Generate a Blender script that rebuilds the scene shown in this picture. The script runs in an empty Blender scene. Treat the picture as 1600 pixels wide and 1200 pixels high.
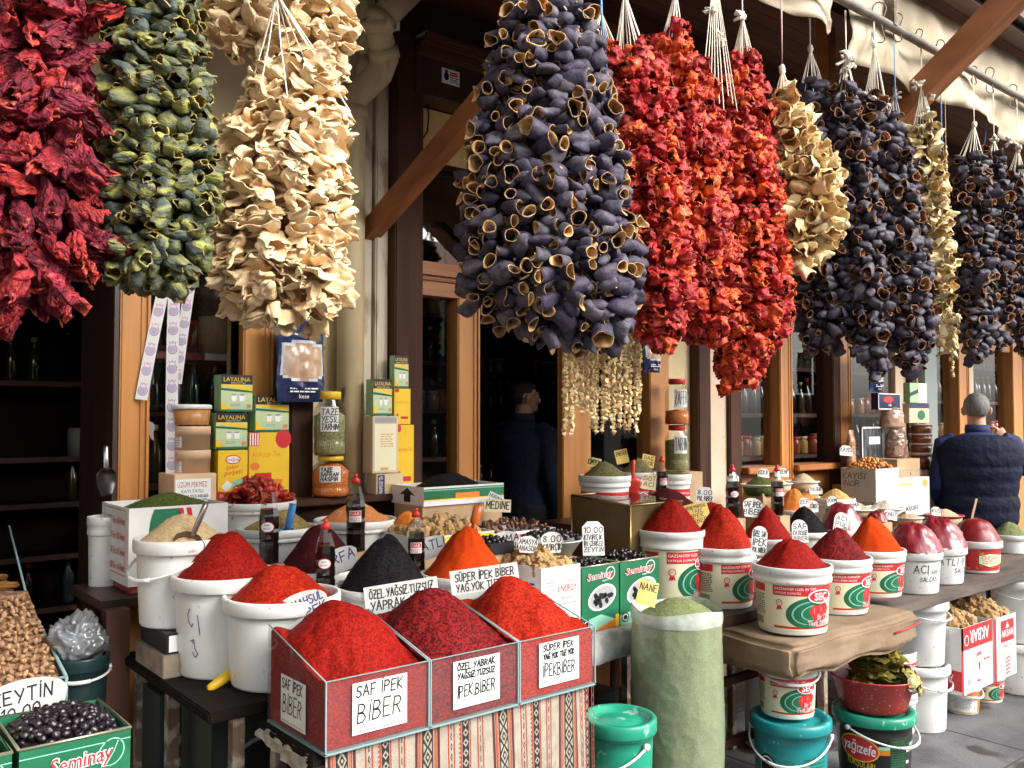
import bpy, bmesh, math, random
import numpy as np
from mathutils import Vector, Matrix, Euler, noise as mnoise

C = bpy.context.scene.collection
SC = bpy.context.scene
R = math.radians
PI = math.pi
rng = random.Random(7)

# ---------------------------------------------------------------- camera
CAMZ, F, YAW = 1.6, 1400.0, R(39.5)
PITCH = math.atan(50 / F)
cam_d = bpy.data.cameras.new('camera')
cam_d.lens = F / 1600 * 36
cam_d.sensor_width = 36
cam_d.clip_start = 0.05
cam_d.clip_end = 600
cam = bpy.data.objects.new('camera', cam_d)
C.objects.link(cam)
cam.location = (0, 0, CAMZ)
cam.rotation_euler = (R(90) + PITCH, 0, -YAW)
SC.camera = cam

# ---------------------------------------------------------------- light
SUN_EL, SUN_AZ = R(33), R(156)     # azimuth clockwise from +Y (into the shop)
w = bpy.data.worlds.new('World')
SC.world = w
w.use_nodes = True
nt = w.node_tree
sky = nt.nodes.new('ShaderNodeTexSky')
sky.sky_type = 'NISHITA'
sky.sun_disc = False
sky.sun_elevation = SUN_EL
sky.sun_rotation = SUN_AZ
sky.dust_density = 4.0
hsv = nt.nodes.new('ShaderNodeHueSaturation')   # an overcast sky: the same sky with most of its blue gone
hsv.inputs['Saturation'].default_value = 0.2
bg = nt.nodes['Background']
bg.inputs['Strength'].default_value = 0.125
nt.links.new(sky.outputs['Color'], hsv.inputs['Color'])
nt.links.new(hsv.outputs['Color'], bg.inputs['Color'])
sun_d = bpy.data.lights.new('sun', 'SUN')
sun_d.energy = 1.5
sun_d.angle = R(42)
sun_d.color = (1.0, 0.965, 0.92)
sun = bpy.data.objects.new('sun', sun_d)
C.objects.link(sun)
sun.location = (4, -6, 12)
_d = Vector((math.sin(SUN_AZ) * math.cos(SUN_EL), math.cos(SUN_AZ) * math.cos(SUN_EL), math.sin(SUN_EL)))
sun.rotation_euler = _d.to_track_quat('Z', 'Y').to_euler()
SC.view_settings.view_transform = 'Standard'
SC.view_settings.look = 'None'
SC.view_settings.gamma = 1
SC.view_settings.exposure = 1.62
SC.cycles.max_bounces = 8
SC.cycles.transparent_max_bounces = 24
SC.cycles.use_denoising = True

# ---------------------------------------------------------------- measuring
FWH = Vector((math.sin(YAW), math.cos(YAW), 0))
RT = Vector((math.cos(YAW), -math.sin(YAW), 0))
FW = FWH * math.cos(PITCH) + Vector((0, 0, math.sin(PITCH)))
UP = -FWH * math.sin(PITCH) + Vector((0, 0, math.cos(PITCH)))
CP = Vector((0, 0, CAMZ))
def ray(px, py): return FW * F + RT * (px - 800) + UP * (600 - py)
def W(px, py, y):
    d = ray(px, py); return CP + d * (y / d.y)
def Wz(px, py, z):
    d = ray(px, py); return CP + d * ((z - CAMZ) / d.z)
def S(p): return F / (Vector(p) - CP).dot(FW)          # pixels (of 1600) per metre there
def X(px, y): return W(px, 650, y).x
def Zat(p, py):                                        # height seen at row py on the upright through p
    a = W(800, 600, 1); lo, hi = -1.0, 6.0
    for _ in range(40):
        m = (lo + hi) / 2
        q = Vector((p[0], p[1], m)) - CP
        yy = 600 - F * q.dot(UP) / q.dot(FW)
        if yy > py: lo = m
        else: hi = m
    return lo

# ---------------------------------------------------------------- objects
def props(o, label=None, cat=None, group=None, kind=None):
    if label: o['label'] = label
    if cat: o['category'] = cat
    if group: o['group'] = group
    if kind: o['kind'] = kind
    return o
def thing(name, label, cat, loc=(0, 0, 0), rz=0.0, group=None):
    o = bpy.data.objects.new(name, None)
    o.empty_display_size = 0.05
    C.objects.link(o)
    o.location = loc
    o.rotation_euler = (0, 0, rz)
    return props(o, label, cat, group)
def link(name, me, parent=None, loc=(0, 0, 0), rot=(0, 0, 0), scale=None):
    o = bpy.data.objects.new(name, me)
    C.objects.link(o)
    o.parent = parent
    o.location = loc
    o.rotation_euler = rot
    if scale is not None: o.scale = scale if hasattr(scale, '__len__') else (scale,) * 3
    return o
def np_mesh(name, V, Fc, mats, mi=None, smooth=True):
    """V (n,3) array, Fc list of faces or (m,4) int array"""
    me = bpy.data.meshes.new(name)
    V = np.asarray(V, dtype=np.float32)
    if isinstance(Fc, np.ndarray):
        m, k = Fc.shape
        me.vertices.add(len(V)); me.vertices.foreach_set('co', V.ravel())
        me.loops.add(m * k); me.loops.foreach_set('vertex_index', Fc.astype(np.int32).ravel())
        me.polygons.add(m)
        me.polygons.foreach_set('loop_start', np.arange(0, m * k, k, dtype=np.int32))
        me.update(calc_edges=True)
    else:
        me.from_pydata([tuple(map(float, v)) for v in V], [], Fc)
    for m_ in (mats if isinstance(mats, (list, tuple)) else [mats]): me.materials.append(m_)
    n = len(me.polygons)
    if mi is not None: me.polygons.foreach_set('material_index', np.asarray(mi, dtype=np.int32))
    me.polygons.foreach_set('use_smooth', np.full(n, bool(smooth)))
    me.update()
    return me

class MB:
    """collects shapes into ONE mesh"""
    def __init__(s): s.v, s.f, s.m, s.sm = [], [], [], []
    def add(s, vs, fs, m=0, smooth=False, M=None):
        b = len(s.v)
        for p in vs: s.v.append(tuple(M @ Vector(p)) if M is not None else tuple(p))
        for f in fs: s.f.append([b + i for i in f]); s.m.append(m); s.sm.append(smooth)
        return s
    def box(s, x0, x1, y0, y1, z0, z1, m=0, bev=0.0, M=None):
        if bev <= 0:
            vs = [(x, y, z) for z in (z0, z1) for y in (y0, y1) for x in (x0, x1)]
            return s.add(vs, [(0, 2, 3, 1), (4, 5, 7, 6), (0, 1, 5, 4), (2, 6, 7, 3), (0, 4, 6, 2), (1, 3, 7, 5)], m, False, M)
        bm = bmesh.new(); bmesh.ops.create_cube(bm, size=1)
        for v in bm.verts: v.co = ((x0 + x1) / 2 + v.co.x * (x1 - x0), (y0 + y1) / 2 + v.co.y * (y1 - y0), (z0 + z1) / 2 + v.co.z * (z1 - z0))
        bmesh.ops.bevel(bm, geom=bm.edges[:], offset=bev, segments=2, affect='EDGES')
        return s.addbm(bm, m, False, M)
    def addbm(s, bm, m=0, smooth=False, M=None):
        bm.verts.index_update()
        s.add([v.co.copy() for v in bm.verts], [[v.index for v in f.verts] for f in bm.faces], m, smooth, M); bm.free(); return s
    def lathe(s, prof, seg=32, m=0, smooth=True, M=None, sx=1, sy=1, ms=None):
        vs, fs = [], []; n = len(prof)
        for k in range(seg):
            a = 2 * PI * k / seg
            for r, z in prof: vs.append((r * math.cos(a) * sx, r * math.sin(a) * sy, z))
        b = len(s.v)
        for p in vs: s.v.append(tuple(M @ Vector(p)) if M is not None else p)
        for k in range(seg):
            k2 = (k + 1) % seg
            for i in range(n - 1):
                q = [k * n + i, k2 * n + i, k2 * n + i + 1, k * n + i + 1]
                s.f.append([b + t for t in q]); s.m.append(ms[i] if ms else m); s.sm.append(smooth)
        return s
    def tube(s, pts, r, seg=8, m=0, caps=True, M=None, flat=1.0):
        pts = [Vector(p) for p in pts]; n = len(pts); vs = []
        rr = r if hasattr(r, '__len__') else [r] * n
        up = Vector((0, 0, 1)); prev = None
        for i, p in enumerate(pts):
            t = (pts[min(i + 1, n - 1)] - pts[max(i - 1, 0)])
            if t.length < 1e-9: t = Vector((0, 0, 1))
            t.normalize()
            if prev is None:
                a = t.cross(up)
                if a.length < 1e-3: a = t.cross(Vector((1, 0, 0)))
            else: a = prev - t * prev.dot(t)
            a.normalize(); prev = a; c = t.cross(a)
            for k in range(seg):
                an = 2 * PI * k / seg
                vs.append(p + a * (rr[i] * math.cos(an)) + c * (rr[i] * flat * math.sin(an)))
        fs = [(i * seg + k, i * seg + (k + 1) % seg, (i + 1) * seg + (k + 1) % seg, (i + 1) * seg + k) for i in range(n - 1) for k in range(seg)]
        if caps: fs += [tuple(range(seg))[::-1], tuple((n - 1) * seg + k for k in range(seg))]
        return s.add(vs, fs, m, True, M)
    def grid(s, fn, nu, nv, m=0, smooth=True, M=None):
        vs = [fn(i / nu, j / nv) for j in range(nv + 1) for i in range(nu + 1)]
        fs = [(j * (nu + 1) + i, j * (nu + 1) + i + 1, (j + 1) * (nu + 1) + i + 1, (j + 1) * (nu + 1) + i) for j in range(nv) for i in range(nu)]
        return s.add(vs, fs, m, smooth, M)
    def mesh(s, name, mats):
        me = bpy.data.meshes.new(name)
        me.from_pydata(s.v, [], s.f)
        for m_ in (mats if isinstance(mats, (list, tuple)) else [mats]): me.materials.append(m_)
        me.polygons.foreach_set('material_index', s.m)
        me.polygons.foreach_set('use_smooth', s.sm)
        me.update()
        return me
    def build(s, name, mats, parent=None, loc=(0, 0, 0), rot=(0, 0, 0)):
        return link(name, s.mesh(name, mats), parent, loc, rot)
def Mt(loc=(0, 0, 0), rot=(0, 0, 0), sc=(1, 1, 1)):
    return Matrix.LocRotScale(Vector(loc), Euler(rot), Vector(sc if hasattr(sc, '__len__') else (sc,) * 3))
def copy_tree(o, parent=None, loc=None, rz=None, label=None):
    c = o.copy(); C.objects.link(c); c.parent = parent
    if loc is not None: c.location = loc
    if rz is not None: c.rotation_euler = (0, 0, rz)
    if label: c['label'] = label
    for ch in list(o.children): copy_tree(ch, c)
    return c
def nz(p, sc=1.0): return mnoise.noise(Vector(p) * sc)

# ---------------------------------------------------------------- materials
_mats = {}
def mat(name, col, rough=0.6, col2=None, nscale=20, nlo=0.4, nhi=0.65, bump=0.0, bscale=60, metal=0.0, spec=0.5, rnd=0.0,
        col3=None, stretch=(1, 1, 1), alpha=1.0, coat=0.0, sss=0.0, vor=False, detail=4.0, bdist=0.01, spot=None, rot=None):
    """procedural: col mixed with col2 by noise, col3 by a per-piece random value, noise bump"""
    if name in _mats: return _mats[name]
    m = bpy.data.materials.new(name); m.use_nodes = True
    N, L = m.node_tree.nodes, m.node_tree.links
    b = N['Principled BSDF']
    b.inputs['Roughness'].default_value = rough
    b.inputs['Metallic'].default_value = metal
    b.inputs['Specular IOR Level'].default_value = spec
    b.inputs['Coat Weight'].default_value = coat
    b.inputs['Coat Roughness'].default_value = 0.1
    col = tuple(col) + (1,)
    b.inputs['Base Color'].default_value = col
    tc = N.new('ShaderNodeTexCoord')
    vec = tc.outputs['Object']
    rv = None
    if rnd or col3 is not None:
        g = N.new('ShaderNodeNewGeometry'); oi = N.new('ShaderNodeObjectInfo')
        ad = N.new('ShaderNodeMath'); ad.operation = 'ADD'
        L.new(g.outputs['Random Per Island'], ad.inputs[0]); L.new(oi.outputs['Random'], ad.inputs[1])
        fr = N.new('ShaderNodeMath'); fr.operation = 'FRACT'; L.new(ad.outputs[0], fr.inputs[0]); rv = fr.outputs[0]
        sc = N.new('ShaderNodeMath'); sc.operation = 'MULTIPLY'; sc.inputs[1].default_value = 37.0; L.new(rv, sc.inputs[0])
        va = N.new('ShaderNodeVectorMath'); va.operation = 'ADD'; L.new(vec, va.inputs[0]); L.new(sc.outputs[0], va.inputs[1]); vec = va.outputs[0]
    if stretch != (1, 1, 1) or rot:
        mp = N.new('ShaderNodeMapping'); mp.inputs['Scale'].default_value = stretch
        if rot: mp.inputs['Rotation'].default_value = rot
        L.new(vec, mp.inputs['Vector']); vec = mp.outputs[0]
    cur = None
    def mix(fac, a, bcol):
        x = N.new('ShaderNodeMix'); x.data_type = 'RGBA'
        L.new(fac, x.inputs[0])
        if a is None: x.inputs[6].default_value = col
        else: L.new(a, x.inputs[6])
        if hasattr(bcol, 'default_value'): L.new(bcol, x.inputs[7])
        else: x.inputs[7].default_value = tuple(bcol) + (1,)
        return x.outputs[2]
    def ramp(src, lo, hi):
        r_ = N.new('ShaderNodeMapRange'); r_.inputs['From Min'].default_value = lo; r_.inputs['From Max'].default_value = hi
        L.new(src, r_.inputs['Value']); return r_.outputs[0]
    def tex(scale, det=detail, v=False):
        if v:
            t = N.new('ShaderNodeTexVoronoi'); t.inputs['Scale'].default_value = scale; L.new(vec, t.inputs['Vector'])
            s_ = N.new('ShaderNodeSeparateColor'); L.new(t.outputs['Color'], s_.inputs[0]); return s_.outputs[0]
        t = N.new('ShaderNodeTexNoise'); t.inputs['Scale'].default_value = scale; t.inputs['Detail'].default_value = det
        L.new(vec, t.inputs['Vector']); return t.outputs['Fac']
    if col3 is not None: cur = mix(ramp(rv, 0.45, 0.95), cur, col3)
    if col2 is not None: cur = mix(ramp(tex(nscale, v=vor), nlo, nhi), cur, col2)
    if spot is not None: cur = mix(ramp(tex(spot[1], 2.0), spot[2], spot[2] + 0.05), cur, spot[0])
    if rnd:
        h = N.new('ShaderNodeHueSaturation')
        mr = N.new('ShaderNodeMapRange'); mr.inputs['To Min'].default_value = 1 - rnd; mr.inputs['To Max'].default_value = 1 + rnd
        L.new(rv, mr.inputs['Value']); L.new(mr.outputs[0], h.inputs['Value'])
        if cur is None: h.inputs['Color'].default_value = col
        else: L.new(cur, h.inputs['Color'])
        cur = h.outputs[0]
    if cur is not None: L.new(cur, b.inputs['Base Color'])
    if bump:
        bp = N.new('ShaderNodeBump'); bp.inputs['Strength'].default_value = bump; bp.inputs['Distance'].default_value = bdist
        L.new(tex(bscale, v=vor), bp.inputs['Height']); L.new(bp.outputs[0], b.inputs['Normal'])
    if alpha < 1: b.inputs['Alpha'].default_value = alpha
    if sss:
        b.inputs['Subsurface Weight'].default_value = sss; b.inputs['Subsurface Radius'].default_value = (0.02, 0.01, 0.006)
    _mats[name] = m
    return m
def glass(name, tint=(0.93, 0.96, 0.95), dust=0.0, dustcol=(0.8, 0.8, 0.78), rough=0.02, dscale=6, ior=1.45):
    if name in _mats: return _mats[name]
    m = bpy.data.materials.new(name); m.use_nodes = True
    N, L = m.node_tree.nodes, m.node_tree.links
    N.remove(N['Principled BSDF']); out = N['Material Output']
    tr = N.new('ShaderNodeBsdfTransparent'); tr.inputs[0].default_value = tuple(tint) + (1,)
    gl = N.new('ShaderNodeBsdfGlossy'); gl.inputs['Roughness'].default_value = rough
    fr = N.new('ShaderNodeFresnel'); fr.inputs[0].default_value = ior
    base = tr.outputs[0]
    if dust:
        df = N.new('ShaderNodeBsdfDiffuse'); df.inputs[0].default_value = tuple(dustcol) + (1,)
        tc = N.new('ShaderNodeTexCoord'); tn = N.new('ShaderNodeTexNoise'); tn.inputs['Scale'].default_value = dscale; tn.inputs['Detail'].default_value = 6
        L.new(tc.outputs['Object'], tn.inputs['Vector'])
        mr = N.new('ShaderNodeMapRange'); mr.inputs['From Min'].default_value = 0.3; mr.inputs['From Max'].default_value = 0.75
        mr.inputs['To Min'].default_value = dust * 0.6; mr.inputs['To Max'].default_value = dust * 1.5; L.new(tn.outputs['Fac'], mr.inputs['Value'])
        mx = N.new('ShaderNodeMixShader'); L.new(mr.outputs[0], mx.inputs[0]); L.new(tr.outputs[0], mx.inputs[1]); L.new(df.outputs[0], mx.inputs[2]); base = mx.outputs[0]
    ge = N.new('ShaderNodeNewGeometry'); om = N.new('ShaderNodeMath'); om.operation = 'SUBTRACT'; om.inputs[0].default_value = 1.0; L.new(ge.outputs['Backfacing'], om.inputs[1])
    fm = N.new('ShaderNodeMath'); fm.operation = 'MULTIPLY'; L.new(fr.outputs[0], fm.inputs[0]); L.new(om.outputs[0], fm.inputs[1])     # only the outer face of a pane mirrors
    mx = N.new('ShaderNodeMixShader'); L.new(fm.outputs[0], mx.inputs[0]); L.new(base, mx.inputs[1]); L.new(gl.outputs[0], mx.inputs[2])
    L.new(mx.outputs[0], out.inputs[0])
    _mats[name] = m
    return m

WHITE = mat('white_plastic', (0.72, 0.72, 0.69), 0.35, (0.6, 0.6, 0.57), 7, 0.45, 0.8, bump=0.02, bscale=30, spot=((0.5, 0.36, 0.3), 42, 0.685))
WHITE2 = mat('grey_white_plastic', (0.62, 0.62, 0.6), 0.4, (0.5, 0.5, 0.48), 9, 0.4, 0.75, spot=((0.38, 0.36, 0.33), 40, 0.68))
PAPER = mat('card_paper', (0.72, 0.715, 0.68), 0.45, (0.6, 0.59, 0.55), 22, 0.4, 0.8)
INK = mat('black_ink', (0.015, 0.015, 0.02), 0.5)
BLUEINK = mat('blue_ink', (0.03, 0.04, 0.2), 0.5)
REDINK = mat('red_print', (0.55, 0.02, 0.025), 0.4)
WPRINT = mat('white_print', (0.82, 0.82, 0.8), 0.4)
CREAMP = mat('cream_print', (0.75, 0.7, 0.48), 0.4)
GREENP = mat('green_print', (0.009, 0.11, 0.045), 0.4, (0.013, 0.145, 0.07), 8)
LGREENP = mat('pale_green_print', (0.25, 0.55, 0.42), 0.4)
DGREENP = mat('dark_green_print', (0.012, 0.09, 0.035), 0.4)
YELLOWP = mat('yellow_print', (0.8, 0.52, 0.02), 0.4, (0.75, 0.45, 0.02), 9)
ORANGEP = mat('orange_print', (0.7, 0.2, 0.02), 0.4)
BLACKP = mat('black_print', (0.012, 0.012, 0.014), 0.4)
GREYP = mat('grey_print', (0.3, 0.3, 0.3), 0.5)
BLUEP = mat('blue_print', (0.02, 0.05, 0.3), 0.4)
NAVYP = mat('navy_print', (0.008, 0.012, 0.06), 0.3)
GOLDP = mat('gold_print', (0.55, 0.36, 0.12), 0.35)
PURPLEP = mat('purple_print', (0.3, 0.05, 0.4), 0.4, (0.75, 0.1, 0.35), 5)
LILACP = mat('lilac_print', (0.5, 0.48, 0.62), 0.4)
YCARD = mat('yellow_card', (0.75, 0.55, 0.15), 0.5, (0.7, 0.5, 0.12), 9)
WOOD = mat('orange_wood', (0.5, 0.215, 0.05), 0.42, (0.33, 0.12, 0.028), 14, 0.35, 0.7, bump=0.1, bscale=40, stretch=(1, 1, 0.06))
WOODH = mat('orange_wood_along', (0.44, 0.17, 0.05), 0.45, (0.3, 0.1, 0.028), 14, 0.35, 0.7, bump=0.1, bscale=40, stretch=(0.06, 1, 1))
BRACE = mat('brace_wood', (0.44, 0.16, 0.05), 0.6, (0.2, 0.065, 0.022), 16, 0.35, 0.7, bump=0.25, bscale=30, stretch=(1, 0.08, 0.3))
DWOOD = mat('dark_wood', (0.05, 0.022, 0.014), 0.45, (0.025, 0.012, 0.008), 14, bump=0.12, bscale=40, stretch=(1, 1, 0.08))
DPOST = mat('dark_brown_post', (0.065, 0.028, 0.016), 0.65, spec=.15, col2=(0.035, 0.015, 0.009), nscale=9, bump=0.1, stretch=(1, 1, 0.1))
PLASTER = mat('cream_plaster', (0.62, 0.5, 0.3), 0.85, (0.5, 0.38, 0.2), 3.0, 0.4, 0.7, bump=0.2, bscale=18, spot=((0.3, 0.24, 0.16), 14, 0.7))
PEEL = mat('peeling_paint', (0.55, 0.48, 0.36), 0.8, (0.3, 0.22, 0.14), 10, 0.5, 0.6, bump=0.5, bscale=12, stretch=(1, 1, 0.35), spot=((0.07, 0.045, 0.03), 9, 0.6))
PINKPL = mat('pinkish_plaster', (0.6, 0.46, 0.34), 0.85, (0.52, 0.38, 0.27), 4, bump=0.15, bscale=20, spot=((0.25, 0.17, 0.11), 22, 0.72))
PIPEM = mat('drainpipe_paint', (0.58, 0.47, 0.27), 0.55, (0.36, 0.27, 0.15), 7, 0.42, 0.7, spot=((0.13, 0.09, 0.055), 11, 0.66), stretch=(1, 1, .35))
STEEL = mat('steel', (0.5, 0.5, 0.5), 0.25, metal=1.0)
DSTEEL = mat('dark_steel', (0.13, 0.1, 0.09), 0.4, metal=0.9)
RUST = mat('rusty_metal', (0.12, 0.07, 0.045), 0.7, (0.3, 0.26, 0.2), 18, 0.5, 0.6, bump=0.3, bscale=30)
BLACKM = mat('black_void', (0.01, 0.009, 0.008), 0.8)
STRING = mat('cotton_string', (0.72, 0.66, 0.55), 0.9)
BLUESTR = mat('blue_string', (0.1, 0.3, 0.6), 0.6)
CARTON = mat('carton_board', (0.42, 0.28, 0.15), 0.8, (0.34, 0.22, 0.12), 10)
WCARTON = mat('white_carton', (0.7, 0.69, 0.66), 0.6, (0.6, 0.58, 0.55), 6)
GLASS = glass('window_glass', (0.9, 0.93, 0.92))
BOXGLASS = glass('display_glass', (0.985, 0.985, 0.985), 0.07, (0.5, 0.27, 0.26), 0.03, ior=1.35)
SHOPGLASS = glass('shop_glass', (0.96, 0.97, 0.97), ior=1.65)
TRGLASS = glass('transom_glass', (0.6, 0.62, 0.64), ior=2.6)
CLEARG = glass('bottle_clear', (0.86, 0.87, 0.86), ior=1.6)
PLGLASS = glass('clear_plastic', (0.94, 0.95, 0.94), 0.05, rough=0.08)
GEDGE = mat('glass_edge', (0.22, 0.33, 0.33), 0.15)

# ---------------------------------------------------------------- lettering
_ST = {
'A': [[(0,0),(.28,1),(.56,0)],[(.1,.38),(.47,.38)]], 'B': [[(0,0),(0,1)],[(0,1),(.3,.98),(.42,.8),(.3,.58),(0,.53)],[(0,.53),(.36,.48),(.5,.25),(.34,.03),(0,0)]],
'C': [[(.5,.86),(.3,1),(.08,.85),(0,.5),(.08,.14),(.3,0),(.5,.12)]], 'D': [[(0,0),(0,1),(.3,.93),(.5,.6),(.48,.35),(.3,.06),(0,0)]],
'E': [[(.45,1),(0,1),(0,0),(.45,0)],[(0,.52),(.36,.54)]], 'F': [[(.45,1),(0,1),(0,0)],[(0,.52),(.36,.54)]],
'G': [[(.5,.86),(.3,1),(.08,.85),(0,.5),(.08,.14),(.3,0),(.5,.12),(.5,.45),(.3,.45)]], 'H': [[(0,0),(0,1)],[(.48,0),(.48,1)],[(0,.52),(.48,.52)]],
'I': [[(.05,0),(.05,1)]], 'J': [[(.4,1),(.4,.15),(.2,0),(.02,.15)]], 'K': [[(0,0),(0,1)],[(.46,1),(0,.45),(.5,0)]], 'L': [[(0,1),(0,0),(.42,0)]],
'M': [[(0,0),(.06,1),(.32,.35),(.58,1),(.64,0)]], 'N': [[(0,0),(.02,1),(.46,0),(.48,1)]], 'O': [[(.27,1),(.06,.84),(0,.5),(.06,.14),(.27,0),(.48,.14),(.54,.5),(.48,.84),(.27,1)]],
'P': [[(0,0),(0,1),(.34,.96),(.48,.76),(.34,.52),(0,.46)]], 'R': [[(0,0),(0,1),(.34,.96),(.46,.77),(.34,.54),(0,.48)],[(.2,.5),(.5,0)]],
'S': [[(.46,.88),(.26,1),(.05,.86),(.08,.62),(.4,.42),(.46,.18),(.24,0),(0,.12)]], 'T': [[(0,1),(.54,1)],[(.27,1),(.27,0)]],
'U': [[(0,1),(.02,.2),(.22,0),(.44,.16),(.48,1)]], 'V': [[(0,1),(.26,0),(.52,1)]], 'Y': [[(0,1),(.25,.5)],[(.52,1),(.2,0)]], 'Z': [[(0,1),(.48,1),(0,0),(.5,0)],[(.08,.52),(.4,.52)]],
'0': [[(.24,1),(.04,.8),(0,.45),(.08,.1),(.24,0),(.42,.15),(.46,.55),(.4,.88),(.24,1)]], '1': [[(.02,.78),(.2,1),(.2,0)]], '8': [[(.24,.52),(.05,.75),(.24,1),(.42,.76),(.24,.52),(.02,.24),(.24,0),(.46,.24),(.24,.52)]],
'5': [[(.44,1),(.06,1),(.03,.55),(.3,.6),(.46,.35),(.3,.02),(0,.08)]], '.': [[(.05,0),(.08,.05)]], '-': [[(.02,.45),(.34,.47)]], ':': [[(.05,.2),(.07,.25)],[(.05,.7),(.07,.75)]], ',': [[(.08,.08),(.02,-.14)]],
}
def _strokes(ch):
    if ch == 'İ': return _ST['I'] + [[(.04,1.18),(.07,1.24)]]
    if ch == 'Ö': return _ST['O'] + [[(.14,1.16),(.16,1.22)],[(.38,1.16),(.4,1.22)]]
    if ch == 'Ü': return _ST['U'] + [[(.12,1.16),(.14,1.22)],[(.36,1.16),(.38,1.22)]]
    if ch == 'Ç': return _ST['C'] + [[(.3,0),(.34,-.12),(.22,-.2)]]
    if ch == 'Ş': return _ST['S'] + [[(.24,0),(.28,-.12),(.18,-.2)]]
    if ch == 'Ğ': return _ST['G'] + [[(.12,1.24),(.28,1.12),(.42,1.24)]]
    return _ST.get(ch, [])
class Decal:
    """flat print in (u, v): filled shapes on stacked layers, later wrapped onto a surface"""
    def __init__(s): s.bm = bmesh.new(); s.lay = s.bm.verts.layers.float.new('lay'); s.r = random.Random(3)
    def poly(s, pts, lay, m):
        vs = [s.bm.verts.new((p[0], p[1], 0)) for p in pts]
        for v in vs: v[s.lay] = lay
        try: f = s.bm.faces.new(vs)
        except ValueError: return s
        f.material_index = m
        return s
    def rect(s, u0, v0, u1, v1, lay, m): return s.poly([(u0, v0), (u1, v0), (u1, v1), (u0, v1)], lay, m)
    def ell(s, u, v, ru, rv, lay, m, n=28, rot=0):
        c, d = math.cos(rot), math.sin(rot)
        pts = [(ru * math.cos(2 * PI * k / n), rv * math.sin(2 * PI * k / n)) for k in range(n)]
        return s.poly([(u + x * c - y * d, v + x * d + y * c) for x, y in pts], lay, m)
    def line(s, pts, wd, lay, m):
        for (a, b) in zip(pts[:-1], pts[1:]):
            dx, dy = b[0] - a[0], b[1] - a[1]; l = math.hypot(dx, dy) or 1e-6
            nx, ny = -dy / l * wd / 2, dx / l * wd / 2; ex, ey = dx / l * wd * .35, dy / l * wd * .35
            s.poly([(a[0] - nx - ex, a[1] - ny - ey), (b[0] - nx + ex, b[1] - ny + ey), (b[0] + nx + ex, b[1] + ny + ey), (a[0] + nx - ex, a[1] + ny - ey)], lay, m)
        return s
    def frame(s, u0, v0, u1, v1, wd, lay, m): return s.line([(u0, v0), (u1, v0), (u1, v1), (u0, v1), (u0, v0)], wd, lay, m)
    def hand(s, txt, u, v, h, lay, m, wd=None, fit=None, slope=0.0, slant=0.08, center=False):
        """handwriting from strokes"""
        x = 0.0; segs = []
        for ch in txt:
            if ch == ' ': x += 0.4; continue
            st = _strokes(ch)
            if not st: x += .3; continue
            j = s.r.uniform(-.05, .05); k = s.r.uniform(.92, 1.08); sh = slant + s.r.uniform(-.05, .05)
            mx = max(p[0] for q in st for p in q)
            for q in st: segs.append([(x + p[0] + p[1] * sh, p[1] * k + j) for p in q])
            x += mx + 0.2
        tot = max(x - .2, .1); hs = h
        if fit: hs = min(h * 1.5, fit / tot)
        if center: u = u - tot * hs / 2
        for q in segs: s.line([(u + a * hs, v + b * h + a * hs * slope) for a, b in q], wd or h * .11, lay, m)
        return s
    def text(s, txt, u, v, h, lay, m, fit=None, center=True, rot=0.0, bold=0.0, shear=0.0):
        """printed lettering from the built-in font"""
        cu = bpy.data.curves.new('t', 'FONT'); cu.body = txt; cu.size = 1; cu.resolution_u = 2; cu.offset = bold; cu.shear = shear
        ob = bpy.data.objects.new('t', cu); me = ob.to_mesh()
        V = [(v_.co.x, v_.co.y) for v_ in me.vertices]; P = [list(p.vertices) for p in me.polygons]
        ob.to_mesh_clear(); bpy.data.objects.remove(ob); bpy.data.curves.remove(cu)
        if not V: return s
        x0 = min(a for a, _ in V); x1 = max(a for a, _ in V); y0 = 0.0
        k = h / 0.72; kx = fit / (x1 - x0) if fit else k
        c, d = math.cos(rot), math.sin(rot); off = (x0 + x1) / 2 if center else x0
        vs = []
        for a, b in V:
            p, q = (a - off) * kx, (b - y0) * k
            vv = s.bm.verts.new((u + p * c - q * d, v + p * d + q * c, 0)); vv[s.lay] = lay; vs.append(vv)
        for f in P:
            try: s.bm.faces.new([vs[i] for i in f]).material_index = m
            except ValueError: pass
        return s
    def fine(s, u0, v0, u1, v1, n, lay, m):
        """rows of print too small to read"""
        dv = (v1 - v0) / n
        for i in range(n):
            u = u0
            while u < u1 - dv:
                l = s.r.uniform(dv * .6, dv * 2.5); e = min(u + l, u1)
                s.rect(u, v0 + i * dv + dv * .25, e, v0 + i * dv + dv * .7, lay, m); u = e + dv * .35
        return s
    def out(s, name, mats, fn, cut=None, cutv=None, parent=None):
        """fn(u, v, lift) -> xyz"""
        bm = s.bm
        for axis, c in ((0, cut), (1, cutv)):
            if not c: continue
            lo = min(v.co[axis] for v in bm.verts); hi = max(v.co[axis] for v in bm.verts)
            k = math.floor(lo / c) + 1
            while k * c < hi:
                n = [0, 0, 0]; n[axis] = 1; p = [0, 0, 0]; p[axis] = k * c
                bmesh.ops.bisect_plane(bm, geom=bm.verts[:] + bm.edges[:] + bm.faces[:], dist=1e-6, plane_co=p, plane_no=n)
                k += 1
        for v in bm.verts: v.co = fn(v.co.x, v.co.y, 0.0004 + v[s.lay] * 0.0004)
        me = bpy.data.meshes.new(name); bm.to_mesh(me); bm.free()
        for m_ in mats: me.materials.append(m_)
        if parent is False: return me
        return link(name, me, parent)
def flat(ox=0, oy=0, oz=0): return lambda u, v, l: (ox + u, oy - l, oz + v)
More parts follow.
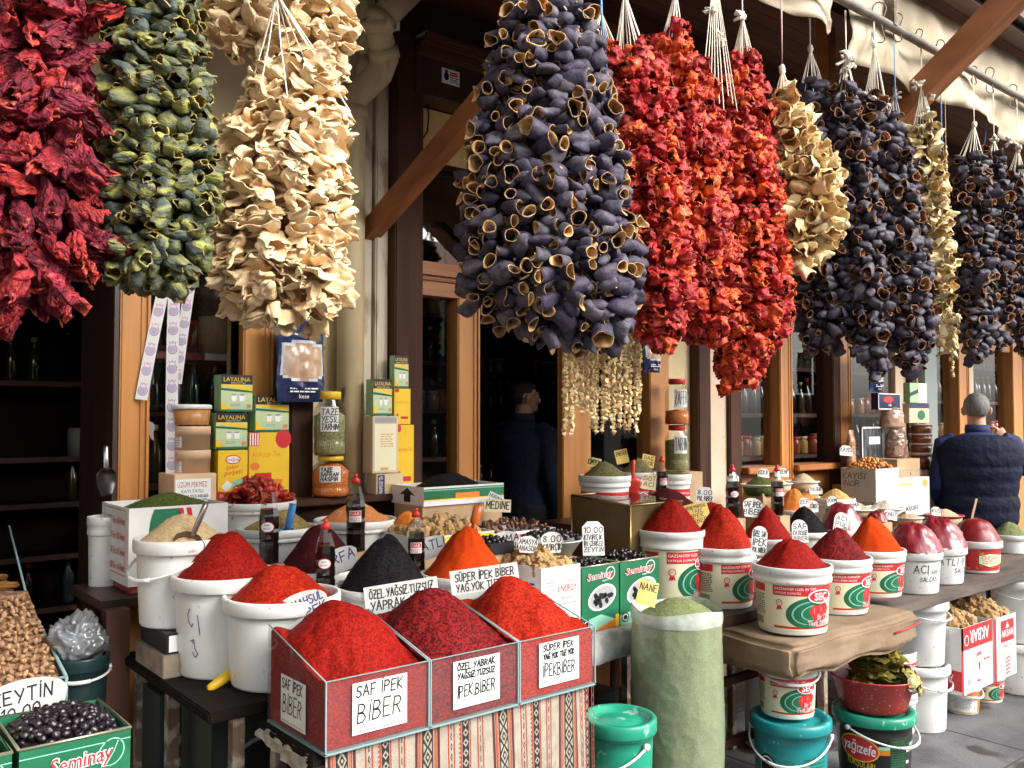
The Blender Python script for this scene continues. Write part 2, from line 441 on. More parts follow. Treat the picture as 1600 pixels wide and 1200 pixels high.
def cyl(r0, r1, h): # r at z=0, r at z=h; u is arc length, faces -Y at u=0
    def fn(u, v, l):
        r = r0 + (r1 - r0) * v / h; a = u / ((r0 + r1) / 2)
        return ((r + l) * math.sin(a), -(r + l) * math.cos(a), v)
    return fn
# ================================================================ SETTING
WY = 3.45                                  # plane of the shop front
PY_, PZ_ = 1.70, W(1470, 84, 1.70).z       # awning pipe
# ground
ASPH = mat('grey_paving', (0.14, 0.14, 0.145), 0.75, (0.075, 0.075, 0.08), 3.5, 0.38, 0.62, bump=0.4, bscale=70, spot=((0.045, 0.03, 0.028), 2.6, 0.585))
g = MB(); g.box(-60, 60, -60, WY + 0.1, -0.05, 0)
props(g.build('ground', ASPH), kind='structure')
g = MB()
for i in range(8):                          # joints between the paving slabs
    x0 = 1.2 + i * 1.15
    g.box(x0, x0 + 0.012, -4, 3.3, 0.0, 0.0015)
for j in range(7):
    y0 = 3.0 - j * 0.62
    g.box(-3, 14, y0, y0 + 0.010, 0.0, 0.0012)
props(g.build('paving_joints', mat('joint_dirt', (0.06, 0.058, 0.055), 0.9)), kind='structure')

# shop building -------------------------------------------------------------
shop = thing('shop_building', 'cream plastered shop front with orange wooden window frames and dark open doorway', 'building', (3, WY, 0))
def part(mb, name, m, parent=shop, label=None):
    o = mb.build(name, m)
    o.parent = parent
    o.matrix_parent_inverse = Matrix.Translation(-Vector(parent.location)) if parent is shop else Matrix()
    if label: o['label'] = label
    return o
def fx(px): return X(px, WY)
ZS = W(300, 785, WY - .1).z                                   # window sill
ZH = W(1260, 518, WY).z                     # window head
def post(p0, p1, m=WOOD, y0=-0.05, y1=0.09, z0=0.0, z1=3.3, name='post', groove=True):
    b = MB(); x0, x1 = fx(p0), fx(p1)
    b.box(x0, x1, WY + y0, WY + y1, z0, z1, bev=0.006)
    if groove and x1 - x0 > 0.06:
        b.box(x1 - 0.035, x1 - 0.022, WY + y0 - 0.006, WY + y0, z0, z1)
        b.box(x1 - 0.014, x1 - 0.004, WY + y0 - 0.01, WY + y0, z0, z1)
    return part(b, name, m)
def pane(p0, p1, z0=ZS, z1=ZH, y=0.03, parent=shop, m=None):
    b = MB(); b.box(fx(p0) - 0.005, fx(p1) + 0.005, WY + y, WY + y + 0.006, z0, z1)
    return part(b, 'window_pane', m or SHOPGLASS)
def wall(p0, p1, m=PLASTER, y0=0.0, y1=0.12, z0=0.0, z1=3.6, name='wall', n=0):
    b = MB(); b.box(fx(p0) if p0 > -900 else -4.0, fx(p1) if p1 < 2500 else 16.0, WY + y0, WY + y1, z0, z1)
    return part(b, name, m)
def sill(p0, p1, name='window_sill'):
    b = MB(); b.box(fx(p0), fx(p1), WY - 0.10, WY + 0.1, ZS - 0.04, ZS, bev=0.005)
    b.box(fx(p0), fx(p1), WY - 0.01, WY + 0.08, 0.1, ZS - 0.05)
    return part(b, name, WOODH)
def head(p0, p1, z=ZH, h=0.09, name='window_head'):
    b = MB(); b.box(fx(p0), fx(p1), WY - 0.03, WY + 0.08, z, z + h, bev=0.006)
    return part(b, name, WOODH)
# left opening and its post
wall(-1000, -420); wall(-420, 180, z0=2.75, name='wall')
post(180, 227, z1=2.75)
b = MB(); b.box(fx(180) - 0.02, fx(180) - 0.004, WY - 0.045, WY + 0.4, 0, 2.75); part(b, 'door_reveal', DWOOD)
pane(227, 372, z1=2.5); sill(227, 372); head(227, 372, 2.5)
wall(227, 372, z0=2.6)
post(372, 418, z1=2.6); post(418, 430, DWOOD, -0.02, z1=2.6, groove=False)
b = MB(); b.box(X(455, WY - .12), X(490, WY - .12), WY - 0.12, WY - 0.03, 0.5, W(470, 615, WY - .12).z, bev=0.004); part(b, 'stall_post', DPOST)
wall(372, 592)
# pilaster with peeling paint
b = MB(); b.box(fx(553), fx(571), WY - 0.05, WY, 0, 3.6, bev=0.004); b.box(fx(572.5), fx(592), WY - 0.075, WY, 0, 3.6, bev=0.006)
part(b, 'pilaster', PEEL)
# drainpipe
cx = X(547, WY - .075); pr = 0.058
def dp(px, py, y): return W(px, py, y)
b = MB()
e0 = Vector((cx, WY - .075, 0.2)); zt = W(547, 168, WY - .075).z
path = [e0, Vector((cx, WY - .075, zt - .05)), Vector((cx, WY - .077, zt)), Vector((cx + .02, WY - .09, zt + .06)), Vector((cx + .06, WY - .12, zt + .11)),
        Vector((cx + .09, WY - .15, zt + .15)), Vector((cx + .105, WY - .17, zt + .21))]
tgt = W(590, 40, WY - .22); tgt2 = W(650, -25, WY - .3)
path += [tgt * .5 + path[-1] * .5, tgt, tgt + Vector((.03, -.02, .05)), tgt2]
b.tube(path, pr, 20)
for i, (a, c) in enumerate(((1, 0), (6, 7), (8, 9))):
    d = (path[c] - path[a]).normalized()
    b.tube([path[a], path[a] + d * .05 * (1 if i else -1)], pr + .008, 20)
d = (tgt - path[6]).normalized(); b.tube([path[6] + d * .12, path[6] + d * .17], pr + .008, 20)
part(b, 'drainpipe', PIPEM)
b = MB(); q = W(573, 20, WY - .06); b.tube([(q.x, WY - .06, q.z - .28), (q.x, WY - .06, 3.6)], 0.035, 14); b.tube([(q.x, WY - .06, q.z - .3), (q.x, WY - .06, q.z - .2)], 0.042, 14)
part(b, 'vent_pipe', PIPEM)
# dark post, lintel, cream wall over the door
post(592.5, 636, DPOST, -0.13, 0.1, z1=3.3, groove=False)
zb = W(690, 150, WY - .16).z; zt = W(690, 92, WY - .16).z
b = MB(); b.box(fx(622), fx(1010), WY - 0.14, WY, zb, zt); part(b, 'lintel', DWOOD)
b = MB(); b.box(fx(621), fx(1012), WY - 0.18, WY - .02, zt, zt + .035, bev=.006); b.box(fx(622), fx(1012), WY - 0.2, WY - .02, zt + .035, zt + .05, bev=.004); b.box(fx(621), fx(1013), WY - 0.22, WY - .02, zt + .05, zt + .085, bev=.01)
part(b, 'cornice', mat('cornice_wood', (0.13, 0.045, 0.02), 0.35, (0.08, 0.03, 0.015), 12, stretch=(.06, 1, 1)))
wall(622, 1012, DWOOD, z0=zt + .085, z1=3.6)
ztr1 = W(670, 248, WY).z; ztr0 = W(670, 410, WY).z
wall(622, 760, mat('ochre_plaster', (.85, .62, .25), .85, (.7, .47, .17), 3.5, bump=.15, bscale=20), z0=ztr1, z1=zb, y0=0.02)
wall(760, 1012, DWOOD, z0=ztr1, z1=zb, y0=0.02)
d_ = Decal(); q = W(706, 120, WY - .15)
d_.rect(-.05, -.035, .05, .035, 0, 0); d_.ell(-.024, 0, .014, .02, 1, 1); d_.ell(-.024, .024, .009, .006, 1, 1)
for i in range(3): d_.fine(-.004, .008 - i * .002, .042, .028 - i*.002, 2, 1, 2)
d_.fine(-.004, -.026, .044, .004, 3, 1, 3)
st = d_.out('notice_plate', [WPRINT, NAVYP, REDINK, BLACKP], lambda u, v, l: (q.x + u, WY - .141 - l, q.z + v), parent=False)
part_o = link('notice_plate', st, None); part_o.parent = shop; part_o.matrix_parent_inverse = Matrix.Translation(-Vector(shop.location)); part_o['label'] = 'small white notice with a dark emblem and printed lines'
b = MB(); cpts = [W(667, 137, WY - .02), W(667.5, 160, WY - .02), W(670, 180, WY - .02), W(668, 205, WY - .02), W(655, 225, WY - .02), W(648, 236, WY - .03), W(646, 250, WY - .03)]
b.tube(cpts, 0.004, 6); b.tube([cpts[-2], cpts[-1]], 0.009, 6); part(b, 'cable', BLACKP)
# transom window and door frame
pane(636, 1010, ztr0, ztr1, 0.03, m=TRGLASS)
head(636, 1010, ztr0 - .085, .085, 'transom_bar')
zd = ztr0 - .085
b = MB(); b.box(fx(636), fx(1010), WY - .05, WY - .03, zd + .02, zd + .035); b.box(fx(636), fx(745), WY - .01, WY + .08, zd - .07, zd); part(b, 'door_head', WOODH)
post(712, 745, WOOD, -0.02, 0.08, z1=zd - .07)
pane(636, 712, 0.9, zd - .07, 0.04)
b = MB(); b.box(fx(636), fx(712), WY + .0, WY + .06, 0.1, 0.9); part(b, 'door_panel', WOODH)
# right-hand door leaf with its handle
dl = MB(); zl = zd
dl.box(fx(880), fx(924), WY, WY + .05, .12, zl, bev=.005); dl.box(fx(1010), fx(1040), WY - .03, WY + .08, .0, zl, bev=.005)
dl.box(fx(924), fx(1010), WY + .005, WY + .045, .12, 0.95); dl.box(fx(924), fx(1010), WY + .005, WY + .045, zl - .1, zl)
door = part(dl, 'door', WOOD)
pane(924, 1010, .95, zl - .1, .02)
hx = fx(893); hz = W(893, 692, WY).z
hb = MB(); hb.box(hx - .016, hx + .016, WY - .008, WY - .001, hz - .13, hz + .12, bev=.003)
hb.tube([(hx + .03, WY - .006, hz - .06), (hx + .03, WY - .045, hz - .055), (hx + .03, WY - .05, hz), (hx + .03, WY - .045, hz + .055), (hx + .03, WY - .006, hz + .06)], .006, 8)
o = part(hb, 'door_handle', mat('brass', (0.5, 0.36, 0.16), .3, metal=1.0)); o.parent = door; o.matrix_parent_inverse = door.matrix_parent_inverse.copy()
hb = MB(); hb.lathe([(0, -.04), (.022, -.03), (.026, -.015), (.012, 0)], 16, M=Mt((fx(886), WY, hz - .22), (R(-90), 0, 0)))
o = part(hb, 'door_knob', STEEL); o.parent = door; o.matrix_parent_inverse = door.matrix_parent_inverse.copy()
# right side of the front
wall(1040, 1078, PLASTER); post(1078, 1097, DPOST, -.07, groove=False); wall(1097, 1131, PINKPL, -.02); post(1131, 1149, DPOST, -.05, groove=False)
for a, c in ((1149, 1210), (1227, 1293), (1320, 1400), (1455, 1490), (1522, 1575), (1592, 1720)):
    pane(a, c); sill(a, c); head(a, c)
for a, c in ((1210, 1227), (1490, 1505), (1575, 1592)): post(a, c)
post(1293, 1303, DPOST, groove=False); post(1303, 1320)
wall(1400, 1416, PINKPL); post(1416, 1424, DPOST, groove=False); wall(1424, 1436, PLASTER); post(1436, 1456, mat('grey_green_frame', (.2, .24, .22), .4), groove=False)
wall(1505, 1522, PINKPL); wall(1720, 2600)
wall(1149, 1720, PLASTER, z0=ZH + .09, name='wall')
b = MB(); b.box(fx(1040), fx(1149), WY - .1, WY + .1, 3.0, 3.3); part(b, 'lintel', DWOOD)
# the dark inside of the shop
b = MB(); b.box(fx(229), fx(634), WY - .24, WY - .135, ZS - .03, ZS - .002, bev=.004); b.box(fx(260), fx(634), WY - .16, WY - .14, .3, ZS - .03); part(b, 'display_ledge', DPOST)
b = MB()
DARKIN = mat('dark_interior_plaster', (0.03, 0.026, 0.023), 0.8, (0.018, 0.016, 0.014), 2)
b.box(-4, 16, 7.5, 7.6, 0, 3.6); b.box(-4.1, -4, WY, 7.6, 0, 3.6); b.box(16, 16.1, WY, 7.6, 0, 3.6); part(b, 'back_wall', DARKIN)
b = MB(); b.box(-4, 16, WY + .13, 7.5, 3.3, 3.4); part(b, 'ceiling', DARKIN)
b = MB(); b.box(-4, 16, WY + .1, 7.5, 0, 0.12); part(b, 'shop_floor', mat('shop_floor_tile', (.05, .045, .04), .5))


# roof over the stalls -------------------------------------------------------
roof = thing('roof', 'dark red-brown plank roof overhanging the stalls', 'roof', (3, 2.2, 3.3))
def rp(mb, name, m, label=None):
    o = mb.build(name, m); o.parent = roof; o.matrix_parent_inverse = Matrix.Translation(-Vector(roof.location))
    if label: o['label'] = label
    return o
b = MB(); SOF = mat('roof_planks', (0.11, 0.035, 0.02), 0.5, (0.06, 0.02, 0.012), 10, bump=.15, bscale=30, stretch=(.1, 1, 1))
y = 1.6; i = 0
def zroof(y): return PZ_ + 0.22 + (y - 1.7) * 0.12
while y < WY:
    z = zroof(y)
    vs = [(-3, y, z), (15, y, z), (15, y + .088, z + .0105), (-3, y + .088, z + .0105)]
    b.add(vs + [(p[0], p[1], p[2] + .02) for p in vs], [(0, 1, 2, 3), (7, 6, 5, 4), (0, 4, 5, 1), (1, 5, 6, 2), (2, 6, 7, 3), (3, 7, 4, 0)])
    y += .092
rp(b, 'soffit', SOF)
b = MB(); b.add([(-3, 1.55, zroof(1.55) + .03), (15, 1.55, zroof(1.55) + .03), (15, WY + .1, zroof(WY) + .06), (-3, WY + .1, zroof(WY) + .06),
                 (-3, 1.55, zroof(1.55) + .1), (15, 1.55, zroof(1.55) + .1), (15, WY + .1, zroof(WY) + .13), (-3, WY + .1, zroof(WY) + .13)],
                [(0, 1, 2, 3), (7, 6, 5, 4), (0, 4, 5, 1), (1, 5, 6, 2), (2, 6, 7, 3), (3, 7, 4, 0)]); rp(b, 'roof_deck', DWOOD)
for yb in (1.95, 2.75):
    b = MB(); b.box(-3, 15, yb, yb + .08, zroof(yb) - .1, zroof(yb) - .003); rp(b, 'purlin', mat('purlin_wood', (.09, .03, .018), .5))
def bar(mb, a, c, wx, h):
    a, c = Vector(a), Vector(c); d = (c - a).normalized(); n = Vector((1, 0, 0)); u = n.cross(d).normalized()
    vs = [p + n * (sx * wx / 2) + u * (sy * h / 2) for p in (a, c) for sy in (-1, 1) for sx in (-1, 1)]
    return mb.add(vs, [(0, 2, 3, 1), (4, 5, 7, 6), (0, 1, 5, 4), (2, 6, 7, 3), (0, 4, 6, 2), (1, 3, 7, 5)])
xb = W(590, 372, WY - .1).x
a = W(585, 362, WY - .06); c = None
lo, hi = 1.2, 3.4                              # where the ray through (880,12) meets the plane x = xb
dr = ray(893, -2); c = CP + dr * (xb / dr.x)
b = MB(); bar(b, (xb, WY - .03, a.z - .0), (xb, c.y, c.z), .065, .085); rp(b, 'brace', BRACE)
slope = (c.z - a.z) / (WY - .03 - c.y)
for xb2 in (3.62, 6.4, 9.0):
    dr = ray(1416, 168); q = CP + dr * (3.62 / dr.x); dr = ray(1600, -22); q2 = CP + dr * (3.62 / dr.x)
    k = (q2.z - q.z) / (q.y - q2.y)
    ye = 2.2; ze = q.z - k * (ye - q.y)
    b = MB(); bar(b, (xb2, ye, ze), (xb2, q2.y - .3, q2.z + k * .3), .085, .1); rp(b, 'brace', BRACE)
    b = MB(); b.box(xb2 - .03, xb2 + .03, ye - .06, ye, ze + .02, zroof(ye) - .003); rp(b, 'hanger', BRACE)
b = MB(); bar(b, (-.9, WY - .03, a.z), (-.9, c.y, c.z), .085, .085); rp(b, 'brace', BRACE)
# awning: pipe and rolled cream canvas
awn = thing('awning', 'cream canvas awning gathered along a grey metal pipe under the roof', 'awning', (3, PY_, PZ_))
def ap(mb, name, m):
    o = mb.build(name, m); o.parent = awn; o.matrix_parent_inverse = Matrix.Translation(-Vector(awn.location)); return o
b = MB(); b.tube([(-2, PY_, PZ_), (14, PY_, PZ_)], .017, 12); ap(b, 'pipe', mat('grey_pipe', (.2, .17, .13), .6, (.12, .1, .08), 9))
for xx in (-.5, 3.3, 6.5):
    b = MB(); b.box(xx - .012, xx + .012, PY_ - .02, PY_ + .03, PZ_, zroof(PY_) - .002); ap(b, 'pipe_bracket', RUST)
CANVAS = mat('cream_canvas', (.56, .48, .35), .8, (.42, .34, .22), 4, .4, .7, bump=.15, bscale=8, spot=((.3, .23, .14), 9, .7))
def canvas(x0, x1, top, bot, seed, yo=.035):
    def fn(u, v):
        x = x0 + (x1 - x0) * u
        zt_, zb_ = top(u), bot(u)
        f = .012 * math.sin(x * 9 + seed + 2 * nz((x * 2, 0, seed))) + .04 * nz((x * 3, v * 2, seed)) + .02 * nz((x * 9, v * 5, seed + 4))
        return (x, PY_ + yo + f * (.4 + v) + .02 * v, zt_ + (zb_ - zt_) * v + .012 * nz((x * 6, 0, seed)))
    b = MB(); b.grid(fn, int((x1 - x0) * 40), 14); o = ap(b, 'canvas_sheet', CANVAS)
    sm = o.modifiers.new('thick', 'SOLIDIFY'); sm.thickness = .003
xg = W(1338, 10, PY_).x
canvas(xg + .02, 9, lambda u: PZ_ + .205, lambda u: PZ_ - .165 + .016 * math.sin(u * 41) - .014 * math.sin(u * 23 + 1), 1)
xl = W(1180, -20, PY_).x; xr = W(1333, 40, PY_).x
pA, pB = W(1200, -4, PY_ + .05), W(1322, 62, PY_ + .05)
canvas(pA.x - .15, xr, lambda u: PZ_ + .19, lambda u: min(PZ_ + .17, pA.z + (pB.z - pA.z) * ((pA.x - .15 + (xr - pA.x + .15) * u) - pA.x) / (pB.x - pA.x)) + (.07 * max(0, (u - .88) / .12) ** 3), 5, .05)

# the buildings across the street, seen as reflections in the glass
opp = thing('facing_building', 'pale stone building with a tiled roof across the street, mirrored in the transom glass', 'building', (2, -9, 0))
def op(mb, name, m):
    o = mb.build(name, m); o.parent = opp; o.matrix_parent_inverse = Matrix.Translation(-Vector(opp.location)); return o
b = MB(); b.box(-14, 18, -9.5, -9, 0, 4.6); op(b, 'wall', mat('pale_stone', (.78, .72, .62), .85, (.68, .62, .52), 2))
b = MB(); b.add([(-14.3, -8.7, 4.55), (18.3, -8.7, 4.55), (18.3, -12, 6), (-14.3, -12, 6), (-14.3, -8.7, 4.65), (18.3, -8.7, 4.65), (18.3, -12, 6.1), (-14.3, -12, 6.1)],
                [(0, 3, 2, 1), (4, 5, 6, 7), (0, 1, 5, 4), (1, 2, 6, 5), (2, 3, 7, 6), (3, 0, 4, 7)]); op(b, 'roof', mat('red_tiles', (.4, .14, .08), .8, (.3, .1, .06), 9))
for i in range(9):
    b = MB(); x0 = -12 + i * 3.2; b.box(x0, x0 + 2.5, -8.99, -8.96, .1, 2.9); op(b, 'window', mat('dark_window', (.03, .035, .04), .2))
# ================================================================ HANGING BUNDLES
def cup(seed, Rr=.022, L=.06, flare=1.1, waves=0, wamp=0.0, namp=.15, nsc=40, thick=.003, squash=.8, seg=12, rings=5, bend=.15, curl=0.0, depth=.75, bulge=0.0, mat0=0, mat1=1, closed=1.0):
    """a dried hollow shell: closed rounded end at the origin, open end along +X; slots: skin, flesh"""
    r_ = random.Random(seed); ph = [r_.uniform(0, 2 * PI) for _ in range(4)]
    off = Vector((seed * 7.3, seed * 3.1, 0)); V = []; Fq = []; mi = []
    bx, bz = r_.uniform(-bend, bend), r_.uniform(-bend, bend)
    prof = []
    for i in range(rings + 1):
        t = i / rings
        rad = Rr * (closed * min(1.0, (1 - (1 - min(t * 2.2, 1)) ** 2)) * (1 + (flare - 1) * t) + (1 - closed))
        if bulge: rad = rad * (1 - bulge) + bulge * Rr * math.sin(PI * (.1 + .74 * t))
        prof.append((t * L, max(rad, Rr * .08), t))
    inner = []
    for i in range(rings, rings - max(2, int(rings * depth)) - 1, -1):
        x, rad, t = prof[i]; inner.append((x, max(rad - thick / min(1, squash + .15), Rr * .05), t))
    allp = prof + inner
    for (x, rad, t) in allp:
        for k in range(seg):
            a = 2 * PI * k / seg
            wv = 1 + wamp * t * (math.sin(waves * a + ph[0]) * .65 + math.sin((waves + 2) * a + ph[1] + t * 2) * .45) if waves else 1
            ll = x + (wamp * L * .35 * t * math.sin((waves - 1) * a + ph[2]) if waves else 0) + L * .07 * t * math.sin(2 * a + ph[3])
            p = Vector((ll, rad * wv * math.cos(a), rad * wv * squash * math.sin(a)))
            p.y += bx * x * x / L; p.z += bz * x * x / L
            q = p * nsc + off
            nn = namp * Rr
            p += Vector((mnoise.noise(q), mnoise.noise(q + Vector((9, 0, 0))), mnoise.noise(q + Vector((0, 9, 0))))) * nn
            if curl: p.z += curl * L * t * t * math.sin(a + ph[2])
            V.append(p)
    n = len(allp)
    for i in range(n - 1):
        for k in range(seg):
            Fq.append((i * seg + k, i * seg + (k + 1) % seg, (i + 1) * seg + (k + 1) % seg, (i + 1) * seg + k)); mi.append(mat0 if i < rings else mat1)
    # rim ring gets the flesh colour on its edge
    V = np.array([tuple(v) for v in V], dtype=np.float32); V[:, 0] -= L * .35
    return V, np.array(Fq, dtype=np.int32), np.array(mi, dtype=np.int32)

SK = {}   # kinds: variants and materials
def kind(name, variants, mats, lab):
    SK[name] = dict(v=variants, mats=mats, me=[np_mesh(name, v[0], v[1], mats, v[2]) for v in variants], lab=lab)
AUB = mat('aubergine_skin', (.052, .037, .076), .68, (.017, .011, .025), 40, .35, .7, bump=.5, bscale=140, rnd=.4, col3=(.1, .088, .1), bdist=.004)
AUBD = mat('aubergine_skin_dark', (.042, .030, .058), .6, (.014, .01, .015), 40, .35, .7, bump=.5, bscale=140, rnd=.4, col3=(.06, .05, .06), bdist=.004)
FLESH = mat('dried_flesh', (.6, .38, .16), .8, (.33, .16, .055), 55, .4, .65, bump=.4, bscale=160, rnd=.3, bdist=.004)
FLESHD = mat('dried_flesh_dark', (.36, .17, .07), .8, (.16, .07, .03), 55, .4, .65, rnd=.4)
REDP = mat('dried_pepper_crimson', (.27, .012, .035), .55, (.08, .004, .012), 40, .35, .7, bump=1.0, bscale=70, rnd=.45, spec=.3, col3=(.36, .025, .02), stretch=(.35, 1.5, 1.5), bdist=.012)
REDPI = mat('dried_pepper_inside', (.42, .05, .02), .55, (.3, .015, .02), 40, .35, .65, bump=.5, bscale=110, rnd=.3, bdist=.006)
REDM = mat('dried_pepper_red', (.52, .018, .016), .5, (.27, .007, .012), 50, .35, .7, bump=.7, bscale=150, rnd=.45, spec=.3, col3=(.62, .11, .012), bdist=.005)
REDMI = mat('dried_pepper_orange', (.55, .11, .015), .55, (.42, .03, .015), 50, .35, .65, bump=.5, bscale=140, rnd=.35, col3=(.6, .22, .03), bdist=.005)
GRN = mat('dried_courgette_skin', (.05, .062, .028), .6, (.26, .25, .05), 26, .48, .66, bump=.8, bscale=120, rnd=.45, col3=(.035, .045, .042), stretch=(.35, 1.6, 1.6), bdist=.005)
GRNI = mat('dried_courgette_flesh', (.4, .28, .1), .75, (.28, .22, .05), 40, .4, .6, rnd=.3)
BEI = mat('dried_squash_skin', (.76, .58, .35), .65, (.64, .42, .2), 22, .4, .7, bump=.6, bscale=90, rnd=.18, col3=(.7, .52, .3), stretch=(.5, 1.3, 1.3), bdist=.005)
BEII = mat('dried_squash_inside', (.78, .6, .37), .7, (.66, .44, .22), 26, .4, .7, bump=.4, bscale=90, rnd=.15, bdist=.005)
PAL = mat('dried_shell_pale', (.74, .6, .34), .65, (.52, .35, .14), 26, .4, .7, bump=.5, bscale=110, rnd=.18, bdist=.004)
PALI = mat('dried_shell_pale_inside', (.62, .42, .18), .7, (.48, .29, .1), 30, .4, .7, rnd=.15)
OLG = mat('dried_olive_green', (.2, .19, .08), .65, (.33, .3, .15), 40, rnd=.3)
kind('dried_aubergine', [cup(i, .0175 + .0028 * (i % 4), .046 + .008 * (i % 4), 1.05, 3, .05 + .03 * (i % 4), .15, 40, .0026, .6 + .09 * (i % 5), 16, 7, .25) for i in range(18)], [AUB, FLESH], 'dried aubergine shell')
kind('dried_dark_aubergine', [cup(20 + i, .0165 + .003 * (i % 4), .042 + .007 * (i % 4), 1.05, 3, .07 + .04 * (i % 4), .22, 45, .0026, .6 + .09 * (i % 5), 14, 6, .3) for i in range(16)], [AUBD, FLESHD], 'dried aubergine shell')
kind('dried_crimson_pepper', [cup(40 + i, .026 + .004 * (i % 3), .085 + .014 * (i % 3), 1.15, 6 + i % 3, .24, .6, 34, .003, .42 + .12 * (i % 4), 36, 16, .9, .15, bulge=.6) for i in range(12)], [REDP, REDPI], 'dried pepper')
kind('dried_red_pepper', [cup(60 + i, .0245 + .003 * (i % 3), .036 + .005 * (i % 4), 1.0, 6 + i % 3, .2, .45, 70, .0025, .9, 30, 12, .3, .0, bulge=.9) for i in range(14)], [REDM, REDMI], 'dried pepper')
kind('dried_courgette', [cup(80 + i, .0185 + .003 * (i % 4), .040 + .008 * (i % 3), 1.0, 4 + i % 3, .13, .26, 55, .0024, .6 + .1 * (i % 4), 20, 9, .35, bulge=.65) for i in range(14)], [GRN, GRNI], 'dried courgette shell')
kind('dried_squash', [cup(100 + i, .03 + .004 * (i % 3), .042 + .01 * (i % 3), 1.2, 4 + i % 3, .26, .45, 30, .0034, .32 + .09 * (i % 3), 44, 12, .8, .12, .85, bulge=.3) for i in range(16)], [BEI, BEII], 'dried squash shell')
kind('dried_pale_shell', [cup(120 + i, .02 + .004 * (i % 3), .065 + .012 * (i % 3), 1.45, 3 + i % 2, .22, .3, 36, .002, .55 + .12 * (i % 4), 18, 7, .4, .1, .85) for i in range(10)], [PAL, PALI], 'pale dried shell')
kind('dried_olive_shell', [cup(140 + i, .012, .03 + .006 * (i % 3), 1.2, 3, .3, .5, 60, .002, .6, 12, 5, .4) for i in range(6)], [OLG, PALI], 'dried courgette slice')

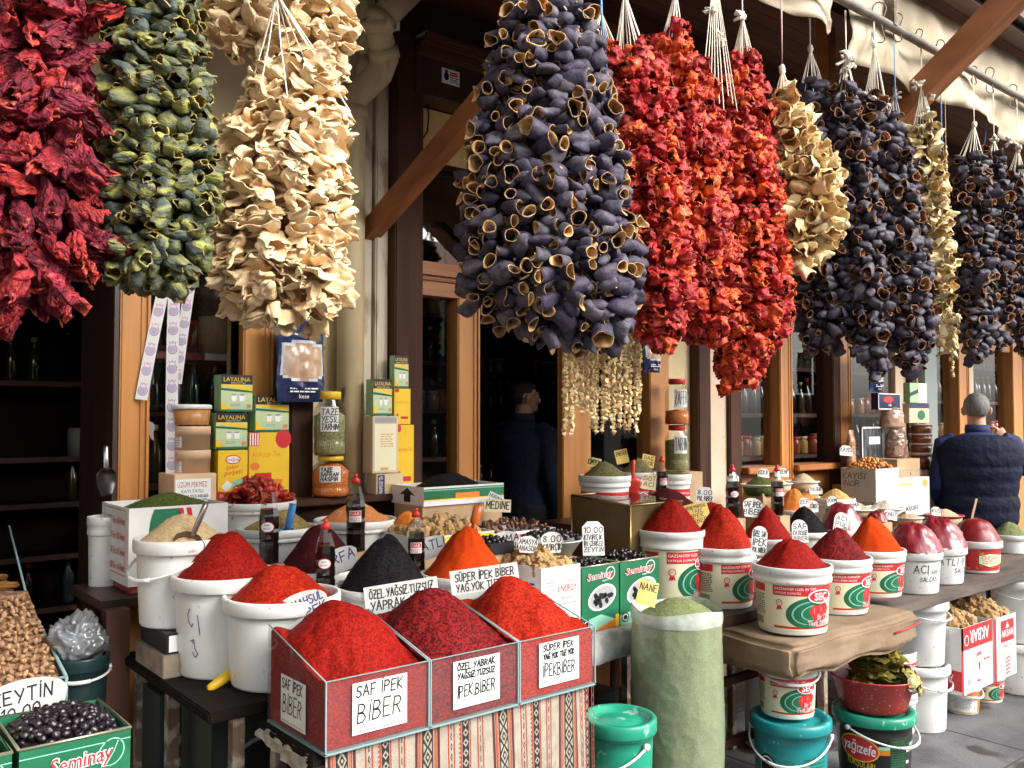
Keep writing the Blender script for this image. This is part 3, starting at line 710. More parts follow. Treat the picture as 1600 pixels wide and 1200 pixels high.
def lerp_prof(prof, py):
    for (a, b_) in zip(prof[:-1], prof[1:]):
        if a[0] <= py <= b_[0]:
            t = (py - a[0]) / (b_[0] - a[0]); return [a[i] + (b_[i] - a[i]) * t for i in (1, 2)]
    return prof[-1][1:] if py > prof[-1][0] else prof[0][1:]
def bundle(name, label, kindn, prof, y, apex, group, cat='dried bundle', pitch=(.044, .046), ang=(.2, 1.0), droop=(-.5, .3), layers=((1, 0), (.68, .5)), knots=(), hook=None,
           seed=1, strands=12, scale=1.0, depthf=.8, mixk=None, smat=None, hang=True, jit=.2, roll=PI, extra=(), prot=.012, string_top=None, bottom_droop=True, tan=1.0, first=100):
    """prof: (row, left column, right column) in photo pixels; strings run from apex down to the strands"""
    r_ = random.Random(seed)
    midx = (prof[0][1] + prof[0][2]) / 2
    top = W(midx, prof[0][0], y)
    root = thing(name, label, cat, (top.x, top.y, top.z), 0, group)
    K = SK[kindn]; items = []
    py0, py1 = prof[0][0], prof[-1][0]
    base = W(midx, 650, y); s0 = S(base)
    zt, zb_ = W(midx, py0, y).z, W(midx, py1, y).z
    def center(z):
        py = py0 + (zt - z) / max(zt - zb_, 1e-6) * (py1 - py0)
        l, r2 = lerp_prof(prof, py)
        c = (l + r2) / 2; hw = (r2 - l) / 2 / s0
        p = base + RT * ((c - midx) / s0)
        return Vector((p.x, p.y, z)), hw
    zmax = W(midx, -70, y).z
    hmax = max(r3 - l3 for _, l3, r3 in prof) / 2 / s0
    for (lf, cut) in layers:
        z = zt; row = 0
        while z > zb_:
            if z > zmax: z -= pitch[1]; continue
            c, hw = center(z); hw = max(hw * lf - prot, .008)
            n = max(1, int(round(2 * PI * max(hmax * lf - prot, .008) * (1 + depthf) / 2 / pitch[0])))
            for k in range(n):
                if r_.random() > hw / max(hmax * lf - prot, .008) + .08: continue
                a = 2 * PI * (k + r_.uniform(-jit, jit)) / n + lf * 3
                nrm = RT * math.cos(a) + (-FWH) * math.sin(a) * depthf
                if nrm.dot(-FWH) < -.75 + cut * 1.1 and lf < 1: continue
                zz = z + r_.uniform(-.5, .5) * pitch[1] + .012 * math.sin(k * 2.3)
                p = Vector((c.x, c.y, zz)) + nrm * hw * r_.uniform(.9, 1.04)
                nn = nrm.normalized(); t = Vector((-nn.y, nn.x, 0)) * (1 if r_.random() < .5 else -1)
                low = max(0, 1 - (zz - zb_) / .09) if bottom_droop else 0
                ax = (t * tan * r_.uniform(.3, 1) + nn * r_.uniform(*ang) + Vector((0, 0, 1)) * (r_.uniform(*droop) - low * 1.2)).normalized()
                items.append((p, ax, r_.uniform(-roll, roll), scale * r_.uniform(.82, 1.15), r_.randrange(len(K['v'])), kindn if not mixk or r_.random() > mixk[1] else mixk[0]))
            z -= pitch[1]; row += 1
    # nearest pieces as parts, the rest one part
    def vis(it):
        px = 0
        return (it[0] - CP).length + (5 if False else 0)
    items.sort(key=vis)
    parts_, rest = [], []
    for it in items:
        d = it[0] - CP; u = 800 + F * d.dot(RT) / d.dot(FW); vv = 600 - F * d.dot(UP) / d.dot(FW)
        (parts_ if len(parts_) < first and -5 < u < 1605 and -5 < vv < 1205 else rest).append(it)
    tl = Vector(root.location)
    def MX(it):
        p, ax, ro, sc, vi, kn = it
        q = ax.to_track_quat('X', 'Z'); m = Matrix.Translation(p - tl) @ q.to_matrix().to_4x4() @ Matrix.Rotation(ro, 4, 'X')
        return m @ Matrix.Scale(sc, 4)
    for it in parts_:
        k2 = SK[it[5]]; o = bpy.data.objects.new(it[5], k2['me'][it[4] % len(k2['me'])]); C.objects.link(o); o.parent = root; o.matrix_local = MX(it)
    if rest:
        byk = {}
        for it in rest: byk.setdefault(it[5], []).append(it)
        for kn, its in byk.items():
            Vs, Fs, Ms, off = [], [], [], 0
            for it in its:
                v, f, mi = SK[kn]['v'][it[4] % len(SK[kn]['v'])]; m = np.array(MX(it), dtype=np.float32)
                Vs.append(v @ m[:3, :3].T + m[:3, 3]); Fs.append(f + off); Ms.append(mi); off += len(v)
            me = np_mesh(kn, np.concatenate(Vs), np.concatenate(Fs), SK[kn]['mats'], np.concatenate(Ms))
            o = link(kn + '_mass', me, root); props(o, kind='stuff')
    # strings
    ap = W(apex[0], apex[1], y); sb = MB()
    for k in range(strands):
        a = 2 * PI * (k + r_.random() * .6) / strands
        zz = zt - r_.uniform(-.01, .06) if string_top is None else W(midx, string_top + r_.uniform(-25, 25), y).z
        c, hw = center(min(zz, zt)); hw *= .75 if string_top is None else 1.0
        e = Vector((c.x, c.y, zz)) + RT * math.cos(a) * hw + (-FWH) * math.sin(a) * hw * depthf
        mid_ = (ap + e) / 2 + Vector((r_.uniform(-.004, .004), r_.uniform(-.004, .004), -.004))
        sb.tube([ap - tl, mid_ - tl, e - tl], .0016, 5, caps=False)
    if strands:
        hk = W(apex[0], apex[1], y); topz = PZ_ if hook is None else hook
        for dx in (-.004, .004): sb.tube([hk - tl, Vector((hk.x + dx, hk.y, topz)) - tl], .0018, 5, caps=False)
        kb = bmesh.new(); bmesh.ops.create_icosphere(kb, subdivisions=2, radius=.011)
        for v in kb.verts: v.co *= 1 + .5 * nz(v.co * 160 + Vector((seed, 0, 0)))
        sb.addbm(kb, 0, True, Mt(ap - tl, sc=(1, 1, 1.5)))
        sb.build('strings', smat or STRING, root)
    if extra:
        xb_ = MB()
        for (ex0, ey0, ex1, ey1) in extra: xb_.tube([W(ex0, ey0, y) - tl, W(ex1, ey1, y - .06) - tl], .0017, 5, caps=False)
        xb_.build('strings', STRING, root)
    for (kx, ky, big) in knots:
        p = W(kx, ky, y - .01) - tl; kb = MB()
        for q in range(int(9 * big)):
            d = Vector((r_.uniform(-1, 1), r_.uniform(-1, 1), r_.uniform(-.9, .9))) * .02 * big
            e = d + Vector((r_.uniform(-1, 1), r_.uniform(-1, 1), r_.uniform(-1, 1))) * .012
            kb.tube([p + d * .3, p + d, p + e], [.005, .006, .004], 6)
        kb.build('string_knot', STRING, root)
    return root

GP = 'bundles of dried vegetables hanging from the awning pipe'
Y0 = PY_
bundle('pepper_bundle', 'large crimson bundle of leathery dried peppers, leftmost of all the hanging bundles', 'dried_crimson_pepper',
       [(-60, -40, 128), (60, -50, 140), (200, -60, 146), (320, -70, 146), (390, -70, 142), (440, -60, 118), (472, -40, 70)], Y0, (55, -330), GP, pitch=(.043, .027), ang=(-.3, .7), droop=(-1.3, .1), seed=8, layers=((1, 0), (.6, .4)), depthf=.75, strands=8, scale=.62, prot=.032)
bundle('courgette_bundle', 'green and yellow bundle of small dried courgette shells beside the crimson peppers', 'dried_courgette',
       [(-60, 148, 305), (60, 150, 318), (170, 155, 330), (300, 150, 345), (370, 150, 335), (430, 155, 310), (455, 200, 280)], Y0 + .02, (235, -330), GP, pitch=(.031, .019), ang=(-.1, .8), seed=4, roll=1.0, layers=((1, 0), (.6, .4)), depthf=.8, strands=8, scale=.76, prot=.022)
bundle('squash_bundle', 'long beige bundle of frilly dried squash shells hanging in front of the drainpipe', 'dried_squash',
       [(85, 450, 522), (150, 375, 545), (230, 325, 545), (330, 318, 548), (400, 310, 548), (450, 320, 545), (500, 375, 520)], Y0 - .02, (432, -10), GP, pitch=(.052, .020), ang=(.3, 1.2), droop=(-.35, .25), seed=5, roll=.6, layers=((1, 0), (.6, .4)), depthf=.75, strands=10, scale=.78, prot=.036, string_top=150)
bundle('squash_bundle', 'upper beige bundle of dried squash at the top edge, above the longer squash bundle', 'dried_squash',
       [(-80, 320, 550), (20, 322, 552), (75, 325, 550), (112, 470, 545)], Y0 + .14, (440, -330), GP, pitch=(.056, .022), ang=(.3, 1.2), roll=.7, seed=6, layers=((1, 0), (.65, .5)), depthf=.6, strands=6, scale=.8, prot=.036)
bundle('aubergine_bundle', 'big purple bundle of hollow dried aubergines with tan openings, over the shop doorway', 'dried_aubergine',
       [(5, 790, 920), (60, 768, 940), (150, 745, 955), (250, 728, 975), (350, 716, 995), (430, 718, 1002), (470, 735, 1000), (505, 780, 985), (535, 880, 960)], Y0, (850, -40), GP, pitch=(.043, .029), jit=.12, ang=(-.5, 1.0), droop=(-.28, .22), seed=7, layers=((1, 0), (.62, .4)), depthf=.85, strands=22, scale=.88, prot=.02, string_top=35)
for i, (lab, prof, apx, sd, kn) in enumerate([
    ('red bundle of dried peppers right beside the big aubergines, under the widest fan of strings', [(85, 952, 1020), (150, 955, 1050), (250, 968, 1068), (380, 975, 1075), (470, 985, 1080), (515, 1000, 1065), (530, 1020, 1050)], (975, -15), 11, ()),
    ('tall red bundle of dried peppers, middle of the three and highest at its top', [(52, 1035, 1070), (90, 1030, 1095), (180, 1045, 1125), (300, 1050, 1140), (420, 1050, 1150), (500, 1065, 1150), (525, 1080, 1130)], (1056, -18), 12, ()),
    ('red bundle of dried peppers with a tapering tail hanging lowest, beside pale shells', [(95, 1145, 1190), (170, 1125, 1200), (300, 1125, 1218), (420, 1130, 1232), (490, 1125, 1235), (540, 1120, 1210), (595, 1125, 1165)], (1160, 25), 13, ((1160, 25, 1), (1172, 92, .8), (1112, 15, 1), (1123, 60, 1.2)))]):
    bundle('pepper_bundle', lab, 'dried_red_pepper', prof, Y0 + .03 * i, apx, GP, pitch=(.043, .033), jit=.14, ang=(.0, 1.0), droop=(-.7, .4), seed=sd, layers=((1, 0), (.6, .45)), depthf=.9, strands=15, scale=1.0, knots=kn, extra=[(1113 + q, -20, 1096 + 7 * q, 150 + 12 * (q % 3)) for q in range(9)] if i == 2 else ())
bundle('shell_bundle', 'pale cream bundle of dried shells between the red peppers and the dark aubergines', 'dried_pale_shell',
       [(160, 1215, 1245), (200, 1210, 1275), (260, 1212, 1312), (330, 1212, 1325), (380, 1215, 1310), (415, 1222, 1262)], Y0, (1222, 108), GP, pitch=(.042, .03), roll=1.0, ang=(.2, 1.1), seed=21, layers=((1, 0), (.6, .5)), depthf=.8, strands=9, scale=.8, prot=.03, string_top=175)
for i, (lab, prof, apx, sd, kn, yy) in enumerate([
    ('dark aubergine bundle directly behind the pale cream shells', [(140, 1248, 1300), (220, 1240, 1330), (350, 1240, 1335), (450, 1240, 1345), (500, 1245, 1340), (535, 1255, 1320)], (1266, 76), 31, (), .16),
    ('dark aubergine bundle hung from the large frayed knot, second of the dark ones', [(150, 1305, 1350), (220, 1300, 1370), (350, 1310, 1385), (450, 1320, 1395), (540, 1330, 1390), (580, 1350, 1385)], (1322, 85), 32, ((1324, 92, 1.5), (1322, 108, 1.0)), .04),
    ('dark aubergine bundle hung from two hooked strings beside the slanting beam', [(165, 1350, 1395), (230, 1355, 1430), (350, 1370, 1440), (450, 1375, 1450), (520, 1380, 1460), (560, 1400, 1450), (585, 1425, 1450)], (1366, 70), 33, ((1358, 150, 1), (1380, 158, 1)), .0),
    ('dark aubergine bundle next to the pale garland column', [(185, 1385, 1418), (250, 1385, 1440), (380, 1390, 1458), (480, 1400, 1465), (545, 1410, 1460)], (1398, 140), 34, ((1398, 150, 1),), .1)]):
    bundle('aubergine_bundle', lab, 'dried_dark_aubergine', prof, Y0 + yy, apx, GP, pitch=(.044, .031), jit=.13, ang=(-.75, .9), droop=(-.35, .2), seed=sd, layers=((1, 0), (.62, .45)), depthf=.9, strands=11, scale=.9, prot=.02, knots=kn, first=90)
bundle('shell_bundle', 'narrow pale column of olive green and cream dried shells between dark aubergine bundles', 'dried_pale_shell',
       [(200, 1425, 1470), (300, 1445, 1485), (420, 1455, 1492), (500, 1460, 1495), (555, 1470, 1498)], Y0 + .02, (1440, 130), GP, pitch=(.032, .026), ang=(.1, .9), seed=41, layers=((1, 0),), strands=14, scale=.55, knots=((1432, 132, 1), (1450, 150, 1.3), (1446, 175, 1.2), (1445, 200, 1)), mixk=('dried_olive_shell', .35))
for i, (lab, prof, apx, sd, kn, yy) in enumerate([
    ('dark aubergine bundle under the tall fan of strings beyond the pale column', [(255, 1495, 1550), (330, 1490, 1560), (430, 1488, 1560), (500, 1492, 1555), (560, 1510, 1545)], (1522, 195), 51, (), 0),
    ('dark aubergine bundle second from the right edge with a short frayed knot', [(240, 1545, 1572), (330, 1545, 1592), (430, 1545, 1595), (500, 1545, 1590), (545, 1555, 1580)], (1553, 216), 52, ((1553, 218, 1),), .02),
    ('dark aubergine bundle cut by the right edge of the photo', [(275, 1580, 1612), (350, 1578, 1625), (450, 1578, 1630), (520, 1582, 1625), (548, 1590, 1610)], (1590, 230), 53, ((1578, 222, 1), (1592, 232, .8)), .0)]):
    bundle('aubergine_bundle', lab, 'dried_dark_aubergine', prof, Y0 + yy, apx, GP, pitch=(.044, .031), jit=.13, ang=(-.75, .9), droop=(-.35, .2), seed=sd, layers=((1, 0), (.62, .45)), depthf=.9, strands=12, scale=.9, prot=.02, knots=kn, first=80)

# dried okra: fine strings of tiny beads behind the aubergines
def okra():
    y = Y0 + .2; top = W(940, 120, y)
    root = thing('okra_bundle', 'hanging curtain of thin beige strings of tiny dried okra below the big aubergine bundle', 'dried bundle', top, 0, GP)
    om = mat('dried_okra', (.68, .52, .28), .75, (.52, .36, .15), 60, rnd=.3)
    r_ = random.Random(5); s = S(top)
    beads = []
    for q in range(4):
        bm = bmesh.new(); bmesh.ops.create_cone(bm, cap_ends=True, segments=6, radius1=.0085, radius2=.0035, depth=.012)
        for v in bm.verts: v.co += Vector((r_.uniform(-1, 1), r_.uniform(-1, 1), r_.uniform(-1, 1))) * .0015
        beads.append(bm)
    for k in range(30):
        a = PI * k / 15; px = 881 + 118 * (k % 15) / 14 + (4 if k > 14 else 0) + r_.uniform(-2, 2)
        off = -FWH * (.045 if k < 15 else -.03)
        end = 688 - r_.uniform(0, 55); st = 150
        p0 = W(px, st, y) + off; p1 = W(px + r_.uniform(-4, 4), end, y) + off
        mb = MB(); L_ = (p1 - p0).length; n = int(L_ / .0125)
        mb.tube([p0 - top, p1 - top], .001, 4)
        for i in range(n):
            p = p0.lerp(p1, i / n) - top + Vector((r_.uniform(-1, 1), r_.uniform(-1, 1), 0)) * .003
            b_ = r_.choice(beads)
            b_.verts.index_update()
            mb.add([v.co.copy() for v in b_.verts], [[v.index for v in f.verts] for f in b_.faces], 0, False, Mt(p, (r_.uniform(0, 3), r_.uniform(0, 3), r_.uniform(0, 6)), r_.uniform(.75, 1.15)))
        mb.build('okra_string', om, root)
    mb = MB(); ap = W(940, 20, y)
    for k in range(12):
        a = 2 * PI * k / 12; mb.tube([ap - top, W(940 + 58 * math.cos(a), 150, y) - FWH * .06 * math.sin(a) - top], .0014, 5)
    mb.tube([ap - top, Vector((ap.x, ap.y, PZ_ + .15)) - top], .002, 5)
    mb.build('strings', STRING, root)
okra()
def garland_thin():
    y = Y0 + .03; top = W(1478, 260, y); om = _mats['dried_okra']
    root = thing('okra_string', 'single thin string of dried okra hanging alongside the pale shell column', 'dried bundle', top, 0, GP); r_ = random.Random(9)
    p0, p1 = W(1478, 230, y), W(1489, 590, y); mb = MB(); n = 90; mb.tube([p0 - top + Vector((0, 0, .55)), p0 - top, p1 - top], .001, 4)
    for i in range(n):
        bm = bmesh.new(); bmesh.ops.create_cone(bm, cap_ends=True, segments=6, radius1=.009, radius2=.004, depth=.012)
        mb.addbm(bm, 0, False, Mt(p0.lerp(p1, i / n) - top + Vector((r_.uniform(-1, 1), r_.uniform(-1, 1), 0)) * .004, (r_.uniform(0, 3), r_.uniform(0, 3), 0), r_.uniform(.8, 1.2)))
    mb.build('okra_beads', om, root)
garland_thin()
# blue cords and hooks on the pipe
def cord(name, lab, pts, m, r=.0022):
    mb = MB(); o0 = Vector(pts[0]); mb.tube([Vector(p) - o0 for p in pts], r, 6)
    o = mb.build(name, m, None, o0); return props(o, lab, 'cord', 'cords hanging from the awning pipe')
cord('blue_cord', 'thin blue cord running down just right of the big aubergine bundle', [W(938, -30, Y0 - .06), W(941, 40, Y0 - .06), W(948, 110, Y0 - .05)], BLUESTR, .003)
cord('blue_cord', 'blue cord on the awning pipe between two dark aubergine bundles', [W(1397, 66, Y0), W(1399, 150, Y0), W(1406, 182, Y0)], BLUESTR)
cord('blue_cord', 'long blue cord in front of the slanting beam beside the pale column', [W(1469, 95, Y0 - .03), W(1471, 190, Y0), W(1474, 250, Y0)], BLUESTR)
cord('blue_cord', 'blue cord hanging behind the tall fan of strings near the right edge', [W(1549, 130, Y0 + .1), W(1544, 180, Y0 + .1), W(1538, 225, Y0 + .1)], BLUESTR)
cord('red_cord', 'thin red and grey cord tied above the pale cream shells', [W(1220, -20, Y0), W(1221, 50, Y0), W(1222, 108, Y0)], mat('red_grey_cord', (.3, .1, .1), .8))
def hook(px, py0, py1, lab, flip=1):
    p0 = W(px, py0, Y0); s = S(p0); h = (py1 - py0) / s; mb = MB(); r_ = h * .2
    pts = [(-.004, 0, -r_ * .6)] + [(r_ * math.cos(a) + r_, 0, r_ * math.sin(a)) for a in [PI - i * PI / 6 for i in range(7)]]
    pts = [Vector((p[0] - r_, -.0, p[2])) for p in pts] + [Vector((r_ * .2, 0, -h * .45))] + [Vector((-r_ * math.sin(a) * 1.0 * flip, 0, -h + r_ * 1.2 - r_ * 1.2 * math.cos(a))) for a in [-.9 + i * .62 for i in range(6)]]
    mb.tube(pts, .0026, 6)
    o = mb.build('hook', DSTEEL, None, p0, (0, 0, -YAW)); props(o, lab, 'hook', 'wire hooks on the awning pipe')
hook(1374, 14, 68, 'wire hook on the pipe holding the bundle with two frayed strings')
hook(1403, 28, 66, 'dark wire hook on the pipe above the second blue cord')
hook(1437, 50, 74, 'small pale wire hook above the narrow olive and cream column')
hook(1470, 68, 98, 'wire hook where the slanting beam crosses the pipe')
hook(1522, 108, 132, 'bent wire hook holding the tall fan of strings')
hook(1547, 112, 146, 'wire hook between the tall fan and the last frayed knots')
hook(1583, 138, 170, 'open wire hook nearest the right edge of the photo')
# ================================================================ STALL: tables and benches
def table(name, label, x0, x1, y0, y1, z, legs, m=DWOOD, th=.03, legm=RUST, cat='table', z0=0.0):
    t = thing(name, label, cat, ((x0 + x1) / 2, (y0 + y1) / 2, z0))
    o = Vector(t.location)
    b = MB(); b.box(x0 - o.x, x1 - o.x, y0 - o.y, y1 - o.y, z - th - z0, z - z0, bev=.004); b.build('table_top', m, t)
    for lx, ly in legs:
        b = MB(); b.box(lx - .016 - o.x, lx + .016 - o.x, ly - .016 - o.y, ly + .016 - o.y, 0, z - th - z0); b.build('leg', legm, t)
    return t
ZB = W(506, 1182, 1.9).z                       # underside of the glass boxes
zT = .855
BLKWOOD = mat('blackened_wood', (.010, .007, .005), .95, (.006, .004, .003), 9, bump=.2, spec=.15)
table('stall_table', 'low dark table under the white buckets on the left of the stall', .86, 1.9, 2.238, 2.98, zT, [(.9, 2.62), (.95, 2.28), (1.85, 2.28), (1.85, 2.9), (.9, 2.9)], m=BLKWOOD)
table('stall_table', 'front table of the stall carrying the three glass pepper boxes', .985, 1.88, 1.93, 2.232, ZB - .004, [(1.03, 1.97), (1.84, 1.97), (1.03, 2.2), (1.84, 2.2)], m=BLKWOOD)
zT2 = 1.02
table('stall_table', 'raised back table along the left shop window', .80, 2.62, 2.99, 3.36, zT2, [(.85, 3.03), (2.5, 3.03), (.85, 3.32), (2.5, 3.32)], legm=DPOST)
b = MB(); q = W(183, 915, 2.95); b.box(q.x - .035, q.x + .035, 2.93, 2.985, 0, 1.0); props(b.build('stall_post', mat('red_brown_post', (.1, .035, .022), .5)), 'red-brown square post under the white herb carton', 'post')
zM = W(950, 990, 2.3).z
tm = table('stall_table', 'middle table with a crumpled grey-white plastic edge under the green olive tins', 1.93, 2.62, 2.33, 3.3, zM, [(2.0, 2.4), (2.55, 2.4), (2.0, 3.2), (2.55, 3.2)])
def tarp(u, v):
    x = 1.9 + .74 * u
    if v < .5: return (x - 2.275, 2.3 + (.5 - v) * .6 - 2.815, zM + .004 + .004 * nz((x * 20, v * 12, 0)))
    z = zM - (v - .5) * .19
    return (x - 2.275, 2.3 - 2.815 - .008 - .02 * nz((x * 9, z * 12, 3)) - .012 * math.sin((v - .5) * 6), z)
b = MB(); b.grid(tarp, 40, 24); b.build('plastic_cover', mat('grey_white_tarpaulin', (.55, .55, .53), .4, (.3, .3, .3), 20, .45, .7, bump=.3, bscale=30), tm)
# stool under the tall pails
ts = table('wooden_stool', 'dark wooden stool holding the tall red-heaped pails beside the mint sack', 2.74, 3.5, 2.25, 2.75, W(1130, 952, 2.35).z, [], th=.04)
o_ = Vector(ts.location); zz = W(1130, 952, 2.35).z - .04
for lx, ly, sp in ((2.80, 2.3, .0), (3.44, 2.3, .03), (2.8, 2.7, -.02), (3.44, 2.7, .03)):
    b = MB(); b.tube([(lx + sp - o_.x, ly - o_.y, 0), (lx - o_.x, ly - o_.y, zz)], .028, 4); b.build('leg', DPOST, ts)
for zr in (.25, .5):
    b = MB(); b.box(2.8 - o_.x, 3.46 - o_.x, 2.29 - o_.y, 2.32 - o_.y, zr, zr + .03); b.build('stretcher', DPOST, ts)
# brown cloth bench
BX0, BX1, BY0, BY1 = 2.93, 3.88, 1.92, 2.46
BZ1 = W(1243, 1010, 1.92).z; BZ0 = W(1246, 1060, 1.92).z
bench = thing('cloth_covered_bench', 'long bench top wrapped in stained brown cloth under the three pepper paste pails', 'bench', ((BX0 + BX1) / 2, (BY0 + BY1) / 2, BZ0))
bm = bmesh.new(); bmesh.ops.create_cube(bm, size=1)
for v in bm.verts: v.co = (v.co.x * (BX1 - BX0), v.co.y * (BY1 - BY0), (v.co.z + .5) * (BZ1 - BZ0))
bmesh.ops.bevel(bm, geom=bm.edges[:], offset=.02, segments=3, affect='EDGES')
bmesh.ops.subdivide_edges(bm, edges=bm.edges[:], cuts=12, use_grid_fill=True)
for v in bm.verts:
    w_ = v.co + Vector(bench.location); n = nz(w_ * 6) * .016 + nz(w_ * 15) * .008 + nz(w_ * 34) * .003 + .016 * (1 - abs(nz(Vector((w_.x * 5 + w_.z * 6, w_.y * 5, w_.z * 2))))) ** 6 - .008
    v.co += Vector((n, -abs(n) * 1.2 if v.co.y < 0 else n, nz(w_ * 5 + Vector((7, 0, 0))) * .008 - (.012 if v.co.z < .02 else 0) * (1 + math.sin(w_.x * 16))))
bcl = MB(); bcl.addbm(bm, 0, True)
BCLOTH = mat('brown_cloth', (.25, .17, .105), .85, (.16, .105, .06), 6, .35, .7, bump=.35, bscale=24, spot=((.14, .07, .045), 5, .68))
bcl.build('cloth_cover', BCLOTH, bench)
b = MB(); b.tube([(.25, -.285, .062), (.37, -.292, .071), (.46, -.287, .078)], .004, 6); b.build('red_trim', REDINK, bench)
for lx, ly in ((-.42, .2), (.42, .2)):
    b = MB(); b.box(lx - .02, lx + .02, ly - .02, ly + .02, -BZ0, .01); b.build('leg', DPOST, bench)
zR = W(1480, 938, 2.05).z
table('plank_bench', 'worn dark plank on white buckets carrying the pepper paste pails on the right', 3.95, 7.2, 2.13, 2.52, zR, [(4.02, 2.47), (5.4, 2.47), (7.1, 2.47)], m=mat('worn_plank', (.12, .09, .07), .7, (.05, .04, .035), 9, stretch=(.2, 1, 1), bump=.4), th=.045)
zRB = W(1250, 765, 3.0).z
table('stall_table', 'back table of spice plates along the right shop windows', 3.53, 5.75, 2.53, 3.34, .92, [(3.6, 2.7), (5.7, 2.7), (5.7, 3.3)])
table('stall_table', 'narrow table of tubs and nut bags by the window behind the man', 5.76, 7.6, 3.02, 3.34, .92, [(5.8, 3.06), (7.5, 3.06), (7.5, 3.3)])

# ================================================================ pails
_pc = {}
def pail_mesh(r, h, m, key, ribs=1, taper=.86):
    k = (round(r, 3), round(h, 3), key, ribs)
    if k in _pc: return _pc[k]
    rb = r * taper; c = h * .80
    def rr(z): return rb + (r * .955 - rb) * z / h
    p = [(0, .004), (rb * .9, .004), (rb * .93, 0), (rb * .985, .002), (rb, .008)]
    p += [(rr(z), z) for z in (h * .3, h * .55, c - .012)]
    if ribs:
        p += [(rr(c), c - .01), (r * .995, c - .008), (r, c - .004), (r, c + .004), (r * .985, c + .008)]
        p += [(r * .985, h - .03), (r * 1.02, h - .027), (r * 1.025, h - .004), (r * 1.01, h)]
    else:
        p += [(rr(h - .042), h - .042), (r * 1.0, h - .040), (r * 1.02, h - .037), (r * 1.025, h - .005), (r * 1.01, h)]
    p += [(r * .96, h), (r * .945, h - .006), (rr(h * .6) - .004, h * .6), (rb * .95, .02), (0, .02)]
    b = MB(); b.lathe(p, 48); _pc[k] = b.mesh('bucket_body', m); return _pc[k]
def handle_mesh(r, h, ang, m, th=.0042, key='h', zf=.86):
    """wire arc pivoting at the sides, ang from hanging in front (0) to upright (90)"""
    k = ('hd', round(r, 3), round(h, 3), ang, m.name)
    if k in _pc: return _pc[k]
    b = MB(); pts = []
    R_ = r * 1.05
    for i in range(25):
        a = PI * i / 24; x = R_ * math.cos(a); d = R_ * 1.0 * math.sin(a)
        pts.append((x, -d * 1.07, zf * h - d * ang / 45))
    b.tube(pts, [th] * 25, 8); b.tube(pts[9:16], th * 1.5, 8)
    for sx in (-1, 1): b.tube([(sx * r * .99, 0, zf * h), (sx * r * 1.09, 0, zf * h)], .011, 10)
    _pc[k] = b.mesh('handle', m); return _pc[k]
def lid_mesh(r, h, m, key):
    k = ('lid', round(r, 3), round(h, 3), key)
    if k in _pc: return _pc[k]
    b = MB(); b.lathe([(0, h - .004), (r * .55, h - .004), (r * .58, h - .007), (r * .84, h - .007), (r * .87, h + .008), (r * 1.0, h + .010), (r * 1.045, h + .004), (r * 1.05, h - .03), (r * 1.035, h - .034), (r * 1.03, h - .008), (r * .9, h - .012), (0, h - .012)], 48)
    _pc[k] = b.mesh('lid', m); return _pc[k]
FACE = -YAW
def pail(label, x, y, z, r, h, m=WHITE, key='w', handle=None, hrz=0.0, lid=None, lab=None, labrz=None, ribs=1, group=None, cat='bucket', name='bucket', hm=WHITE, taper=.86, hzf=.86):
    t = thing(name, label, cat, (x, y, z), 0, group)
    link('bucket_body', pail_mesh(r, h, m, key, ribs, taper), t)
    if lid: link('lid', lid_mesh(r, h, lid[0], lid[1]), t)
    if handle is not None: link('handle', handle_mesh(r, h, handle, hm, zf=hzf), t, rot=(0, 0, hrz))
    if lab: link('bucket_label', lab, t, rot=(0, 0, FACE if labrz is None else labrz))
    return t
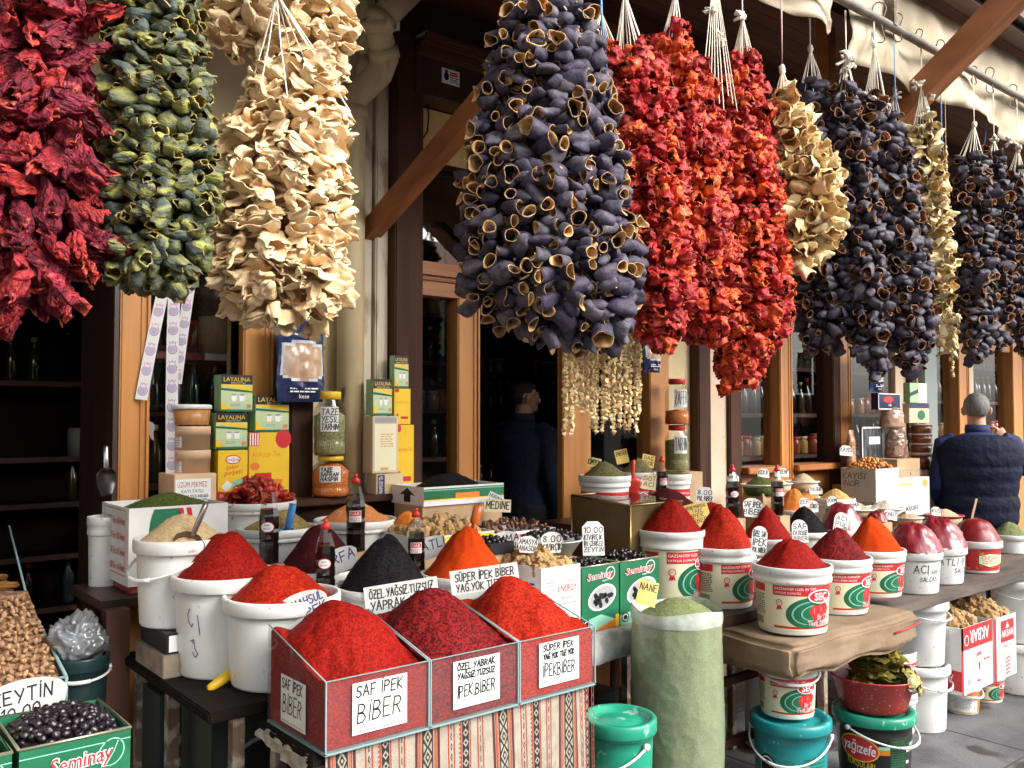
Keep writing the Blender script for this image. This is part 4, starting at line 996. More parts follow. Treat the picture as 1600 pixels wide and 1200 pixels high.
# printed labels of the pepper paste pails
def sec_label(r, h, variant, span=1.45):
    k = ('sec', round(r, 3), round(h, 3), variant)
    if k in _pc: return _pc[k]
    taper = .86; rb = r * taper
    R0, R1 = rb, r * .955
    rm = (R0 + R1) / 2; U = rm * span
    v0, v1 = h * .07, h * .76; H = v1 - v0
    d = Decal()
    d.rect(-U, v0, U, v1, 0, 0)                             # cream
    bu0, bu1 = -.42 * U, .98 * U
    d.rect(-.98 * U, v1 - .20 * H, -.60 * U, v1 - .03 * H, 1, 1)
    d.rect(bu0, v1 - .24 * H, bu1, v1 - .02 * H, 1, 1)
    d.rect(-.42 * U, v0 + .05 * H, .98 * U, v0 + .10 * H, 1, 1)
    t1, t2 = ('GAZİANTEP ÖZEL EV TİPİ', 'KATKILIK DOMATES') if variant != 'aci' else ('KATKILIK DOMATES', 'TATLI BİBER SALÇASI')
    d.text(t1, bu0 + .03 * U, v1 - .115 * H, .055 * H, 2, 2, center=False); d.text(t2, bu0 + .03 * U, v1 - .2 * H, .045 * H, 2, 2, center=False)
    d.fine(-.96 * U, v0 + .3 * H, -.62 * U, v1 - .24 * H, 11, 1, 3)
    for q in range(9): d.rect(-.95 * U + q * .03 * U, v0 + .08 * H, -.935 * U + q * .03 * U, v0 + .24 * H, 1, 3)
    # rosette
    ru, rv = -.30 * U, v1 - .40 * H
    d.poly([(ru - .02 * H, rv), (ru - .075 * H, rv - .17 * H), (ru - .03 * H, rv - .14 * H), (ru, rv - .17 * H), (ru + .02 * H, rv)], 1, 1)
    d.poly([(ru - .02 * H, rv), (ru, rv - .15 * H), (ru + .03 * H, rv - .13 * H), (ru + .07 * H, rv - .17 * H), (ru + .02 * H, rv)], 1, 1)
    d.ell(ru, rv, .075 * H, .075 * H, 2, 7); d.ell(ru, rv, .05 * H, .05 * H, 3, 0); d.fine(ru - .035 * H, rv - .02 * H, ru + .035 * H, rv + .03 * H, 2, 4, 1)
    # green swirl
    cu, cv = .28 * U, v0 + .40 * H
    d.ell(cu, cv, .46 * U, .33 * H, 1, 4, 40, .12); d.ell(cu + .02 * U, cv, .37 * U, .25 * H, 2, 5, 40, .12); d.ell(cu + .04 * U, cv, .355 * U, .235 * H, 3, 4, 40, .12)
    d.ell(cu + .08 * U, cv, .25 * U, .165 * H, 4, 5, 36, .12); d.ell(cu + .09 * U, cv, .235 * U, .15 * H, 5, 4, 36, .12)
    # peppers
    for (pu, pv, pw, ph) in (((.44, .40, .15, .20), (.60, .42, .15, .2)) if variant != 'aci' else ((.5, .40, .17, .23),)):
        a, c = pu * U, v0 + pv * H
        pts = []
        for i in range(30):
            t = 2 * PI * i / 30; s_ = 1 + .10 * math.cos(2 * t) + .05 * math.sin(3 * t)
            pts.append((a + pw * U * math.cos(t) * (1 if math.sin(t) > 0 else .82) * s_, c + ph * H * math.sin(t) * (1 - .12 * (abs(math.cos(t)) < .35 and math.sin(t) > 0))))
        d.poly(pts, 6, 1); d.ell(a - pw * .45 * U, c + ph * .25 * H, pw * .1 * U, ph * .4 * H, 7, 7, 14)
        d.line([(a, c + ph * .8 * H), (a + .01 * U, c + ph * 1.2 * H), (a + .04 * U, c + ph * 1.4 * H)], .02 * H, 8, 6)
        d.poly([(a - .06 * U, c + ph * .98 * H), (a, c + ph * .7 * H), (a + .07 * U, c + ph * .95 * H), (a, c + ph * 1.05 * H)], 7, 6)
    # oval with the name
    d.ell(.52 * U, v1 - .25 * H, .285 * U, .15 * H, 9, 2, 36); d.ell(.52 * U, v1 - .25 * H, .255 * U, .128 * H, 10, 1, 36)
    d.text('SEÇ', .52 * U, v1 - .325 * H, .155 * H, 11, 2, bold=.02)
    tt = {'tatli': ('Tatlı', 'Biber Sal'), 'aci': ('Acı', 'Biber Sal'), 'ev': ('Ev Tipi', 'Tatlı Biber')}[variant]
    for dx, m_, b_, ly in ((0, 2, .05, 12), (0, 1, .005, 13)):
        d.text(tt[0], .60 * U, v0 + .26 * H, .1 * H, ly, m_, bold=b_); d.text(tt[1], .50 * U, v0 + .13 * H, .1 * H, ly, m_, bold=b_)
    _pc[k] = d.out('bucket_label', [CREAMP, REDINK, WPRINT, BLACKP, GREENP, LGREENP, DGREENP, mat('pale_red_print', (.6, .15, .12), .4)], cyl(R0 + .0006, R1 + .0006, h), cut=.012, parent=False)
    return _pc[k]

# ================================================================ heaps
def flake(name, c1, c2, scale=260, bump=.8, c3=None):
    if name in _mats: return _mats[name]
    m = mat(name, c1, .75, c2, scale, .25, .75, bump=bump, bscale=scale * .9, vor=True, bdist=.012, spec=.12)
    return m
PW_RED = flake('red_pepper_flakes', (.29, .009, .004), (.15, .003, .0015), 230)
PW_BRT = flake('bright_pepper_flakes', (.40, .022, .005), (.22, .006, .002), 240)
PW_DRK = flake('dark_red_flakes', (.22, .010, .010), (.055, .003, .004), 210)
PW_ORG = mat('orange_red_powder', (.5, .048, .004), .9, (.4, .03, .003), spec=.1, nscale=200, bump=.4, bscale=400, bdist=.003)
PW_ISO = flake('dark_maroon_flakes', (.075, .008, .010), (.028, .004, .006), 320, .5)
PW_BLK = flake('black_seed', (.012, .011, .013), (.002, .002, .0025), 230, 1.0)
PW_TUR = mat('turmeric_powder', (.62, .17, .012), .85, (.52, .12, .01), 60, bump=.4, bscale=300, bdist=.003)
PW_LEN = flake('red_lentils', (.62, .26, .09), (.5, .18, .06), 230, .7)
PW_CUM = flake('cumin_seed', (.36, .28, .11), (.2, .15, .055), 230, .8)
PW_SES = flake('sesame_seed', (.58, .43, .24), (.44, .31, .16), 260, .7)
PW_HRB = flake('green_herb', (.10, .13, .03), (.045, .065, .014), 260, .8)
PW_MNT = flake('dried_mint', (.22, .25, .11), (.13, .16, .06), 260, .7)
PW_SAG = flake('grey_green_herb', (.2, .18, .075), (.11, .1, .04), 220, .8)
PW_BUL = flake('golden_bulgur', (.6, .38, .13), (.42, .24, .07), 200, .8)
PW_CHK = flake('pale_peas', (.62, .56, .44), (.48, .42, .32), 110, 1.0)
PW_PNK = flake('pinkish_barley', (.55, .36, .22), (.42, .26, .15), 150, .9)
PW_TAN = mat('pale_tan_powder', (.46, .36, .22), .9, (.4, .3, .17), 90, bump=.3, bscale=300, bdist=.003)
def heap(label, x, y, zr, r, H, m, name='spice_heap', cat='spice heap', sharp=1.16, lean=(0, 0), seed=0, sink=.015, sy=1.0, rz=0, dip=0.0, group=None):
    """a poured cone: rests in its container, rim height zr"""
    b = MB(); nr, ns = 26, 64; vs = []; off = Vector((seed * 5.7 + x, seed * 2.3, 0))
    for i in range(nr + 1):
        t = i / nr
        for k in range(ns):
            a = 2 * PI * k / ns
            w_ = t + .06 * nz((math.cos(a) * 1.5 + off.x, math.sin(a) * 1.5, off.y)) * t * (1 - t) * 3
            hh = H * (1 - (w_ ** sharp)) 
            hh -= H * .12 * math.exp(-(t / .2) ** 2)
            px, py = r * t * math.cos(a), r * t * math.sin(a) * sy
            hh += H * .10 * nz(Vector((px, py, 0)) * 13 + off) * (1 - t * .5) + H * .03 * nz(Vector((px, py, 0)) * 38 + off) + .003 * nz(Vector((px, py, 0)) * 70 + off)
            if dip: hh -= dip * math.exp(-(((px - dip * .5) ** 2 + (py + .35 * r) ** 2) / (.06 ** 2)))
            vs.append((px + lean[0] * (1 - t), py + lean[1] * (1 - t), hh))
    for k in range(ns):
        a = 2 * PI * k / ns; vs.append((r * .9 * math.cos(a), r * .9 * sy * math.sin(a), -sink - .03))
    fs = [(i * ns + k, i * ns + (k + 1) % ns, (i + 1) * ns + (k + 1) % ns, (i + 1) * ns + k) for i in range(nr + 1) for k in range(ns)]
    fs.append([(nr + 1) * ns + k for k in range(ns)][::-1])
    b.add([(v[0], v[1], v[2] - sink) for v in vs], [f[::-1] if len(f) == 4 else f for f in fs], 0, True)
    o = b.build(name, m, None, (x, y, zr), (0, 0, rz))
    return props(o, label, cat, group)
# left group of white buckets ------------------------------------------------
def at(px, py, y): return W(px, py, y)
def pail_at(px, py_rim, y, r, h, **k):
    """a pail whose rim centre shows at (px, py_rim) when standing at depth y"""
    p = W(px, py_rim, y); return pail(k.pop('label'), p.x, p.y, p.z - h, r, h, **k), p
def pail_heap(px, py_rim, y, wpx, h, heap_m, peak_py, plabel, hlabel, seed=0, sharp=1.16, lean=(0, 0), hname='spice_heap', hcat='spice heap', dip=0, grow=.985, **k):
    p = W(px, py_rim, y); r = wpx / 2 / S(p) / 1.02
    t, p = pail_at(px, py_rim, y, r, h, label=plabel, **k)
    H = Zat((p.x, p.y), peak_py) - p.z + .015
    heap(hlabel, p.x, p.y, p.z, r * .955 * grow, H / .94, heap_m, hname, hcat, sharp, lean, seed, dip=dip)
    return p, r
GB = 'white plastic buckets of the stall'
p, r0 = pail_heap(284, 838, 2.75, 142, .255, PW_SES, 800, 'white bucket of sesame, furthest left in the group, with a grip handle hanging in front', 'pale heap of sesame seed with a steel scoop stuck in it', 1, handle=24, hrz=FACE + R(-35), group=GB, ribs=0)
pS = p
p, _ = pail_heap(353, 893, 2.6, 163, W(353, 893, 2.6).z - zT - .002, PW_RED, 822, 'white bucket with faint blue pen marks under the leftmost red pepper heap', 'leftmost cone of red pepper flakes in a plain white bucket', 2, group=GB, ribs=0)
d = Decal()
d.line([(-.06, .20), (-.068, .185), (-.066, .165), (-.055, .15), (-.05, .16)], .0025, 1, 0); d.line([(-.035, .185), (-.03, .15), (-.028, .13)], .0025, 1, 0)
d.line([(-.06, .11), (-.048, .115), (-.045, .09), (-.035, .075), (-.045, .065), (-.055, .08)], .0025, 1, 0)
rr_ = 163 / 2 / S(p) / 1.02
o = d.out('pen_marks', [BLUEINK], cyl(rr_ * .86 + .001, rr_ * .955 + .001, .27), cut=.01, parent=False)
link('pen_marks', o, bpy.data.objects['bucket.001'], rot=(0, 0, FACE))
p, _ = pail_heap(441, 926, 2.39, 180, W(441, 926, 2.39).z - zT - .002, PW_BRT, 872, 'white bucket behind the glass boxes, its wide rim nearest the camera on the left', 'low red pepper heap with a hollow, just behind the left glass box', 3, dip=.035, group=GB, ribs=0, grow=.92)
pail_heap(500, 885, 2.86, 140, W(500, 885, 2.86).z - zT - .002, PW_ISO, 812, 'white bucket hidden under the dark maroon pepper heap', 'dark maroon cone of isot pepper behind a card', 4, group=GB)
pail_heap(602, 912, 2.42, 158, W(602, 912, 2.42).z - zT - .002, PW_BLK, 832, 'white bucket under the black seed heap in the middle', 'glittering black cone of seeds between the molasses bottles', 5, group=GB)
pail_heap(728, 893, 2.46, 143, W(728, 893, 2.46).z - zT - .002, PW_ORG, 820, 'white bucket under the smooth orange-red powder cone', 'smooth bright orange-red cone with an orange scoop behind it', 6, group=GB)
pail_heap(640, 885, 2.95, 135, W(640, 885, 2.95).z - zT - .002, PW_TUR, 795, 'white bucket hidden under the turmeric heap', 'orange turmeric cone behind the black seed heap', 7, sharp=1.25, group=GB)
pail_heap(555, 810, 3.1, 128, .17, PW_LEN, 783, 'white bucket under the pale orange lentils in front of the orange jar', 'flat pale orange heap of lentils in front of the orange jar', 8, group=GB)
pail_heap(432, 822, 3.12, 125, .18, PW_CUM, 787, 'white bucket under the olive brown cumin heap', 'olive brown heap of cumin with a blue scoop in it', 9, group=GB)
pt, _r = pail_at(400, 782, 3.22, .145, .16, label='white bucket of dried red tomatoes under the tea boxes', group=GB)
# crinkled dried tomatoes piled in it
kind('dried_tomato', [cup(200 + i, .022, .03, 1.3, 4, .35, .6, 40, .003, .5, 16, 5, .4, .3) for i in range(6)], [mat('dried_tomato_red', (.42, .03, .008), .35, (.2, .008, .005), 40, rnd=.4, bump=.4), REDMI], 'dried tomato')
r_ = random.Random(4)
for i in range(70):
    a = r_.uniform(0, 2 * PI); q = math.sqrt(r_.random()); hgt = (1 - q) * .1
    o = link('dried_tomato', SK['dried_tomato']['me'][i % 6], None, (_r.x + .12 * q * math.cos(a), _r.y + .12 * q * math.sin(a), _r.z + hgt - r_.uniform(0, .02)), (r_.uniform(0, 6), r_.uniform(0, 6), r_.uniform(0, 6)))
    props(o, 'crinkled dried red tomato piled in the white bucket below the tea boxes', 'dried tomato', 'dried tomatoes in the white bucket')

# glass boxes of pepper -------------------------------------------------------
gx0, gx1 = W(507, 1182, 1.9).x, W(931, 1072, 1.9).x
gy0, gy1 = 1.9, 2.215; GW = (gx1 - gx0) / 3; HF, HBk = .168, .245
CARDM = [PAPER, INK, BLUEINK, REDINK]
def paper_card(d, u0, v0, u1, v1, lines, lay=0):
    d.rect(u0, v0, u1, v1, lay, 0)
    for (t, u, v, h, fit, ) in lines: d.hand(t, u, v, h, lay + 1, 1, fit=fit, wd=.0038)
    n = 14
    for i in range(n): d.rect(u0 + (u1 - u0) * (.07 + .88 * i / n), v0 + .004, u0 + (u1 - u0) * (.07 + .88 * i / n) + .003, v0 + .008, lay + 1, 1)
def boxheap(label, x0, peak, m, seed, side=None):
    b = MB(); nx, ny = 60, 60; wx, wy = GW - .014, gy1 - gy0 - .014
    def fn(u, v):
        x = (u - .5) * wx; y = v * wy
        dx = (u - .5) * 2; dv = (v - .66)
        hgt = peak - (peak - .155) * min(1.15, math.sqrt((dx * .78) ** 2 + (dv / .66 * 1.0) ** 2 + .004)) ** 1.6
        back = HBk - .012
        hgt = max(min(hgt, peak), .158 + .072 * v) + .02 * nz((x * 10 + seed, y * 10, 1)) + .006 * nz((x * 45, y * 45, seed)) + .0018 * nz((x * 160, y * 160, seed))
        if u in (0, 1) or v in (0, 1): hgt = min(hgt, .16 + (.072 * v))
        return (x, y, hgt)
    b.grid(fn, nx, ny, smooth=True)
    W_ = nx + 1
    edge = [i for i in range(W_)] + [j * W_ + nx for j in range(1, ny + 1)] + [ny * W_ + i for i in range(nx - 1, -1, -1)] + [j * W_ for j in range(ny - 1, 0, -1)]
    base = len(b.v)
    for e in edge: b.v.append((b.v[e][0], b.v[e][1], .008))
    n = len(edge)
    for i in range(n): b.f.append([edge[i], base + i, base + (i + 1) % n, edge[(i + 1) % n]]); b.m.append(0); b.sm.append(False)
    b.f.append([base + i for i in range(n)]); b.m.append(0); b.sm.append(False)
    o = b.build('spice_heap', m, None, (x0 + GW / 2, gy0 + .007, ZB)); return props(o, label, 'spice heap')
for i, (lab, hl, mm, pk, lines, side) in enumerate([
    ('left glass display box of pepper flakes with paper cards on front and side', 'bright red pepper flakes heaped in the left glass box', PW_RED, .305,
        [('SAF İPEK', -.065, .118, .026, .128), ('BİBER', -.062, .058, .042, .12)], True),
    ('middle glass display box of dark pepper flakes with a three line paper card', 'coarse dark red flakes heaped in the middle glass box', PW_DRK, .305,
        [('ÖZEL.YABRAK', -.062, .128, .016, .122), ('YAĞSIZ.TUZSUZ', -.062, .104, .015, .122), ('İPEK.BİBER', -.062, .058, .03, .122)], False),
    ('right glass display box of pepper flakes with a card of smaller lettering', 'orange-red pepper flakes heaped in the right glass box', PW_BRT, .305,
        [('SÜPER İPEK', -.06, .128, .016, .115), ('YAĞ YOK TUZ YOK', -.06, .104, .015, .118), ('İPEKBİBER', -.06, .056, .034, .12)], False)]):
    x0 = gx0 + i * GW; t = thing('glass_box', lab, 'display box', (x0 + GW / 2, (gy0 + gy1) / 2, ZB), 0)
    hx, hy = GW / 2 - .001, (gy1 - gy0) / 2
    b = MB(); b.box(-hx, hx, -hy, -hy + .004, 0, HF); b.build('front_pane', BOXGLASS, t)
    b = MB(); b.box(-hx, hx, hy - .004, hy, 0, HBk); b.build('back_pane', GLASS, t)
    for sx in (-1, 1):
        b = MB(); xa, xb_ = (sx * hx - .002 - sx * .002, sx * hx + .002 - sx * .002)
        b.add([(xa, -hy + .0045, 0), (xb_, -hy + .0045, 0), (xb_, hy - .0045, 0), (xa, hy - .0045, 0), (xa, -hy + .0045, HF), (xb_, -hy + .0045, HF), (xb_, hy - .0045, HBk), (xa, hy - .0045, HBk)],
                      [(3, 2, 1, 0), (4, 5, 6, 7), (0, 1, 5, 4), (1, 2, 6, 5), (2, 3, 7, 6), (3, 0, 4, 7)]); b.build('side_pane', BOXGLASS if sx < 0 and i == 0 else GLASS, t)
    b = MB(); b.box(-hx, hx, -hy, hy, -.003, .003); b.build('bottom_pane', GEDGE, t)
    b = MB()
    for sx in (-1, 1):
        b.box(sx * hx - .0018 - sx * .002, sx * hx + .0018 - sx * .002, -hy - .001, -hy + .003, 0, HF)
        b.tube([(sx * (hx - .002), -hy + .002, HF + .001), (sx * (hx - .002), hy - .002, HBk + .001)], .0022, 4)
    b.box(-hx, hx, -hy - .0005, -hy + .0042, HF, HF + .0015); b.box(-hx, hx, -hy - .001, -hy + .002, -.002, .003)
    b.build('glass_edges', GEDGE, t)
    d = Decal(); u0, u1 = -.075, .078
    paper_card(d, u0, .03, u1, .152, lines); d.out('paper_card', CARDM, flat(0, -hy - .0005, 0), parent=t)
    if side:
        d = Decal(); paper_card(d, -.075, .022, .06, .14, [('SAF İPEK', -.068, .108, .024, .11), ('BİBER', -.064, .05, .042, .1)])
        d.out('paper_card', CARDM, lambda u, v, l: (-hx - .0005 - l, -u, v), parent=t)
    boxheap(hl, x0, pk, mm, i * 9)
# kilim cloth hanging under the boxes ------------------------------------------
KU, KV = .90, .78
def kfn(u, v, l):
    # u along the front, v downwards
    x = gx0 + .012 + u; f = (v / KV)
    w_ = .010 * math.sin(u * 38 + 1.2) * f + .018 * math.sin(u * 15) * f + .012 * nz((u * 6, v * 2, 0)) * f
    if u > .80: xx = (u - .80); x = gx0 + .012 + .80 + xx * .6; w_ -= xx * .3 * (.3 + f); 
    return (x - gx0, -.006 - w_ - l - .03 * f, -v)
kil = thing('kilim_cloth', 'striped woven kilim with red, black and cream diamond bands hanging below the glass boxes', 'cloth', (gx0, 1.925, ZB - .004))
d = Decal(); d.rect(0, 0, KU, KV, 0, 0)
def band(u, w_, kind_):
    if kind_ == 'big':
        d.rect(u, 0, u + .008, KV, 1, 1); d.rect(u + .010, 0, u + .014, KV, 1, 3); d.rect(u + .015, 0, u + .019, KV, 1, 5); d.rect(u + .021, 0, u + w_ - .021, KV, 1, 2)
        d.rect(u + w_ - .019, 0, u + w_ - .015, KV, 1, 5); d.rect(u + w_ - .014, 0, u + w_ - .010, KV, 1, 3); d.rect(u + w_ - .008, 0, u + w_, KV, 1, 1)
        c = u + w_ / 2; a = (w_ - .05) / 2; n = int(KV / .05)
        for i in range(n):
            v = .025 + i * .05
            d.poly([(c - a, v), (c, v - .023), (c + a, v), (c, v + .023)], 2, 0); d.poly([(c - a * .62, v), (c, v - .014), (c + a * .62, v), (c, v + .014)], 3, 2); d.ell(c, v, a * .28, .005, 4, 0, 8)
            for s_ in (-1, 1): d.poly([(c + s_ * a, v + .012), (c + s_ * a, v + .038), (c + s_ * a * .3, v + .025)], 2, 0)
    else:
        d.rect(u, 0, u + .004, KV, 1, 3); d.rect(u + w_ - .004, 0, u + w_, KV, 1, 3)
        c = u + w_ / 2; n = int(KV / .026)
        if kind_ == 'mid': d.rect(u + .006, 0, u + w_ - .006, KV, 1, 2)
        for i in range(n):
            v = .013 + i * .026; a = (w_ - .016) / 2
            d.poly([(c - a, v), (c, v - .011), (c + a, v), (c, v + .011)], 2, 0 if kind_ == 'mid' else 2); d.poly([(c - a * .5, v), (c, v - .005), (c + a * .5, v), (c, v + .005)], 3, 2 if kind_ == 'mid' else 0)
        if kind_ == 'mid':
            for i in range(int(KV / .012)): d.rect(u - .004, i * .012, u, i * .012 + .006, 1, 3)
for i in range(4):
    u = .0 + i * .245
    band(u + .005, .075, 'big'); band(u + .105, .022, 'small'); band(u + .145, .034, 'mid'); band(u + .2, .02, 'small')
KM = [mat('kilim_cream', (.35, .3, .235), .95, (.28, .24, .185), 30, bump=.3, bscale=300), mat('kilim_wine', (.075, .016, .02), .95), mat('kilim_black', (.02, .017, .017), .95),
      mat('kilim_red', (.3, .04, .02), .95), mat('kilim_brown', (.2, .1, .05), .95), mat('kilim_orange', (.38, .11, .035), .95)]
o = d.out('woven_cloth', KM, kfn, cut=.025, cutv=.05, parent=kil)
# sliver of the cloth folded under the left side of the box
b = MB(); b.grid(lambda u, v: (-.012 + .02 * nz((u * 9, v * 4, 2)) - .02 * v, .02 + u * .27, -.002 - v * .05 * (1 - u * .6)), 20, 6); b.build('cloth_fringe', KM[0], kil)
# ================================================================ GOODS
def box_thing(name, label, cat, x0, x1, y0, y1, z0, z1, m, front=None, left=None, mats=None, open_top=False, group=None, inner=None, bev=.002):
    """carton / tin: body mesh with front (-Y) and left (-X) prints as parts"""
    t = thing(name, label, cat, ((x0 + x1) / 2, (y0 + y1) / 2, z0), 0, group)
    hx, hy, h = (x1 - x0) / 2, (y1 - y0) / 2, z1 - z0
    b = MB()
    if open_top:
        th = .004
        b.box(-hx, hx, -hy, -hy + th, 0, h); b.box(-hx, hx, hy - th, hy, 0, h); b.box(-hx, -hx + th, -hy + th, hy - th, 0, h); b.box(hx - th, hx, -hy + th, hy - th, 0, h); b.box(-hx + th, hx - th, -hy + th, hy - th, 0, .004)
    else: b.box(-hx, hx, -hy, hy, 0, h, bev=bev)
    b.build('carton_body' if cat in ('carton', 'box') else 'body', m, t)
    if front: d = Decal(); front(d, 2 * hx, h); d.out('printed_front', mats, flat(-hx, -hy - .0003, 0), parent=t)
    if left: d = Decal(); left(d, 2 * hy, h); d.out('printed_side', mats, lambda u, v, l: (-hx - .0003 - l, hy - u, v), parent=t)
    return t
def boxpx(name, label, cat, pl, pr, pt, pb, y, dep, m, **k):
    a = W(pl, pb, y); c = W(pr, pb, y); top = Zat((a.x, y), pt)
    z0 = k.pop('z0', a.z)
    return box_thing(name, label, cat, a.x, c.x, y, y + dep, z0, top, m, **k)
PM = [WPRINT, REDINK, GREENP, YELLOWP, BLACKP, LGREENP, ORANGEP, BLUEP, GOLDP, CREAMP, GREYP, NAVYP, mat('tea_pale_green_print', (.5, .6, .3), .4, (.42, .55, .38), 20)]
def support(x0, x1, y0, y1, z0, z1, lab, m=CARTON):
    return box_thing('carton', lab, 'carton', x0, x1, y0, y1, z0, z1, m)
def scatter(name, label, cat, group, meshes, pts, r_, sc=(.9, 1.1), flatten=False):
    for i, p in enumerate(pts):
        o = link(name, meshes[i % len(meshes)], None, p, (r_.uniform(0, 6.28), r_.uniform(0, 6.28), r_.uniform(0, 6.28)), r_.uniform(*sc))
        props(o, label, cat, group)
def blob(r, seed, namp=.2, nsc=30, sub=3, sc=(1, 1, 1), mat_=None, name='blob'):
    bm = bmesh.new(); bmesh.ops.create_icosphere(bm, subdivisions=sub, radius=r)
    off = Vector((seed * 3.3, seed * 1.7, 0))
    for v in bm.verts:
        n = nz(v.co * nsc + off) + .5 * nz(v.co * nsc * 2.3 + off) + .3 * nz(v.co * nsc * 5 + off)
        v.co = v.co * (1 + namp * n); v.co.x *= sc[0]; v.co.y *= sc[1]; v.co.z *= sc[2]
    me = bpy.data.meshes.new(name); bm.to_mesh(me); bm.free(); me.materials.append(mat_)
    me.polygons.foreach_set('use_smooth', [True] * len(me.polygons)); return me
OLIVE = mat('black_olive_skin', (.010, .007, .010), .3, (.03, .016, .02), 60, .5, .8, bump=.35, bscale=90, rnd=.3, bdist=.004)
OL = [blob(.0094, i, .22, 90, 3, (1.15, .95, .95), OLIVE, 'olive') for i in range(6)]
ALM = mat('almond_shell', (.5, .3, .16), .6, (.38, .2, .1), 90, .35, .7, bump=.3, bscale=200, rnd=.2)
AL = [blob(.0078, i, .12, 70, 2, (1.4, .82 + .05 * (i % 3), .6), ALM, 'almond') for i in range(5)]
LUMPM = mat('tarhana_crumb', (.44, .28, .12), .9, (.34, .2, .08), 40, .35, .7, bump=.8, bscale=120, rnd=.18)
LU = [blob(.026, i, .45, 55, 4, (1, 1, .85), LUMPM, 'tarhana_lump') for i in range(8)]
DATEM = mat('date_skin', (.07, .025, .014), .3, (.13, .05, .025), 50, rnd=.3, bump=.3)
DA = [blob(.011, i, .12, 60, 2, (1.6, .8, .8), DATEM, 'date') for i in range(5)]
APM = mat('dried_apricot', (.55, .22, .03), .45, (.4, .12, .015), 50, rnd=.25, bump=.3)
AP = [blob(.015, i, .2, 60, 2, (1, 1, .5), APM, 'apricot') for i in range(5)]
def mound(name, label, x0, x1, y0, y1, z, H, m, parent=None):
    b = MB()
    def fn(u, v): return (x0 + (x1 - x0) * u, y0 + (y1 - y0) * v, z + H * max(0, 1 - ((2 * u - 1) ** 2 + (2 * v - 1) ** 2) * .6) + .004 * nz((u * 9, v * 9, 0)))
    b.grid(fn, 16, 16); return b
def pile_pts(x0, x1, y0, y1, z, H, n, r_, gap=.016):
    pts = []; tries = 0
    while len(pts) < n and tries < n * 60:
        tries += 1
        u, v = r_.random(), r_.random(); p = (x0 + (x1 - x0) * u, y0 + (y1 - y0) * v, z + H * max(0, 1 - ((2 * u - 1) ** 2 + (2 * v - 1) ** 2) * .6) + r_.uniform(-.002, .006))
        if all((p[0] - q[0]) ** 2 + (p[1] - q[1]) ** 2 > gap ** 2 for q in pts): pts.append(p)
    return pts
# --- olive tins
def seminay(d, w_, h, full=True):
    d.rect(0, 0, w_, h, 0, 2)
    d.poly([(0, 0), (w_, 0), (w_, h * .10), (w_ * .5, h * .24), (0, h * .16)], 1, 5); d.poly([(w_ * .3, 0), (w_, 0), (w_, h * .16)], 2, 6); d.rect(w_ * .9, 0, w_, h * .2, 3, 3)
    d.ell(w_ * .54, h * .50, w_ * .38, h * .19, 2, 0, 36, .25); d.ell(w_ * .54, h * .50, w_ * .34, h * .165, 3, 10, 36, .25)
    r_ = random.Random(2)
    for i in range(16):
        a = r_.uniform(0, 6.28); q = math.sqrt(r_.random())
        d.ell(w_ * (.54 + .26 * q * math.cos(a)), h * (.50 + .11 * q * math.sin(a) + .05 * q * math.cos(a)), w_ * .06, h * .038, 4 + i % 3, 4, 12, a); 
    d.ell(w_ * .12, h * .12, w_ * .09, h * .075, 4, 4); d.ell(w_ * .12, h * .12, w_ * .07, h * .055, 5, 0, 20); d.ell(w_ * .12, h * .12, w_ * .05, h * .04, 6, 4, 20)
    d.ell(w_ * .76, h * .86, w_ * .13, h * .10, 3, 0, 24, .6); d.ell(w_ * .76, h * .86, w_ * .115, h * .088, 4, 2, 24, .6)
    for b_, m_, l_ in ((.045, 0, 7), (.012, 1, 8)): d.text('Seminay', w_ * .48, h * .80, h * .10, l_, m_, fit=w_ * .72, rot=.06, bold=b_, shear=.2)
    d.text('zeytin', w_ * .6, h * .745, h * .035, 8, 0)
TIN = mat('green_tin', (.015, .13, .06), .35, (.012, .1, .045), 5); TRIM = mat('tin_rim', (.45, .42, .3), .35, metal=.8)
def tin(label, x0, y0, z0, wd, dp, h, hl, n, seed, front=seminay, H=.03, lab='olives'):
    t = box_thing('olive_tin', label, 'tin', x0, x0 + wd, y0, y0 + dp, z0, z0 + h, TIN, front=front, mats=PM, open_top=True)
    b = MB(); hx, hy = wd / 2, dp / 2
    b.tube([(-hx, -hy, h), (hx, -hy, h), (hx, hy, h), (-hx, hy, h), (-hx, -hy, h)], .0035, 6); b.build('tin_rim', TRIM, t)
    m = mound('o', '', -hx + .006, hx - .006, -hy + .006, hy - .006, h - .03, H, OLIVE); props(m.build('brine', OLIVE, t))  # dark olive mound added to fill the tin below the loose olives
    r_ = random.Random(seed)
    pts = pile_pts(x0 + .014, x0 + wd - .014, y0 + .014, y0 + dp - .014, z0 + h - .022, H, n, r_, .0125)
    scatter('olive', hl, 'olive', lab, OL, pts, r_, (.8, 1.1))
a = W(30, 1173, 1.9); c = W(204, 1134, 1.9); wT = c.x - a.x; zt_ = a.z
